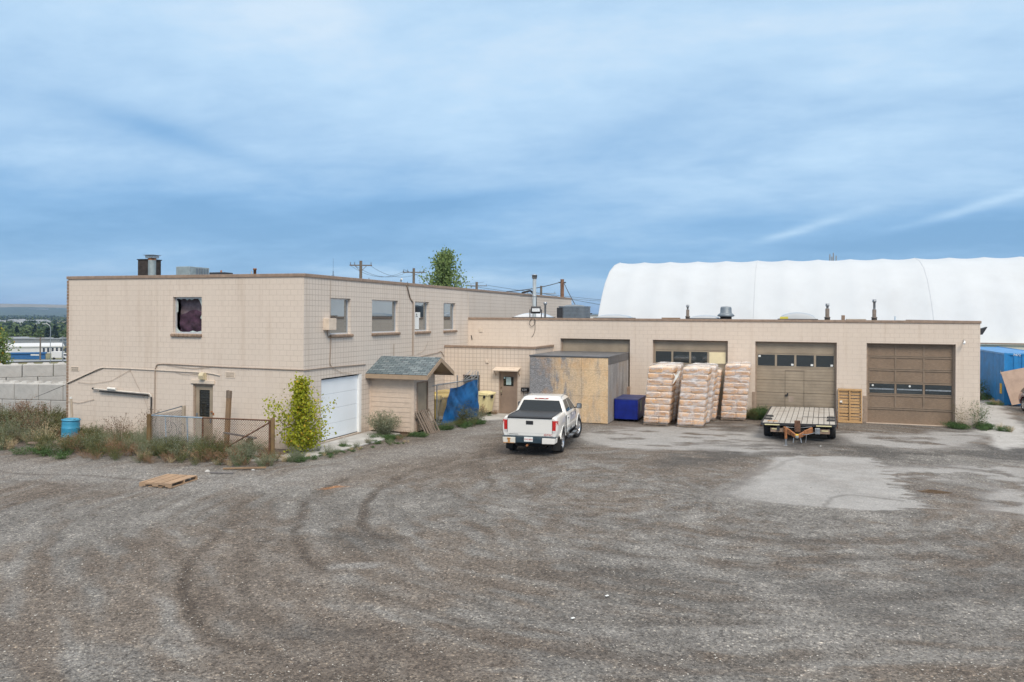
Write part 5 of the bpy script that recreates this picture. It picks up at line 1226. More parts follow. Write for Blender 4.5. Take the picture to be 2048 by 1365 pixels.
MB().box(-.6,-1.05,.38,.6,3.9,.55).box(-.55,-.95,.30,.55,-.15,.5).build('chassis', 'black_rubber', T, local=True)
MB().box(-.26, .965, 1.785, .26, 1.0, 1.815).build('brake_light', 'lamp_red', T, local=True, bevel=.006)
MB().box(-.17,.96,1.79,-.09,.966,1.81).box(.09,.96,1.79,.17,.966,1.81).build('brake_light_clear', 'lamp_clear', T, local=True)
MB().tube([(-.72,1.02,1.80),(-.70,1.3,1.878),(-.66,2.1,1.868)], .008, 4).tube([(.72,1.02,1.80),(.70,1.3,1.878),(.66,2.1,1.868)], .008, 4).build('roof_seam', 'unit_grey', T, local=True)
for sx in (-1, 1): MB().box(min(sx*.72,sx*.9), 4.36, .86, max(sx*.72,sx*.9), 4.49, 1.02).build('headlight', 'lamp_clear', T, local=True, bevel=.02)
MB().box(-.6,4.50,.75,.6,4.54,1.0).build('front_grille', 'chrome', T, local=True, bevel=.01); MB().box(-.93,4.42,.42,.93,4.62,.66).build('front_bumper', 'truck_paint', T, local=True, bevel=.04)
def wheel(root, x, y, rad, wid, side, steer=0, spokes=6, rimmat='alloy', rimr=.62):
    wv = thing('wheel', '', 'x'); del wv['label'], wv['category']; wv.parent = root; wv.location = (x, y, rad); wv.rotation_euler = (0, 0, steer)
    h = wid/2; s = side
    MB().lathe([(rad*rimr,-h*.8),(rad*.88,-h),(rad*.97,-h*.86),(rad,-h*.5),(rad,h*.5),(rad*.97,h*.86),(rad*.88,h),(rad*rimr,h*.8)], n=28, axis='x').build('tyre', 'tyre', wv, local=True)
    rm_ = MB(); rr_ = rad*rimr
    rm_.lathe([(rr_*1.02,s*h*.85),(rr_*.93,s*h*.8),(rr_*.9,s*h*.2),(rr_*.88,-s*h*.5)], n=28, axis='x'); rm_.lathe([(0,s*h*.62),(rr_*.2,s*h*.62),(rr_*.24,s*h*.5),(rr_*.24,s*h*.2)], n=16, axis='x')
    for k in range(spokes):
        a_ = 2*math.pi*k/spokes; c_, q_ = math.cos(a_), math.sin(a_)
        rm_.bar((s*h*.5, c_*rr_*.15, q_*rr_*.15), (s*h*.58, c_*rr_*.95, q_*rr_*.95), rr_*.30, h*.22, up=(1,0,0))
    rm_.build('rim', rimmat, wv, local=True); MB().lathe([(0,s*h*.1),(rr_*.9,s*h*.1)], n=20, axis='x').build('brake_disc', 'black_plastic', wv, local=True, fixn=False)
    return wv
for sx in (-1, 1):
    wheel(T, sx*.87, 0, .41, .27, sx); wheel(T, sx*.87, 3.64, .41, .27, sx, steer=R(-14))

# ================================================================== wrapped stacks of bags
def bagmesh(lx, ly, lz, printed):
    m_ = MB(); nx_, ny_, nz_ = 8, 6, 4; pts = {}
    def P_(i, j, k):
        key = (i, j, k)
        if key not in pts:
            u, v_, w_ = 2*i/nx_-1, 2*j/ny_-1, 2*k/nz_-1
            e = 13.0; nrm = (abs(u)**e+abs(v_)**e+abs(w_)**e)**(1/e); mx_ = max(abs(u), abs(v_), abs(w_)); sc_ = mx_/nrm if nrm else 1
            u2, v2, w2 = u*sc_, v_*sc_, w_*sc_
            w2 *= 1-.10*(u*u+v_*v_)*.5; pts[key] = len(m_.v); m_.v.append((u2*lx/2, v2*ly/2, w2*lz/2))
        return pts[key]
    for i in range(nx_):
        for j in range(ny_):
            for k in (0, nz_): m_.f.append((P_(i,j,k), P_(i+1,j,k), P_(i+1,j+1,k), P_(i,j+1,k)))
    for i in range(nx_):
        for k in range(nz_):
            for j in (0, ny_): m_.f.append((P_(i,j,k), P_(i+1,j,k), P_(i+1,j,k+1), P_(i,j,k+1)))
    for j in range(ny_):
        for k in range(nz_):
            for i in (0, nx_): m_.f.append((P_(i,j,k), P_(i,j+1,k), P_(i,j+1,k+1), P_(i,j,k+1)))
    m_.m = [0]*len(m_.f); m_.sm = [True]*len(m_.f)
    if printed:
        y_ = -ly/2-.001; a_, b_ = -lx*.36, lx*.38
        for (x0_, x1_, z0_, z1_) in ((a_,b_,-.022,-.010),(a_,b_,.062,.074),(a_,a_+.011,-.010,.062),(b_-.011,b_,-.010,.062)): m_.box(x0_, y_, z0_, x1_, y_+.03, z1_, 1)
        xx_ = a_+.03
        while xx_ < b_-.07: w__ = .012+.02*rnd.random(); m_.box(xx_, y_, .020, xx_+w__, y_+.03, .046, 1); xx_ += w__+.010
    return m_
sizes = {'long': (.685, .415, .292), 'end': (.475, .615, .292)}
bagm = {}
for k_, (a_, b_, c_) in sizes.items():
    for fr_ in (0, 1):
        m_ = bagmesh(a_, b_, c_, fr_ == 1 and k_ == 'long'); me_ = m_.mesh('bag')
        me_.materials.append(MATS['kraft_paper']); me_.materials.append(MATS['bag_print'])
        b2 = bmesh.new(); b2.from_mesh(me_); bmesh.ops.recalc_face_normals(b2, faces=b2.faces); b2.to_mesh(me_); b2.free(); bagm[(k_, fr_)] = me_
def pallet_parts(root, w, d, zt=.12, mat='pallet_worn', n=7):
    m_ = MB()
    for i in range(n): x = w*(i+.08)/n; m_.box(x, 0, zt-.02, x+w/n*.82, d, zt)
    m_.build('top_slats', mat, root, local=True)
    for y in (0, d/2-.02, d-.04): MB().box(0, y, .02, w, y+.04, zt-.022).build('stringer', mat, root, local=True)
    m_ = MB()
    for x in (0, w/2-.05, w-.1): m_.box(x, 0, .0, x+.1, d, .018)
    m_.build('bottom_slats', mat, root, local=True)
def stack(x, y, lean, label, layers=9, seed=0, film='stretch_film'):
    rr = random.Random(seed); t = thing('bag_pallet', label, 'pallet of bags', (x, y, 0), R(rr.uniform(-1.5, 1.5)), 'film wrapped pallets of paper bags')
    pallet_parts(t, 1.12, 1.2, .095, 'pallet_grey')
    lh = .281; zb = .10
    for k in range(layers):
        tt = (k+.5)/layers; ox = lean[0]*tt+rr.uniform(-.012, .012); oy = lean[1]*tt+rr.uniform(-.012, .012); mir = k % 2
        items = [('long', .33, .2), ('long', .33, .6), ('long', .33, 1.0), ('end', .89, .3), ('end', .89, .9)]
        for (kd, cx_, cy_) in items:
            cx2 = 1.12-cx_ if mir else cx_
            o_ = bpy.data.objects.new('bag', bagm[(kd, 1 if cy_ < .35 else 0)]); col.objects.link(o_); o_.parent = t
            o_.location = (cx2+ox+rr.uniform(-.008,.008), cy_+oy+rr.uniform(-.015,.01), zb+lh*(k+.5)); o_.rotation_euler = (rr.uniform(-.02,.02), rr.uniform(-.02,.02), rr.uniform(-.03,.03))
    # stretch film: a wrinkled shell that follows the bags
    v = []; f = []; nr = layers*5; per = []
    W_, D_ = 1.17, 1.26
    for (sx_, sy_, a0) in ((1,-1,-90),(1,1,0),(-1,1,90),(-1,-1,180)):
        for q in range(4): a_ = R(a0+30*q); per.append((sx_*(W_/2-.07)+.07*math.cos(a_), sy_*(D_/2-.07)+.07*math.sin(a_)))
    full = []
    for i in range(len(per)):
        a_, b_ = per[i], per[(i+1) % len(per)]; full.append(a_)
        L__ = math.hypot(b_[0]-a_[0], b_[1]-a_[1])
        if L__ > .3:
            for q in range(1, 9): full.append((a_[0]+(b_[0]-a_[0])*q/9, a_[1]+(b_[1]-a_[1])*q/9))
    n_ = len(full); H_ = lh*layers
    for i in range(nr+1):
        tt = i/nr; ph = (tt*layers) % 1.0; bul = -.012*abs(math.cos(math.pi*ph))**3 if 0 < i < nr else -.05
        for j, (px_, py_) in enumerate(full):
            l_ = math.hypot(px_, py_); k_ = 1+(bul+rr.uniform(-.006,.010))/l_
            v.append((.56+px_*k_+lean[0]*tt, .6+py_*k_+lean[1]*tt, .07+(H_+.075)*tt))
    for i in range(nr):
        for j in range(n_): f.append((i*n_+j, i*n_+(j+1) % n_, (i+1)*n_+(j+1) % n_, (i+1)*n_+j))
    # crumpled top
    top0 = len(v); kx = 9
    for i in range(kx+1):
        for j in range(kx+1):
            u, w_ = i/kx*2-1, j/kx*2-1
            v.append((.56+u*W_/2*.97+lean[0], .6+w_*D_/2*.97+lean[1], .07+H_+.075+(.02+.05*rr.random()*(1 if abs(u) < .9 and abs(w_) < .9 else .2))))
    for i in range(kx):
        for j in range(kx): a_ = top0+i*(kx+1)+j; f.append((a_, a_+kx+1, a_+kx+2, a_+1))
    w_ = MB().add(v, f, 0, False).build('stretch_wrap', film, t, local=True)
    return t
s1_ = stack(-6.03, 36.1, (.22, .05), 'leftmost front pallet of tan bags, leaning right beside the blue bin', seed=1)
stack(-5.93, 37.45, (.26, .12), 'pallet of bags behind the leftmost front one, topped with loose film', seed=2, film='stretch_film_thick')
s2_ = stack(-4.50, 35.9, (.24, .05), 'middle front pallet of bags, whitest film at its top', seed=3, film='stretch_film_mid')
stack(-4.38, 37.25, (.30, .10), 'pallet of bags hidden behind the middle front one', seed=4, film='stretch_film_thick')
stack(-4.20, 38.62, (.24, .10), 'rearmost pallet of bags in the middle row, near the overhead door', seed=5, layers=8)
stack(-2.86, 39.15, (.22, .04), 'single pallet of bags standing alone right of the others, close to the wall', seed=6, film='stretch_film_mid')
# loose flap of film torn from the middle stack
fl_ = MB(); rr = random.Random(5); A_ = Vector((.05, .05, 2.28))
fl_.add([A_, A_+Vector((-.12,-.02,.02)), A_+Vector((-.24,-.04,.12)), A_+Vector((-.15,-.03,-.06)), A_+Vector((-.26,-.05,-.42)), A_+Vector((-.05,-.02,-.10)), A_+Vector((.1,.0,.25))], [(0,1,3,5),(1,2,3),(3,4,5),(0,6,1)])
fl_.build('loose_film', 'pvc_white', s2_, local=True, fixn=False)

# ================================================================== blue steel bin
D_ = thing('steel_bin', 'dark blue steel waste bin with flat lids beside the chipboard shed', 'waste bin', (-7.5, 36.9, 0))
MB().prism([(-.02,.10),(1.07,.10),(1.09,1.0),(-.02,1.0)], 0, 2.3, 'y').build('hull', 'blue_dumpster', D_, local=True, bevel=.02)
for y_ in (0.0, 1.14): MB().box(-.04, y_+.0, 1.002, 1.11, y_+1.1, 1.04).build('lid', 'dumpster_lid', D_, local=True, bevel=.015)
MB().box(1.095, .45, .45, 1.11, .95, .95).build('label_panel', 'weathered_duct', D_, local=True)
for (a_, b_) in ((.1,.15),(.95,.15),(.1,2.1),(.95,2.1)): MB().lathe([(.0,-.02),(.06,-.02),(.06,.02),(0,.02)], (a_, b_, .06), 10, axis='x').build('caster', 'black_rubber', D_, local=True)

# ================================================================== flat deck trailer
TR = thing('flat_deck_trailer', 'flat deck trailer with worn grey planks and an orange tongue pointing to the yard', 'trailer', (.53, 33.42, 0), R(-2.5))
TR.rotation_euler = (0, R(-1.2), R(-2.5))
W_, L_, zt = 2.82, 6.3, .70
npl = 13
for i in range(npl):
    x = -W_/2+.05+i*(W_-.1)/npl; w_ = (W_-.1)/npl
    if i in (0,): MB().box(x+.011, .05, zt-.045, x+w_-.011, L_*.52, zt+.0).build('deck_plank', 'deck_plank', TR, local=True); MB().box(x+.011, L_*.52+.012, zt-.045, x+w_-.011, L_-.05, zt+.0).build('deck_plank', 'deck_plank', TR, local=True)
    else: MB().box(x+.011, .05, zt-.045, x+w_-.011, L_-.05, zt+rnd.uniform(-.004,.004)).build('deck_plank', 'deck_plank', TR, local=True)
st_ = MB()
for k in range(8): a_ = 1.0-.11*k; st_.quad((a_-.10, 2.35+.05*math.sin(k*2), zt+.006), (a_+.03, 2.32, zt+.006), (a_+.02, 2.45+.05*math.cos(k), zt+.006), (a_-.11, 2.5, zt+.006))
st_.build('oil_mark', 'unit_dark', TR, local=True, fixn=False)
MB().lathe([(.10,0),(.0,0)], (-1.12,.7,zt+.006), 10).lathe([(.13,0),(0,0)], (-.9,.65,zt+.0065), 10).build('rust_mark', 'rust_stain', TR, local=True, fixn=False)
fr_ = MB(); fr_.box(-W_/2, 0, zt-.09, -W_/2+.05, L_, zt+.012).box(W_/2-.05, 0, zt-.09, W_/2, L_, zt+.012).box(-W_/2+.05, 0, zt-.085, W_/2-.05, .05, zt+.008).box(-W_/2+.05, L_-.05, zt-.2, W_/2-.05, L_, zt+.008)
for x in (-.75, .75): fr_.box(x-.05, .05, zt-.30, x+.05, L_-.05, zt-.05)
for k in range(8): fr_.box(-W_/2+.05, .6+k*.75, zt-.13, W_/2-.05, .66+k*.75, zt-.05)
fr_.build('frame', 'unit_dark', TR, local=True)
for k in range(7):
    for sx in (-1, 1): MB().bar((sx*(W_/2+.015), .35+k*.85, zt-.14), (sx*(W_/2+.015), .47+k*.85, zt-.14), .06, .09).build('stake_pocket', 'rust_pipe', TR, local=True)
MB().box(-1.26,-.012,zt-.08,-.70,.0,zt-.04).box(.66,-.012,zt-.08,1.22,.0,zt-.04).box(-1.0,.08,zt-.26,-.75,.09,zt-.22).box(.85,.08,zt-.28,1.1,.09,zt-.24).build('reflective_tape', 'pale_yellow', TR, local=True)
MB().box(-1.05,.1,zt-.36,-.55,.25,zt-.2).build('step_plate', 'cap_brown', TR, local=True); MB().box(.7,.1,zt-.38,1.15,.25,zt-.2).build('step_plate', 'cap_brown', TR, local=True)
for sx in (-1, 1):
    for y_ in (1.30, 2.25): wheel(TR, sx*1.21, y_, .385, .33, sx, spokes=5, rimmat='dark_metal', rimr=.5)
MB().bar((-1.1,1.45,.36),(1.1,1.45,.36),.09,.09).bar((-1.1,2.35,.36),(1.1,2.35,.36),.09,.09).build('axle', 'black_rubber', TR, local=True)
tn = MB(); tn.bar((-.50,.05,.50),(-.06,-1.35,.40),.07,.15).bar((.50,.05,.50),(.06,-1.35,.40),.07,.15).bar((-.52,-.35,.52),(-.25,-.85,.45),.06,.20).bar((.52,-.35,.52),(.25,-.85,.45),.06,.20)
tn.build('tongue', 'rusty_orange', TR, local=True, bevel=.008)
MB().bar((0,-1.3,.42),(0,-1.62,.40),.11,.10).build('coupler', 'galvanised', TR, local=True, bevel=.02); MB().bar((0,-1.45,.47),(0,-1.58,.46),.10,.05).build('coupler_latch', 'yellow_label', TR, local=True)
MB().tube([(-.42,-1.15,.26),(-.42,-1.15,.70)], .05, 10).build('jack_sleeve', 'rusty_orange', TR, local=True); MB().tube([(-.42,-1.15,.0),(-.42,-1.15,.30)], .035, 10).lathe([(.09,.0),(.09,.015),(0,.015)], (-.42,-1.15,0), 10).build('jack_leg', 'galvanised', TR, local=True)
MB().box(-.13,-.38,.42,.09,-.2,.86).build('winch_post', 'rust_pipe', TR, local=True, bevel=.015); MB().box(.62,-.5,.38,.80,-.35,.60).build('junction_box', 'galvanised', TR, local=True, bevel=.01)
MB().tube([(-.45,-.3,.60),(.0,-.22,.56),(.5,-.35,.64)], .012, 5).tube([(.1,-1.2,.46),(.35,-.8,.40),(.65,-.45,.44)], .014, 5).tube([(.32,-.95,.42),(.30,-.97,.2),(.28,-1.0,.12)], .01, 5).build('safety_chain', 'galvanised', TR, local=True)
MB().tube([(-.12,-1.6,.36),(-.14,-1.62,.18)], .018, 5).tube([(.12,-1.6,.36),(.15,-1.62,.2)], .018, 5).build('chain_hook', 'galvanised', TR, local=True)

# ================================================================== loose pallets
t = thing('wooden_pallet', 'tan wooden pallet lying flat on the gravel yard', 'pallet', (-17.2, 17.95, .01), R(6))
m_ = MB()
for i in range(7): w_ = (.10, .13, .10, .12, .09, .14, .13)[i]; x = .02+i*.143; m_.box(x, 0, .105, x+w_, 1.22, .122)
m_.build('top_slats', 'pallet_worn', t, local=True)
for y in (0, .59, 1.18):
    s_ = MB(); s_.box(0, y, .07, 1.03, y+.04, .103).box(0, y, .02, .2, y+.04, .0695).box(.42, y, .02, .61, y+.04, .0695).box(.83, y, .02, 1.03, y+.04, .0695); s_.build('stringer', 'pallet_worn', t, local=True)
m_ = MB()
for x in (0, .3, .62, .92): m_.box(x, 0, .0, x+.11, 1.22, .018)
m_.build('bottom_slats', 'pallet_worn', t, local=True)
t = thing('wooden_pallet', 'fresh yellow pallet stood on end between two garage doors', 'pallet', (2.38, 40.30, 0), 0); t.rotation_euler = (R(-8), 0, 0)
m_ = MB()
for k in range(11): z_ = .03+k*.141; m_.box(0, .10, z_, 1.03, .118, z_+(.095 if k % 3 else .12))
m_.build('slats', 'pallet_new', t, local=True)
for x in (0, .485, .98): MB().box(x, .0, .0, x+.045, .098, 1.58).build('stringer', 'pallet_new', t, local=True)
MB().box(.0,-.018,1.50,1.03,-.002,1.58).box(.0,-.018,.0,1.03,-.002,.09).build('end_slat', 'pallet_new', t, local=True)
MB().box(.07,-.006,.93,.19,.099,.95).quad((.06,.09,1.0),(.2,.09,1.03),(.15,.09,.98),(.18,.09,.92)).build('torn_wrap', 'paper_white', t, local=True, fixn=False)
t = thing('wooden_pallet', 'weathered grey pallet leaning against the porch door', 'pallet', (-13.80, 29.72, 0), R(92)); t.rotation_euler = (R(-30), 0, R(86))
m_ = MB()
for i, x in enumerate((0, .19, .40, .53, .66, .82, 1.12)): m_.box(x, 0, 0, x+.085+.02*(i % 2), .02, 1.08)
m_.build('slats', 'pallet_grey', t, local=True)
for z_ in (0.02, .50, 1.0): MB().box(0, .022, z_, 1.21, .10, z_+.04).build('stringer', 'pallet_grey', t, local=True)
MB().box(0,.102,.3,1.2,.12,.38).box(0,.102,.8,1.2,.12,.9).build('back_slats', 'pallet_grey', t, local=True)

# ================================================================== fences
def mesh_panel(a, b, z0, z1, name, mat, root, sp=.085, r=.0055):
    a, b = Vector(a), Vector(b); d = (b-a); Lg = d.length; d.normalize(); H_ = z1-z0; m_ = MB()
    nrm = Vector((-d.y, d.x, 0))*.003
    k = -int(H_/sp)-1
    def seg(u0, u1, s):
        # clip the diagonal to the panel
        pts = []
        for (u, z) in ((u0, 0), (u1, H_)): pts.append((u, z))
        (ua, za), (ub, zb) = pts; 
        for lim in (0, Lg):
            if (ua-lim)*(ub-lim) < 0:
                t_ = (lim-ua)/(ub-ua); zc = za+(zb-za)*t_
                if (ua < lim) == (lim == 0): ua, za = lim, zc
                else: ub, zb = lim, zc
        if min(ua, ub) < -1e-4 or max(ua, ub) > Lg+1e-4 or abs(ua-ub) < .01: return
        p, q = a+d*ua+nrm*s, a+d*ub+nrm*s; m_.tube([(p.x, p.y, p.z+z0+za), (q.x, q.y, q.z+z0+zb)], r, 3, cap=False)
    while k*sp < Lg+H_:
        seg(k*sp, k*sp+H_, 1); seg(k*sp, k*sp-H_, -1); k += 1
    return m_.build(name, mat, root, fixn=False)
F1 = thing('chain_link_fence', 'old chain link fence, half galvanised and half rusty, with a diagonal brace', 'fence', (-18.6, 22.7, 0))
fa, fm, fb = (-20.97, 22.36, 0), (-18.95, 22.63, 0), (-16.36, 22.98, 0)
MB().box(-21.05, 22.29, 0, -20.90, 22.43, 1.37).build('timber_post', 'post_brown', F1, bevel=.01)
MB().lathe([(.07,0),(.07,1.36),(.05,1.38),(0,1.38)], fb, 12).build('timber_post', 'post_brown', F1)
MB().tube([(-20.9,22.37,1.33),(fm[0],fm[1],1.30)], .024, 8).tube([(-20.8,22.38,.18),(fm[0],fm[1],.18)], .022, 8).build('rail', 'blue_gal', F1)
MB().tube([(fm[0],fm[1],1.30),(fb[0]-.07,fb[1],1.29)], .026, 8).tube([(fm[0],fm[1],.06),(fb[0],fb[1],.06)], .024, 8).build('rail', 'rust_pipe', F1)
for x_, mt in ((-20.33,'blue_gal'),(-19.5,'blue_gal')): MB().tube([(x_, 22.37+(x_+20.97)*.134, .1),(x_-.06, 22.37+(x_+20.97)*.134, 1.31)], .02, 6).build('post', mt, F1)
MB().tube([(fm[0],fm[1],0),(fm[0],fm[1],1.31)], .03, 8).build('post', 'rust_pipe', F1); MB().tube([(fb[0]-.12,fb[1],0),(fb[0]-.12,fb[1],1.3)], .035, 8).build('post', 'rust_pipe', F1)
MB().tube([(fm[0]+.95,fm[1]+.13,.35),(fb[0]-.12,fb[1],1.22)], .026, 8).build('brace', 'rust_pipe', F1)
mesh_panel((-20.9,22.37,0), fm, .12, 1.30, 'chain_mesh', 'galvanised', F1); mesh_panel(fm, (fb[0]-.12,fb[1],0), .06, 1.27, 'chain_mesh', 'rust_pipe', F1)
# return run to the wall
mesh_panel((-20.97,22.45,0), (-21.35,24.35,0), .1, 1.30, 'chain_mesh', 'dark_metal', F1); MB().tube([(-20.97,22.4,1.33),(-21.35,24.4,1.42)], .02, 6).build('rail', 'unit_grey', F1)
# rusty wire bent behind the mesh
wr = MB()
for (cx_, cy_, cz_, rr_) in ((-20.75,23.0,.85,.18),(-20.55,23.0,.75,.22),(-20.2,23.05,.8,.16)): wr.tube([(cx_+rr_*math.cos(R(a_))*.8, cy_, cz_+rr_*1.2*math.sin(R(a_))) for a_ in range(0, 361, 30)], .009, 4, cap=False)
wr.build('wire_coil', 'dark_metal', F1)
t = thing('timber_post', 'pale weathered post at the wall behind the galvanised fence', 'post', (-21.3, 24.4, 0)); MB().box(-.06,-.05,0,.06,.05,1.44).build('post', 'post_pale', t, local=True, bevel=.006)
t = thing('timber_post', 'tall leaning wooden post with a split pale top near the brown door', 'post', (-19.05, 24.0, 0), 0); t.rotation_euler = (0, R(3), 0)
MB().box(-.08,-.06,0,.08,.06,1.95).build('post', 'post_wood', t, local=True, bevel=.01); MB().box(-.085,-.065,1.86,-.03,.05,2.13).box(-.02,-.065,1.86,.085,.055,2.12).build('split_top', 'pallet_grey', t, local=True)
t = thing('timber_post', 'short dark post under the grey rail inside the rusty fence', 'post', (-17.75, 23.6, 0)); MB().box(-.09,-.08,0,.09,.08,.52).build('post', 'rust_pipe', t, local=True)
t = thing('plank', 'pale plank resting level behind the galvanised fence panel', 'plank', (-20.9, 23.5, .30)); MB().bar((-.75,0,.03),(1.1,0,.0),.16,.06).build('plank', 'plank_pale', t, local=True)
t = thing('plank', 'dark grey rail sloping across the rusty fence panel', 'plank', (-18.75, 23.62, .56)); MB().bar((-.1,0,.10),(1.25,0,-.02),.10,.05).build('plank', 'plank_dark', t, local=True)

F2 = thing('chain_link_fence', 'tall grey chain link panel carrying the blue tarpaulin', 'fence', (-13.9, 33, 0))
A_, Bp = Vector((-14.30, 31.85, 0)), Vector((-13.56, 34.85, 0))
def fp(t_, z_): p = A_+(Bp-A_)*t_; return (p.x, p.y, z_)
MB().tube([fp(1,0), fp(1,2.27)], .035, 8).build('post', 'galvanised', F2); MB().tube([fp(.0,0), fp(.0,1.85)], .03, 8).build('post', 'galvanised', F2)
MB().tube([fp(-.32,1.82), fp(1,1.93)], .025, 8).tube([fp(.0,.14), fp(1,.16)], .025, 8).build('rail', 'galvanised', F2)
mesh_panel(fp(.0,0), fp(1,0), .15, 1.9, 'chain_mesh', 'galvanised', F2)
t = thing('fence_post', 'pale post in front of the dark annex window', 'post', (-14.62, 34.9, 0)); MB().tube([(0,0,0),(0,0,2.06)], .03, 8).build('post', 'galvanised', t, local=True)
wr = thing('wire_bundle', 'bundle of pale bent wire caught on top of the fence', 'wire', fp(.85, 1.95))
m_ = MB(); rr = random.Random(8)
for k in range(12):
    a_ = Vector((rr.uniform(-.1,.1), rr.uniform(-1.1,-.2), rr.uniform(-.02,.15))); m_.tube([a_, a_+Vector((rr.uniform(-.1,.1), .5, rr.uniform(-.02,.12))), a_+Vector((rr.uniform(-.15,.1), 1.1, rr.uniform(.05,.36)))], .011, 4)
m_.build('wires', 'galvanised', wr, local=True)
# tarpaulin draped on the panel
t = thing('tarpaulin', 'creased blue tarpaulin hung on the chain link panel by the entrance', 'tarpaulin', fp(.5, 1)); v = []; f = []; nu, nv = 46, 34; rr = random.Random(2)
base_ = Vector(fp(.5,1)); nrm = Vector((Bp-A_).yx.to_3d()) if False else Vector(((Bp-A_).y, -(Bp-A_).x, 0)).normalized()
for i in range(nu+1):
    for j in range(nv+1):
        s_, q_ = i/nu, j/nv
        left = .05+.24*q_ ; ztop = 1.62+.22*max(0, (s_-.0)) ; u_ = left+( .97-left)*s_
        top = 1.70+.14*max(0, (u_-.3)/.7); zz_ = .12*(1-s_)*0+(.10+.10*s_)+(top-.15)*q_ - .05*math.sin(s_*math.pi*2)*q_
        off = .07+.045*math.sin(s_*7+q_*3.5)*(.3+.7*(1-q_))+.02*math.sin((s_+q_)*16)+.012*math.sin(s_*19+q_*6)+.010*math.sin(q_*11+s_*5)
        p = Vector(fp(u_, zz_))+nrm*off; v.append(p-base_)
for i in range(nu):
    for j in range(nv): a_ = i*(nv+1)+j; f.append((a_, a_+nv+1, a_+nv+2, a_+1))
MB().add(v, f, 0, True).build('sheet', 'tarp_blue', t, local=True, fixn=False)
t['label'] = 'creased blue tarpaulin hung on the chain link panel by the entrance'

def ybin(loc, rz, label, mat):
    t = thing('wheeled_bin', label, 'wheeled bin', loc, rz, 'yellow wheeled bins by the entrance')
    m_ = MB(); m_.add([(-.36,-.28,.16),(.36,-.28,.16),(.36,.28,.16),(-.36,.28,.16),(-.46,-.38,1.02),(.46,-.38,1.02),(.46,.38,1.02),(-.46,.38,1.02)], [(3,2,1,0),(0,1,5,4),(1,2,6,5),(2,3,7,6),(3,0,4,7),(4,5,6,7)])
    m_.build('tub', mat, t, local=True, bevel=.025, seg=3)
    MB().box(-.50,-.42,1.0,.50,.42,1.07).build('rim', mat, t, local=True, bevel=.015)
    v = []; f = []
    for i in range(9):
        x_ = -.49+.98*i/8; hh = .09*math.sin(math.pi*i/8)**.7
        v += [(x_,-.41,1.07+hh*.6),(x_,.41,1.07+hh)]
    for i in range(8): f.append((2*i,2*i+2,2*i+3,2*i+1))
    v += [(x, -.41, 1.065) for x in (-.49,.49)]; MB().add(v, f, 0, True).box(-.49,-.41,1.071,.49,-.39,1.11).box(-.49,.39,1.071,.49,.41,1.11).build('lid', mat, t, local=True)
    MB().tube([(-.3,.44,1.05),(-.3,.52,1.08),(.3,.52,1.08),(.3,.44,1.05)], .02, 6).build('handle', mat, t, local=True)
    for x_ in (-.30, .30): MB().box(x_-.05,-.46,.86,x_+.05,-.40,1.0).build('bracket', 'black_plastic', t, local=True, bevel=.01)
    MB().box(.46,-.08,.84,.53,.08,1.0).build('bracket', 'black_plastic', t, local=True, bevel=.01)
    for (a_, b_) in ((-.28,-.22),(.28,-.22),(-.28,.22),(.28,.22)): MB().lathe([(0,-.025),(.08,-.025),(.08,.025),(0,.025)], (a_, b_, .085), 10, axis='x').build('caster', 'black_rubber', t, local=True)
ybin((-14.02, 36.75, 0), R(-8), 'pale yellow wheeled bin right of the fence post, against the annex wall', 'pale_yellow')
ybin((-14.95, 32.75, .12), R(-70), 'yellow wheeled bin nearest the porch', 'yellow_plastic'); ybin((-14.95, 33.80, .12), R(-74), 'yellow wheeled bin partly behind the tarpaulin', 'yellow_plastic')
ybin((-15.45, 35.4, .12), R(12), 'yellow bin with an upright lid deepest behind the tarpaulin', 'yellow_plastic')

# ================================================================== barrel and stakes by the wall
t = thing('plastic_barrel', 'light blue plastic barrel standing in the weeds', 'barrel', (-25.35, 23.05, 0), 0); t.rotation_euler = (0, R(3), 0)
MB().lathe([(0,.0),(.27,0),(.29,.05),(.31,.26),(.315,.28),(.315,.30),(.30,.32),(.31,.45),(.315,.58),(.315,.60),(.30,.62),(.31,.75),(.29,.88),(.27,.91),(.255,.92),(.25,.895),(0,.895)], n=32).build('drum', 'blue_barrel', t, local=True)
MB().lathe([(.315,.86),(.325,.87),(.325,.90),(.30,.91)], n=32).build('rim_band', 'blue_barrel', t, local=True); MB().lathe([(.04,.895),(.04,.915),(0,.915)], (.12,.05,0), 10).build('bung', 'far_dark', t, local=True)
t = thing('plastic_pipe', 'pale upright plastic pipe behind the blue barrel', 'pipe', (-26.35, 24.1, 0)); MB().tube([(0,0,0),(-.12,0,1.55)], .045, 10).build('pipe', 'post_pale', t, local=True); MB().tube([(-.118,0,1.52),(-.124,0,1.60)], .052, 10).build('collar', 'pvc_white', t, local=True)

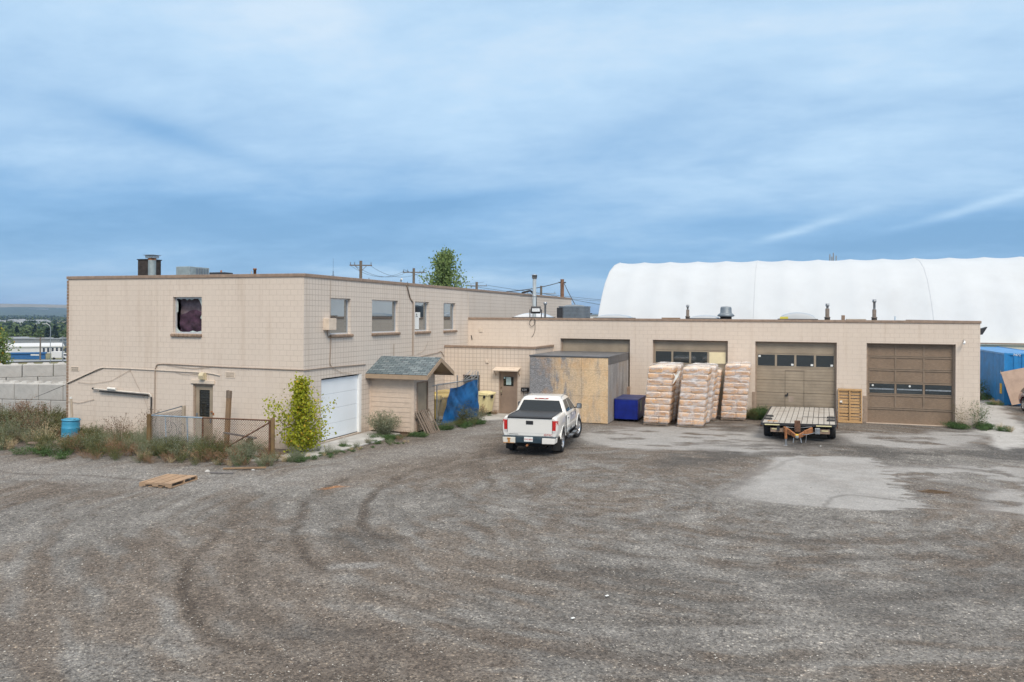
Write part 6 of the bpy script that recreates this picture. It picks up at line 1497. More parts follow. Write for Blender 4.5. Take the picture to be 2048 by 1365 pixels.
# ================================================================== interlocking concrete blocks
proto = None
def cblock(x, y, z, rz, label, group, Lb=1.2):
    global proto
    if proto is None:
        proto = thing('concrete_block', label, 'concrete block', (x, y, z), rz, group)
        m_ = MB(); m_.box(-.61,-.375,0,.61,.375,.74); m_.build('block', 'concrete', proto, local=True, bevel=.035)
        for dx in (-.31, .31):
            k = MB(); k.add([(dx-.17,-.17,.74),(dx+.17,-.17,.74),(dx+.17,.17,.74),(dx-.17,.17,.74),(dx-.11,-.11,.84),(dx+.11,-.11,.84),(dx+.11,.11,.84),(dx-.11,.11,.84)], [(0,1,5,4),(1,2,6,5),(2,3,7,6),(3,0,4,7),(4,5,6,7)]); k.build('stud', 'concrete', proto, local=True)
        return proto
    return dup(proto, (x, y, z), rz, label, group)
CRS = ('buried bottom', 'middle', 'upper')
def block_run(x0, y0, x1, y1, pitch, ztop, off, n0, n1, nm, xmax):
    a = math.atan2(y1-y0, x1-x0); dx_, dy_ = math.cos(a), math.sin(a)
    for k in range(n0, n1):
        for row in range(3):
            s_ = pitch*(k+off+(.5 if row == 1 else 0)); x = x0+dx_*s_-.376*dy_; y = y0+dy_*s_+.376*dx_
            if x > xmax: continue
            o_ = cblock(x, y, ztop-.745*(3-row), a, 'grey concrete block in the %s course of the %s stacked wall' % (CRS[row], nm), '%s wall of concrete blocks, %s course' % (nm, CRS[row]))
            if abs(pitch-1.24) > .1: o_.scale = (pitch/1.245, 1, 1)
block_run(-33.64, 27.51, -30.92, 28.01, 1.24, 1.62, .5, -4, 6, 'near', -28.0)
block_run(-43.12, 35.79, -41.51, 37.5, 1.62, 1.77, .5, -5, 6, 'far', -30)

# ================================================================== things right of the garage
C_ = thing('shipping_container', 'bright blue corrugated shipping container beyond the right end of the garage', 'container', (11.72, 51.7, 0))
def corr(axis, pos, u0, u1, z0, z1, dep, pitch, out_):
    m_ = MB(); u = u0; prof = []
    while u < u1-.01:
        for (du, dd) in ((0,0),(pitch*.30,0),(pitch*.42,dep),(pitch*.72,dep),(pitch*.84,0)):
            if u+du <= u1: prof.append((u+du, dd))
        u += pitch
    prof.append((u1, 0)); v = []; f = []
    for (u, d_) in prof:
        p = pos-out_*d_; v += [(p, u, z0), (p, u, z1)] if axis == 'x' else [(u, p, z0), (u, p, z1)]
    for i in range(len(prof)-1): f.append((2*i, 2*i+2, 2*i+3, 2*i+1))
    return m_.add(v, f)
simple('container_blue', (.018,.22,.54), .45, vary=.12, nscale=2, bmp=.05, dirt=(.05,.12,.22), dirt_amt=.45)
CW, CL, CH = 2.44, 12.19, 2.95; cx0, cy0 = 11.72, 51.7
corr('x', cx0+.02, cy0+.15, cy0+CL-.15, .15, CH-.1, .045, .28, -1).build('side_panel', 'container_blue', C_, fixn=False)
corr('x', cx0+CW-.02, cy0+.15, cy0+CL-.15, .15, CH-.1, .045, .28, 1).build('side_panel', 'container_blue', C_, fixn=False)
corr('y', cy0+.02, cx0+.15, cx0+CW-.15, .15, CH-.1, .05, .40, -1).build('end_panel', 'container_blue', C_, fixn=False)
MB().box(cx0+.03, cy0+.03, CH-.09, cx0+CW-.03, cy0+CL-.03, CH-.04).box(cx0+.03, cy0+CL-.05, .12, cx0+CW-.03, cy0+CL-.02, CH-.1).build('roof', 'container_blue', C_)
fm_ = MB()
for (x_, y_) in ((cx0, cy0), (cx0+CW-.15, cy0), (cx0, cy0+CL-.15), (cx0+CW-.15, cy0+CL-.15)): fm_.box(x_, y_, 0, x_+.15, y_+.15, CH)
for z0_, z1_ in ((.04,.16),(CH-.11,CH-.01)):
    fm_.box(cx0, cy0+.15, z0_, cx0+.06, cy0+CL-.15, z1_).box(cx0+CW-.06, cy0+.15, z0_, cx0+CW, cy0+CL-.15, z1_).box(cx0+.15, cy0, z0_, cx0+CW-.15, cy0+.06, z1_)
fm_.build('frame', 'container_blue', C_)
MB().box(cx0-.006, cy0+.55, .60, cx0+.018, cy0+.95, 1.18).build('yellow_label', 'yellow_label', C_); text_mesh('7472', .19, 'letter_white', C_, (.62, -.006, CH-.10), (R(90), 0, 0), 'container_number')
q = MB()
for k in range(4): q.box(cx0-.004, cy0+.75, .66+k*.13, cx0-.007, cy0+.80, .72+k*.13)
q.build('label_print', 'sign_black', C_); MB().box(cx0-.006, cy0+.6, 1.72, cx0+.016, cy0+.85, 1.9).build('data_plate', 'galvanised', C_)
t = thing('plywood_sheet', 'tan plywood sheet leaning on the blue container behind the maroon car', 'plywood sheet', (11.95, 50.9, 0)); t.rotation_euler = (R(-14), R(-14), 0)
MB().box(0, 0, .1, 1.22, .02, 2.0).build('sheet', 'plywood_tan', t, local=True)
t = thing('site_trailer', 'cream roofed low trailer behind the blue container', 'trailer', (12.6, 64.2, 0)); MB().box(0,0,.5,12,2.6,3.05).build('body', 'cream_roof', t, local=True, bevel=.03)
MB().box(-.15,-.15,3.05,12.1,2.75,3.17).add([(-.9,.1,3.08),(-.15,-.1,3.2),(-.15,2.5,3.2),(-.9,2.0,3.08)], [(0,1,2,3)]).build('roof', 'cream_roof', t, local=True); MB().box(-.16,-.17,3.10,12.1,-.151,3.19).build('roof_edge', 'cap_brown', t, local=True)
for x_ in (2.5, 9.5): MB().lathe([(0,-.12),(.4,-.12),(.4,.12),(0,.12)], (x_, .4, .4), 16, axis='y').build('wheel', 'tyre', t, local=True)

K = thing('parked_car', 'dark maroon car cut by the right edge, beside the plywood sheet', 'car', (12.95, 47.6, 0), R(184))
rg2 = [(0,0),(.85,0),(.95,.10),(1,.35),(1,.6),(.96,.85),(.88,1.0),(0,1.0)]
cb = loft_closed([(-2.25,.78,.35,.80),(-2.15,.86,.30,.92),(-1.6,.90,.28,1.0),(0,.92,.26,1.02),(1.1,.92,.26,1.0),(1.9,.88,.28,.90),(2.2,.80,.32,.78),(2.28,.70,.38,.68)], rg2).build('body', 'maroon_paint', K, local=True)
cs = []
for yy in (-1.35, 1.38):
    for sx in (-1, 1):
        c_ = MB(); v = []; n = 22
        for xx in (sx*.58, sx*1.2):
            for j in range(n): a_ = 2*math.pi*j/n; v.append((xx, yy+.39*math.cos(a_), .36+.39*math.sin(a_)))
        c_.add(v, [tuple(range(n)), tuple(range(2*n-1, n-1, -1))]+[(j, (j+1) % n, (j+1) % n+n, j+n) for j in range(n)]); cs.append(c_)
cut(cb, cs)
v = []; f = []; cst = [(.98,-2.0,1.0,.86),(1.15,-1.85,.75,.80),(1.40,-1.45,.30,.68),(1.52,-1.1,-.05,.60),(1.55,-.9,-.3,.45)]
for (zz_, y0_, y1_, hw) in cst: v += [(x, y, zz_) for x, y in rrect(y0_, y1_, hw, .12)]
n = 20
for i in range(len(cst)-1):
    for j in range(n): f.append((i*n+j, i*n+(j+1) % n, (i+1)*n+(j+1) % n, (i+1)*n+j))
f.append(tuple(range((len(cst)-1)*n, len(cst)*n))); MB().add(v, f, 0, True).build('glasshouse', 'glass_car', K, local=True)
MB().box(-.6,-1.35,1.44,.6,.15,1.56).build('roof', 'maroon_paint', K, local=True, bevel=.05)
for sx in (-1, 1):
    for yy in (-1.35, 1.38): wheel(K, sx*.80, yy, .34, .21, sx, spokes=7)
    MB().cbox((sx*1.0,.72,1.06),(.2,.1,.13)).build('wing_mirror', 'maroon_paint', K, local=True, bevel=.03)
    MB().cbox((sx*.62,2.17,.66),(.30,.14,.13)).build('headlight', 'lamp_clear', K, local=True, bevel=.03); MB().cbox((sx*.66,-2.17,.80),(.26,.1,.12)).build('tail_lamp', 'lamp_red', K, local=True, bevel=.02)
MB().box(-.4,2.2,.42,.4,2.30,.6).build('front_grille', 'black_plastic', K, local=True)

# ================================================================== white fabric hall
H_ = thing('fabric_hall', 'huge white arched fabric hall rising behind the garage', 'building', (5, 75, 0))
prof = [(75-11.6, 0.0), (75-11.2, 2.0), (65.7, 4.76), (66.15, 5.45), (67.1, 6.55), (68.4, 7.75), (70.2, 8.85), (72.4, 9.55), (75, 9.96)]
full = prof+[(150-y, z) for y, z in reversed(prof[:-1])]
peaks = [-14.8, -12.5, -10.1, -7.6, -5.05, -2.35, .15, 2.7, 5.3, 7.85, 10.35, 12.95, 15.5, 18.1]+[18.1+2.6*k for k in range(1, 8)]
v = []; f = []; xs2 = []
for i in range(len(peaks)-1):
    for q in range(6): xs2.append((peaks[i]+(peaks[i+1]-peaks[i])*q/6, math.sin(math.pi*q/6)))
xs2.append((peaks[-1], 0)); n_ = len(full)
for (x_, sg) in xs2:
    big = .10 if min(abs(x_-5.3), 9) < -1 else 0
    if abs(x_-10.35) < .1 or abs(x_+2.35) < .1: big = .10
    for (y_, z_) in full:
        k = 1-.0095*sg*(.5+.5*min(1, z_/8))+big*.012; v.append((x_, 75+(y_-75)*k, z_*k-(0 if z_ < .1 else .02*sg)))
for i in range(len(xs2)-1):
    for j in range(n_-1): a_ = i*n_+j; f.append((a_, a_+1, a_+n_+1, a_+n_))
ml = MB().add(v, f, 0, True).build('canopy', 'white_fabric', H_, fixn=False)
for xe in (peaks[0], peaks[-1]): MB().add([(xe, y, z) for y, z in full], [tuple(range(n_))]).build('end_wall', 'white_fabric', H_, fixn=False)
for k_ in (0, 5, 10): MB().tube([(peaks[k_], 75+(y-75)*1.001, z*1.001) for y, z in full], .028, 6).build('seam', 'white_fabric', H_)
t = thing('mobile_mast', 'distant radio mast poking above the ridge of the white fabric hall', 'mast', (6.24, 118.36, 0))
MB().tube([(0,0,0),(0,0,13.2)], .09, 6).build('mast', 'dark_metal', t, local=True)
for (dx, h) in ((-.45,13.3),(.35,13.1),(.0,13.5),(-.2,13.0)): MB().box(dx-.07,-.1,h-.9,dx+.07,.1,h+.3).build('antenna_panel', 'far_grey', t, local=True)
MB().tube([(-.6,0,12.6),(.6,0,12.6)], .04, 5).build('crossbar', 'dark_metal', t, local=True)
# ================================================================== plants
def plant(h, r, nst, nlf, ls, rr, lean=.35, low=.15, narrow=1.0, stemr=.004):
    """thin stems fanning out of one root with small leaves along them; returns (stems, leaves)"""
    S, Lf = MB(), MB()
    for _ in range(nst):
        a = rr.random()*6.283; R_ = r*math.sqrt(rr.random()); hh = h*(.55+.45*rr.random())*(1-.35*R_/r)
        b = Vector((math.cos(a)*R_*.25, math.sin(a)*R_*.25, 0)); tip = Vector((math.cos(a)*R_, math.sin(a)*R_, hh)); mid = (b+tip)/2+Vector((math.cos(a), math.sin(a), 0))*(-r*.12)+Vector((0, 0, hh*.12))
        P_ = lambda t: b*(1-t)**2+mid*2*t*(1-t)+tip*t*t
        S.tube([P_(0), P_(.35), P_(.7), P_(1)], stemr, 3, r2=stemr*.5, cap=False)
        for q in range(nlf):
            t = low+(1-low)*rr.random(); p = P_(t); sp = ls*(1.6+1.6*(1-t))*narrow
            p = p+Vector((rr.uniform(-1,1), rr.uniform(-1,1), rr.uniform(-.6,.8)))*sp
            d = Vector((rr.uniform(-1,1), rr.uniform(-1,1), rr.uniform(-.3,1))).normalized(); u = d.cross(Vector((rr.uniform(-1,1), rr.uniform(-1,1), rr.uniform(-1,1)))).normalized()
            s = ls*(.6+.8*rr.random()); w = s*.42
            Lf.quad(p-d*s*.5, p+u*w*.5, p+d*s*.5, p-u*w*.5)
    return S, Lf
def plant_thing(name, label, cat, loc, h, r, nst, nlf, ls, leafm, stemm, seed, group=None, **k):
    rr = random.Random(seed); t = thing(name, label, cat, loc, 0, group); S, Lf = plant(h, r, nst, nlf, ls, rr, **k)
    S.build('stems', stemm, t, local=True, fixn=False); Lf.build('leaves', leafm, t, local=True, fixn=False); return t
KIND = {'sage': (.75, .42, 30, 34, .030, 'leaf_sage', 'green_stem'), 'rust': (.55, .40, 26, 44, .022, 'dry_rust', 'dry_stem'),
        'olive': (.65, .42, 24, 40, .032, 'leaf_olive', 'green_stem'), 'brown': (.85, .42, 22, 34, .026, 'dry_brown', 'dry_stem'), 'green': (.28, .36, 20, 26, .045, 'leaf_green', 'green_stem'),
        'straw': (.45, .34, 34, 8, .03, 'straw', 'straw')}
protos = {}
for ki, (kd, p) in enumerate(KIND.items()): protos[kd] = [plant(p[0], p[1], p[2], p[3], p[4], random.Random(100+ki*7+q), narrow=.9) for q in range(3)]
def scatter(name, plants):
    """ground cover: many grown together, one object; one material slot per kind"""
    order = list(KIND); m_ = MB(); mats = []
    for k in order: mats += [KIND[k][5], KIND[k][6]]
    for (kd, x, y, s, a) in plants:
        S, Lf = protos[kd][int(a*7) % 3]; M = Matrix.Translation((x, y, float(ground_z(x, y)))) @ Matrix.Rotation(a, 4, 'Z') @ Matrix.Diagonal((s, s, s*(.85+.3*((a*3) % 1)), 1)); i = order.index(kd)
        for (src, mi) in ((Lf, 2*i), (S, 2*i+1)):
            n = len(m_.v); V = np.array(src.v); Mt = np.array(M); V = V @ Mt[:3, :3].T+Mt[:3, 3]; m_.v += V.tolist(); m_.f += [tuple(j+n for j in f) for f in src.f]; m_.m += [mi]*len(src.f); m_.sm += [False]*len(src.f)
    return tag(m_.build(name, mats, None, fixn=False), kind='stuff')
rr = random.Random(21)
STRIP = [(-27.5,20.3),(-25.0,20.5),(-23.3,20.3),(-22.0,20.5),(-20.5,20.5),(-18.6,21.0),(-16.9,21.0),(-15.9,21.3),(-15.5,21.9),(-15.6,22.8),(-16.5,23.2),(-17.5,24.5),(-27.3,24.6),(-27.8,26.6),(-34,25.6),(-36,22.5),(-32,20.3)]
pl_ = []
while len(pl_) < 560:
    x, y = rr.uniform(-35, -15.3), rr.uniform(20.2, 27)
    d = polydist(np.array([x]), np.array([y]), STRIP)[0]
    if d > -.05 or math.hypot(x+25.35, y-22.8) < .5: continue
    if -26.2 < x < -23.6 and y < 22.0 and rr.random() < .8: continue            # bare patch in front of the barrel
    if y > 23.4 and x > -24.5 and rr.random() < .5: continue
    edge = d > -.55
    n_ = float(fbm(np.array([x/1.3]), np.array([y/1.3]), 3)[0])
    if x < -25.8: kd = rr.choice(['sage','sage','olive','brown','rust','straw'] if y < 23.4 else ['brown','olive','olive','rust','sage'])
    elif n_ < .42: kd = rr.choice(['rust','rust','olive','straw'])
    elif n_ < .52: kd = rr.choice(['sage','green','olive','rust','sage'])
    else: kd = rr.choice(['olive','rust','sage','green','straw'])
    s = rr.uniform(.9, 1.35)*(.6 if edge else 1.0)*(1.45 if x < -26.5 and y > 23 else 1.0)*(.8 if y > 23.4 and x > -24.5 else 1)
    pl_.append((kd, x, y, s, rr.random()*6.28))
for (x, y) in ((-24.8,20.6),(-24.3,20.9),(-23.8,20.7),(-23.4,21.0),(-22.9,20.5),(-24.6,21.1)): pl_.append(('green', x, y, 1.1, rr.random()*6))
scatter('roadside_weeds', pl_)
# low growth along the concrete apron, the porch and the fence
pl_ = []
for (x, y, n, sp, kinds, sc) in ((-15.3,22.9,14,.45,['green','sage'],.7),(-15.0,24.3,8,.4,['green','sage'],.6),(-14.9,25.6,8,.5,['green','sage'],.55),(-14.7,26.9,8,.5,['sage','rust','green'],.6),(-14.6,28.3,14,.5,['green','green','rust'],.75),
        (-13.9,29.3,8,.35,['green'],.8),(-13.75,31.6,9,.5,['green','sage'],.9),(-13.5,32.8,12,.5,['green','green','olive'],1.0),(-13.2,33.6,8,.3,['green'],.9),(-13.6,36.8,7,.5,['green','rust'],.7),(7.4,40.2,8,.35,['green'],1.2),(8.4,40.3,12,.45,['green'],1.2),(9.0,40.0,5,.4,['green','straw'],.9),
        (-1.35,40.1,10,.4,['green','olive'],1.3),(11.0,54.5,12,1.0,['green','straw'],1.6),(11.3,51.6,6,.4,['straw','green'],1.0)):
    for _ in range(n): pl_.append((rr.choice(kinds), x+rr.gauss(0, sp*.6), y+rr.gauss(0, sp*.6), sc*rr.uniform(.6, 1.1), rr.random()*6.28))
for _ in range(26): x = rr.uniform(-15.6, -13.6); pl_.append((rr.choice(['green','straw']), x, rr.uniform(22.4, 23.4)+(x+15.6)*2.4, rr.uniform(.2,.45), rr.random()*6.28))
scatter('verge_weeds', pl_)
# plants one can tell apart
plant_thing('dry_shrub', 'dark brown dry shrub against the wall left of the galvanised fence', 'shrub', (-24.0, 24.1, 0), 1.35, .75, 34, 26, .05, 'dry_brown', 'dry_stem', 1, stemr=.008)
plant_thing('dry_shrub', 'tall thin brown seed heads close to the left fence post', 'shrub', (-22.7, 24.2, 0), 1.75, .55, 18, 22, .05, 'dry_brown', 'dry_stem', 2, stemr=.008, low=.5)
plant_thing('sage_bush', 'grey green feathery bush in front of the porch siding', 'bush', (-15.3, 28.9, 0), 1.25, .8, 120, 50, .05, 'leaf_sage', 'green_stem', 3)
plant_thing('sage_bush', 'grey green bush behind the rusty mesh at the leaning post', 'bush', (-18.9, 22.9, 0), 1.05, .7, 60, 44, .04, 'leaf_sage', 'green_stem', 4)
plant_thing('sage_bush', 'round grey green bush at the far left edge of the weeds', 'bush', (-30.2, 22.3, 0), 1.2, 1.1, 90, 44, .05, 'leaf_sage', 'green_stem', 5)
plant_thing('sage_bush', 'grey green bush just inside the right end of the rusty fence', 'bush', (-16.9, 22.5, 0), .95, .6, 60, 40, .04, 'leaf_sage', 'green_stem', 6)
plant_thing('weed', 'tall dark green weed standing before the blue tarpaulin', 'weed', (-13.45, 32.9, 0), 1.35, .35, 22, 50, .055, 'leaf_olive', 'green_stem', 7)
plant_thing('sage_bush', 'silvery bush at the foot of the blue tarpaulin, right of the tall dark weed', 'bush', (-13.25, 33.9, 0), .95, .6, 40, 36, .045, 'leaf_sage', 'green_stem', 8)
plant_thing('dry_shrub', 'rust brown dry shrub between the fence post and the pale yellow bin', 'shrub', (-13.75, 35.9, 0), .75, .35, 30, 40, .035, 'dry_rust', 'dry_stem', 9)
plant_thing('weed', 'dark leafy weed between the lone bag pallet and the walk-through garage door', 'weed', (-1.0, 40.1, 0), .75, .6, 60, 50, .06, 'leaf_green', 'green_stem', 10)
plant_thing('weed', 'tall yellowing weed at the right jamb of the timber panel door', 'weed', (7.45, 40.2, 0), 1.75, .45, 16, 26, .05, 'leaf_olive', 'dry_stem', 11, low=.1)
plant_thing('weed', 'green weed with dry stalks on the garage corner', 'weed', (8.25, 40.25, 0), 1.7, .55, 26, 30, .06, 'leaf_green', 'dry_stem', 12, low=.02)
plant_thing('bush', 'dark green bush against the blue container side', 'bush', (11.0, 55.5, 0), 1.5, .8, 40, 60, .09, 'leaf_green', 'green_stem', 13)
plant_thing('dry_shrub', 'rusty dry shrub before the near concrete block wall', 'shrub', (-30.5, 25.6, 0), 1.5, 1.0, 50, 44, .06, 'dry_rust', 'dry_stem', 14)
plant_thing('bush', 'olive bush between the dry shrub and the pale plastic pipe', 'bush', (-28.2, 24.9, 0), 1.35, .9, 50, 44, .055, 'leaf_olive', 'green_stem', 15)
plant_thing('dry_shrub', 'dark brown tangled shrub at the left frame edge before the blocks', 'shrub', (-32.2, 24.6, 0), 1.6, 1.0, 50, 44, .06, 'dry_brown', 'dry_stem', 16)
# poplar sapling at the building corner
def poplar(root, h, r, nbr, nlf, ls, seed, leafm, goldm=None, trunk=.03, prof=None, crown0=.08, low=1.0):
    rr = random.Random(seed); tr = MB(); lf = MB(); gl = MB()
    tr.tube([(0,0,0),(r*.04,0,h*.35),(-r*.03,r*.02,h*.7),(0,0,h*.97)], trunk, 7, r2=trunk*.25)
    for b in range(nbr):
        t0 = crown0+(.97-crown0)*(b/nbr)**low; a = b*2.4+rr.random()*.8; ln = r*(prof(t0) if prof else 1)*rr.uniform(.25, 1.2)
        p0 = Vector((0,0,h*t0)); d = Vector((math.cos(a), math.sin(a), .55+.5*t0)).normalized(); p1 = p0+d*ln*.55; p2 = p0+d*ln+Vector((0,0,ln*.18))
        tr.tube([p0, p1, p2], trunk*.32, 4, r2=trunk*.08, cap=False)
        for q in range(nlf):
            t = .15+.9*rr.random(); c = (p0+(p1-p0)*min(1, t*2) if t < .5 else p1+(p2-p1)*(t-.5)*2)+Vector((rr.gauss(0,1), rr.gauss(0,1), rr.gauss(0,.8)))*ls*1.55
            n_ = Vector((rr.uniform(-1,1), rr.uniform(-1,1), rr.uniform(-.2,1))).normalized(); u = n_.cross(Vector((rr.uniform(-1,1), rr.uniform(-1,1), .3))).normalized(); w = n_.cross(u); s = ls*(.6+.6*rr.random())
            M_ = gl if goldm and rr.random() < .07 else lf
            M_.quad(c-u*s*.5, c-w*s*.42+u*s*.1, c+u*s*.55, c+w*s*.42+u*s*.1)
    tr.build('trunk', 'bark', root, local=True, fixn=False); o_ = lf.build('crown', leafm, root, local=True, fixn=False)
    if gl.v: gl.build('golden_leaves', goldm, root, local=True, fixn=False)
t = thing('poplar_sapling', 'bushy yellow green poplar sapling at the corner of the two storey building', 'sapling', (-16.05, 24.2, 0))
poplar(t, 2.6, 1.05, 92, 66, .09, 5, 'leaf_yellowgreen', 'leaf_gold', .03, lambda q: 1.08 if q < .36 else (1.08-3.4*(q-.36) if q < .60 else .20), .03, 1.45)
t = thing('poplar_tree', 'loose green poplar rising behind the office roof', 'tree', (-32.3, 73.5, -.2))
poplar(t, 11.3, 2.9, 86, 95, .24, 9, 'leaf_tree', None, .14, lambda q: min(1.0, .15+1.7*(1-q)), .30)
t = thing('poplar_tree', 'yellow green tree behind the far block wall at the left edge', 'tree', (-55.6, 44.2, -.6))
poplar(t, 4.1, 1.35, 40, 60, .17, 12, 'leaf_tree', 'leaf_gold', .07, lambda q: 1.0-.4*q, .12)

# ================================================================== utility poles and wires
def upole(x, y, top, arms, label, w=.16, mat='pole_wood', name='utility_pole'):
    zb = float(ground_z(x, y)); t = thing(name, label, 'utility pole', (x, y, zb)); H_ = top-zb
    MB().tube([(0,0,0),(0,0,H_)], w*1.25, 10, r2=w).build('pole', mat, t, local=True)
    for (z_, hw, m_, ang) in arms:
        MB().bar((-hw*math.cos(ang), -hw*math.sin(ang), z_-zb),(hw*math.cos(ang), hw*math.sin(ang), z_-zb), .13, .13).build('crossarm', m_, t, local=True)
        for q in (-.92, -.55, .92):
            MB().tube([(hw*q*math.cos(ang), hw*q*math.sin(ang), z_-zb+.06), (hw*q*math.cos(ang), hw*q*math.sin(ang), z_-zb+.34)], .045, 6).build('insulator', 'insulator', t, local=True)
    return t
A0 = R(20)
p1_ = upole(-45.2, 79.67, 10.96, [(10.45,1.25,'pole_wood',A0),(8.7,1.0,'galvanised',A0)], 'nearest utility pole, left of the poplar, with a wide wooden crossarm')
MB().bar((-.6,-.2,10.4),(-.05,0,9.8),.05,.05).bar((.6,.2,10.4),(.05,0,9.8),.05,.05).build('arm_brace', 'pole_wood', p1_, local=True)
upole(-45.71, 94.29, 10.98, [(10.45,1.45,'pole_wood',A0),(8.4,1.3,'galvanised',A0)], 'utility pole touching the poplar crown, with hooked insulators below its arm')
upole(-53.29, 136.08, 11.0, [(10.3,1.9,'pole_wood',A0)], 'distant utility pole just right of the poplar, with curled insulators', .22)
upole(-45.33, 150.42, 10.8, [(9.3,2.9,'galvanised',A0),(6.4,2.9,'galvanised',A0)], 'far thin pole with two pale arms beside the tall slim flue', .22)
p5_ = upole(-17.41, 63.79, 7.92, [], 'stout reddish brown service pole behind the right end of the office', .15, 'pole_wood_red'); MB().bar((-.3,-.05,7.65),(.3,.05,7.65),.08,.10).build('service_bracket', 'dark_metal', p5_, local=True)
MB().lathe([(.05,6.2),(.09,6.3),(.05,6.45)], (.22,0,0), 8).build('cable_clamp', 'dark_metal', p5_, local=True)
def wire(a, b, sag, r, label, k=14):
    a, b = Vector(a), Vector(b); t = thing('overhead_wire', label, 'wire', a); pts = [a+(b-a)*i/k-Vector((0,0,4*sag*(i/k)*(1-i/k))) for i in range(k+1)]
    MB().tube(pts, r, 4).build('cable', 'wire_dark', t); return t
ca, sa = math.cos(A0), math.sin(A0)
for q, nm in ((-1.15,'outermost left wire'),(-.6,'middle wire'),(1.1,'outermost right wire')): wire((-45.2+q*ca, 79.67+q*sa, 10.4), (-45.71+q*1.1*ca, 94.29+q*1.1*sa, 10.6), 1.0, .018, nm+' sagging between the two nearest utility poles')
for q, nm in ((-1.3,'left'),(1.3,'right')): wire((-45.71+q*ca, 94.29+q*sa, 10.8), (-53.29+q*ca, 136.08+q*sa, 11.0), .8, .022, nm+' long wire running from the poplar pole to the distant pole')
for q, nm in ((-2.0,'lower left'),(2.0,'lower right')): wire((-53.29+q*ca, 136.08+q*sa, 10.4), (-20+q*ca, 190+q*sa, 8.0), 1.0, .03, nm+' faint wire leaving the distant pole to the right')
wire((-17.5, 63.79, 7.7), (-16.6, 47.6, 6.40), .12, .03, 'black service cable from the stout pole down to the office parapet'); wire((-17.3, 63.79, 7.7), (-11.6, 45.5, 5.5), .05, .03, 'taut cable from the stout pole down to the condenser unit')
wire((-45, 150, 9.3), (10, 175, 3.0), 1.5, .035, 'faint distant wire right of the far thin pole')

# ================================================================== the valley
def tree_far(x, y, h, r, kind, label, group, seed, n=240):
    z_ = float(ground_z(x, y)); rr = random.Random(seed); t = thing('conifer_tree' if kind == 'con' else 'broadleaf_tree', label, 'tree', (x, y, z_), 0, group)
    MB().tube([(0,0,0),(0,0,h*.85)], r*.08, 5, r2=r*.02).build('trunk', 'bark', t, local=True); m_ = MB()
    for _ in range(n):
        q = rr.random(); a = rr.random()*6.28
        if kind == 'con': rad = r*(1-q)*(.5+.5*rr.random()); p = Vector((math.cos(a)*rad, math.sin(a)*rad, h*(.1+.9*q)))
        else: ph = math.acos(1-2*rr.random()); k = .65+.35*rr.random(); p = Vector((r*k*math.sin(ph)*math.cos(a), r*k*math.sin(ph)*math.sin(a), h*.58+h*.42*k*math.cos(ph)))
        d = Vector((rr.uniform(-1,1), rr.uniform(-1,1), rr.uniform(-.6,1))).normalized(); u = d.cross(Vector((rr.random(), rr.random(), rr.random()))).normalized(); s = r*(.34+.25*rr.random())
        m_.quad(p-d*s*.5, p+u*s*.4, p+d*s*.5, p-u*s*.4)
    m_.build('crown', 'leaf_conifer' if kind == 'con' else 'leaf_distant', t, local=True, fixn=False); return t
def cs(px, depth):          # a bearing and a distance in the valley, as a map position
    u = (px-1024)/1600; return (.9465*u*depth-.3230*depth, .3230*u*depth+.9465*depth)
rr = random.Random(31)
for k in range(26):
    px = -30+k*7.2+rr.uniform(-3,3); dp = rr.uniform(410, 520); x, y = cs(px, dp); con = rr.random() < .45
    tree_far(x, y, rr.uniform(7, 10) if con else rr.uniform(5.5, 8), rr.uniform(2.4, 3.4) if con else rr.uniform(3.6, 5.0), 'con' if con else 'br', 'dark spruce in the row beyond the valley warehouses' if con else 'mid green round tree in the row beyond the valley warehouses', 'spruces beyond the warehouses' if con else 'round trees beyond the warehouses', 40+k)
m_ = MB()
for k in range(1300):
    dp = 560+2400*rr.random()**1.6; px = rr.uniform(-160, 190); x, y = cs(px, dp)
    if 1050 < dp < 1350 or (dp > 900 and rr.random() < .25): continue
    z_ = float(ground_z(x, y)); s0 = rr.uniform(2.6, 5.0)*(1+dp/4500)
    for _ in range(15):
        a = rr.random()*6.28; p = Vector((x+math.cos(a)*s0*rr.random()*1.3, y+math.sin(a)*s0*rr.random(), z_+s0*(.2+1.0*rr.random()))); d = Vector((rr.uniform(-1,1), rr.uniform(-1,1), rr.uniform(-.3,1))).normalized(); u = d.cross(Vector((rr.random(), rr.random(), rr.random()))).normalized(); s = s0*.8
        m_.add([p-d*s*.5, p+u*s*.4, p+d*s*.5, p-u*s*.4], [(0,1,2,3)], int(rr.random() < .5))
tag(m_.build('valley_woodland', ['leaf_conifer', 'leaf_distant'], None, fixn=False), kind='stuff')
def bld(x0, y0, x1, y1, w, z0, h, name, label, mat, roofm, wins=0, winmat='far_dark', group=None):
    """a warehouse whose long front runs from (x0,y0) to (x1,y1)"""
    d = Vector((x1-x0, y1-y0, 0)); Ln = d.length; t = thing(name, label, 'warehouse', (x0, y0, z0), math.atan2(d.y, d.x), group)
    MB().box(0, 0, 0, Ln, w, h).build('wall', mat, t, local=True); MB().box(-.4, -.4, h, Ln+.4, w+.4, h+.5).build('roof', roofm, t, local=True)
    for k in range(wins): xx = Ln*(.42+.55*k/wins) if wins > 4 else Ln*(.4+.1*k); MB().box(xx, -.12, h*.30, xx+1.2, -.02, h*.85).build('window', winmat, t, local=True)
    return t
def b2(pxa, da, pxb, db, w, h, *a, **k):
    x0, y0 = cs(pxa, da); x1, y1 = cs(pxb, db); z0 = min(float(ground_z(x0, y0)), float(ground_z(x1, y1)))-.3
    return bld(x0, y0, x1, y1, w, z0, h, *a, **k)
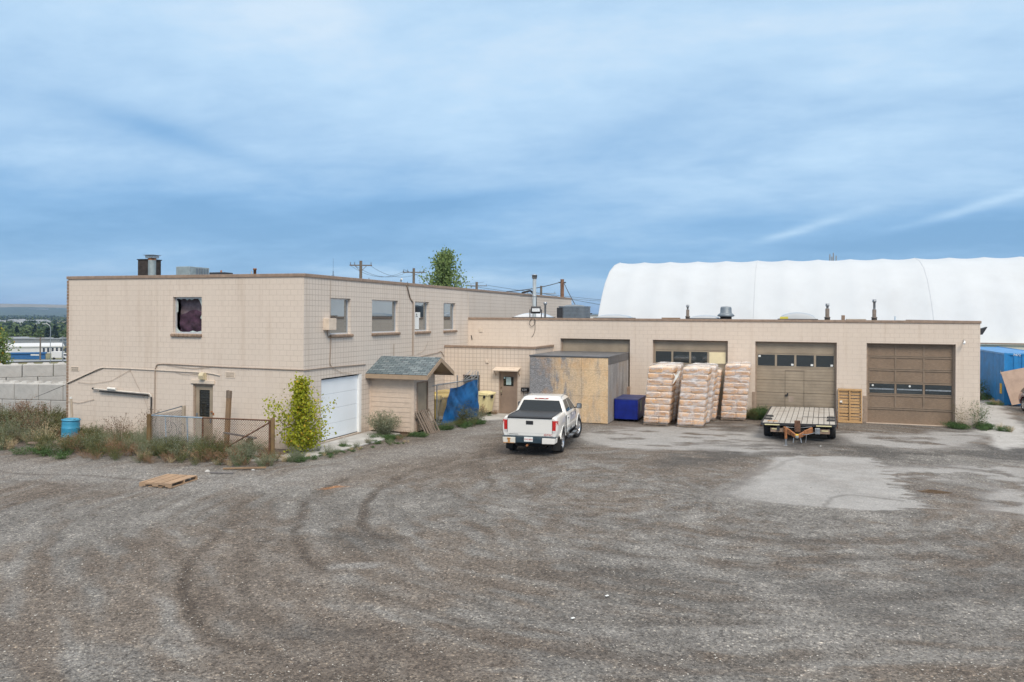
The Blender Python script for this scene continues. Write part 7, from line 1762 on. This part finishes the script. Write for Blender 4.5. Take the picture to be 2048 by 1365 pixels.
b2(-60, 400, 121, 405, 30, 4.0, 'warehouse', 'long plain grey warehouse, farthest of the valley sheds', 'far_grey', 'far_grey')
wb = b2(-40, 330, 127, 345, 40, 3.0, 'warehouse', 'white warehouse with a bright flat roof and a row of dark tall windows', 'far_white', 'far_white', wins=0)
for k in range(7):
    u = .40+.045*k; MB().box(36*u*1.0+8, -.15, .9, 36*u+8+.75, -.03, 2.7).build('window', 'far_dark', wb, local=True)
b2(22, 288, 90, 292, 2.0, 2.4, 'long_board_wall', 'long bright blue hoarding with one white panel, in front of the white warehouse', 'far_blue', 'far_blue')
x, y = cs(62, 287.5); t = thing('sign_panel', 'white panel fixed on the blue hoarding in the valley', 'sign', (x, y, float(ground_z(x, y))+1.5), math.atan(.3413)); MB().box(0,-.1,0,3.0,.0,.5).build('panel', 'far_white', t, local=True)
x, y = cs(103, 290); t = thing('delivery_truck', 'white box truck parked beside the blue hoarding in the valley', 'truck', (x, y, float(ground_z(x, y))), math.atan(.3413)+.05)
MB().box(0,0,.7,3.6,2.3,3.0).build('cargo_box', 'far_white', t, local=True, bevel=.05); MB().box(3.65,.1,.5,5.2,2.2,2.3).build('cab', 'far_white', t, local=True, bevel=.15); MB().box(4.4,.05,1.5,5.22,2.25,2.1).build('cab_window', 'far_dark', t, local=True)
for xx in (.9, 4.5): MB().lathe([(0,-.15),(.45,-.15),(.45,.15),(0,.15)], (xx,.15,.45), 12, axis='y').build('wheel', 'tyre', t, local=True)
x, y = cs(101, 200); zb = float(ground_z(x, y)); t = thing('street_lamp', 'tall curved street lamp rising over the valley road', 'street lamp', (x, y, zb), math.atan(.3413))
MB().tube([(0,0,0),(0,0,1.2-zb),(-.25,0,1.75-zb),(-.8,0,2.1-zb),(-1.3,0,2.15-zb)], .08, 6).build('pole', 'galvanised', t, local=True); MB().cbox((-1.6,0,2.12-zb),(.7,.25,.12)).build('lamp_head', 'far_white', t, local=True, bevel=.03)
x, y = cs(81, 280); upole(x, y, -3.6, [(-3.9,1.6,'pole_wood',A0),(-4.6,1.6,'pole_wood',A0)], 'dark double armed pole standing before the white warehouse', .22)
x, y = cs(126, 150); upole(x, y, .6, [(-.5,1.1,'galvanised',A0)], 'slim pale pole close to the office wall in the valley view', .09, 'galvanised')
x, y = cs(42, 290); t = thing('street_lamp', 'thin white lamp post in front of the blue hoarding', 'street lamp', (x, y, float(ground_z(x, y)))); MB().tube([(0,0,0),(0,0,4.6)], .12, 6).build('pole', 'far_white', t, local=True); MB().cbox((.2,0,4.6),(.9,.3,.15)).build('lamp_head', 'far_white', t, local=True)
rr = random.Random(77)
for k in range(22):
    px = rr.choice([rr.uniform(-20, 100), rr.uniform(10, 75)]); dp = rr.uniform(1080, 1330); x, y = cs(px, dp); z_ = float(ground_z(x, y))
    t = thing('house', 'tiny pale house in the distant valley hamlet', 'house', (x, y, z_), rr.random()*3, 'pale houses across the valley'); w = rr.uniform(6, 11); MB().box(0,0,0,w*1.3,w,4).build('wall', 'far_white', t, local=True); MB().prism([(-.3,4),(w+.3,4),(w/2,6.5)], -.3, w*1.3+.3, 'x').build('roof', 'far_grey', t, local=True)
x, y = cs(75, 4150); t = thing('house', 'long white building high on the dark hillside', 'building', (x, y, 14), math.atan(.3413)); MB().box(-45,0,0,45,20,11).build('wall', 'far_white', t, local=True); MB().box(-46,-1,11,46,21,12.5).build('roof', 'far_grey', t, local=True)
x, y = cs(1176, 150); zb = float(ground_z(x, y)); t = thing('street_lamp', 'distant twin headed lamp between the condenser and the fabric hall', 'street lamp', (x, y, zb)); MB().tube([(0,0,0),(0,0,5.2-zb)], .08, 6).build('pole', 'galvanised', t, local=True)
MB().cbox((-.45,-.15,5.35-zb),(.6,.3,.22)).cbox((.45,.15,5.35-zb),(.6,.3,.22)).build('lamp_head', 'unit_dark', t, local=True)
# low buildings behind the garage, seen in the gap beside the hall
x, y = cs(1150, 420); bld(x, y, x+34, y+13, 20, float(ground_z(x, y))-.3, 5.5+max(0, -float(ground_z(x, y))), 'warehouse', 'pale distant shed seen in the gap beside the fabric hall', 'far_white', 'far_grey')
# road in the valley
x0, y0 = cs(-60, 262); x1, y1 = cs(160, 285); d = Vector((x1-x0, y1-y0, 0)).normalized(); n_ = Vector((-d.y, d.x, 0)); m_ = MB(); v = []; f = []
for i in range(31):
    p = Vector((x0, y0, 0))+d*(i*1.8-4)
    for s in (-7, 7): q = p+n_*s; v.append((q.x, q.y, float(ground_z(q.x, q.y))+.25))
for i in range(30): f.append((2*i, 2*i+1, 2*i+3, 2*i+2))
m_.add(v, f); tag(m_.build('valley_road', 'far_grey', None), kind='structure')

# ================================================================== concrete apron by the white door, small litter
ap = MB(); v = [(-16.35,23.6),(-15.15,23.9),(-14.95,25.6),(-14.75,27.7),(-14.9,29.55),(-16.35,29.6)]
ap.prism(v, -.05, .05, 'z'); ap = ap.build('apron', 'concrete', None, bevel=.015); tag(ap, kind='structure'); ap.name = 'concrete_apron'
ap2 = MB().prism([(-17.9,22.2),(-16.4,22.5),(-15.35,23.0),(-15.3,23.86),(-16.3,23.56),(-17.7,23.9)], -.05, .03, 'z').build('concrete_path', 'concrete', None); tag(ap2, kind='structure')
tag(MB().prism([(-15.6,34.1),(-13.45,34.6),(-11.9,35.5),(-11.62,37.38),(-16.3,37.38)], -.05, .04, 'z').build('entrance_slab', 'concrete', None), kind='structure')
for (x, y, s, lb) in ((-16.9,20.4,.16,'small pale broken stone at the weed edge, left one'),(-15.75,21.1,.13,'small pale broken stone at the weed edge near the path'),(-24.2,23.3,.32,'pale flat stone among weeds right of the barrel')):
    t = thing('stone', lb, 'stone', (x, y, 0)); v_, f_ = rockshape(s*.7); MB().add(v_, f_).build('rock', 'concrete', t, local=True, bevel=.02)
t = thing('plank', 'thin dark plank lying on the gravel above the flat pallet', 'plank', (-16.6, 20.15, .02), .2); MB().box(0,0,0,.75,.06,.03).build('board', 'plank_dark', t, local=True)
t = thing('plank', 'brown plank lying along the edge of the weeds', 'plank', (-16.6, 20.75, .02), .5); MB().box(0,0,0,1.3,.09,.04).build('board', 'post_wood', t, local=True)
t = thing('plank', 'short weathered board below the blue barrel', 'plank', (-26.1, 21.9, .1), .3); MB().box(0,0,0,1.1,.14,.06).build('board', 'pallet_grey', t, local=True)
for (x, y, lb) in ((-2.9, 13.7, 'crumpled scrap of white paper in the foreground, upper one'), (-3.2, 12.5, 'small white scrap lying in the foreground, lower one'), (1.3, 32.4, 'white scrap on the ground right of the trailer tongue')):
    t = thing('litter', lb, 'litter', (x, y, .02), 1); MB().box(-.035,-.02,0,.035,.02,.015).build('scrap', 'paper_white', t, local=True, bevel=.008)
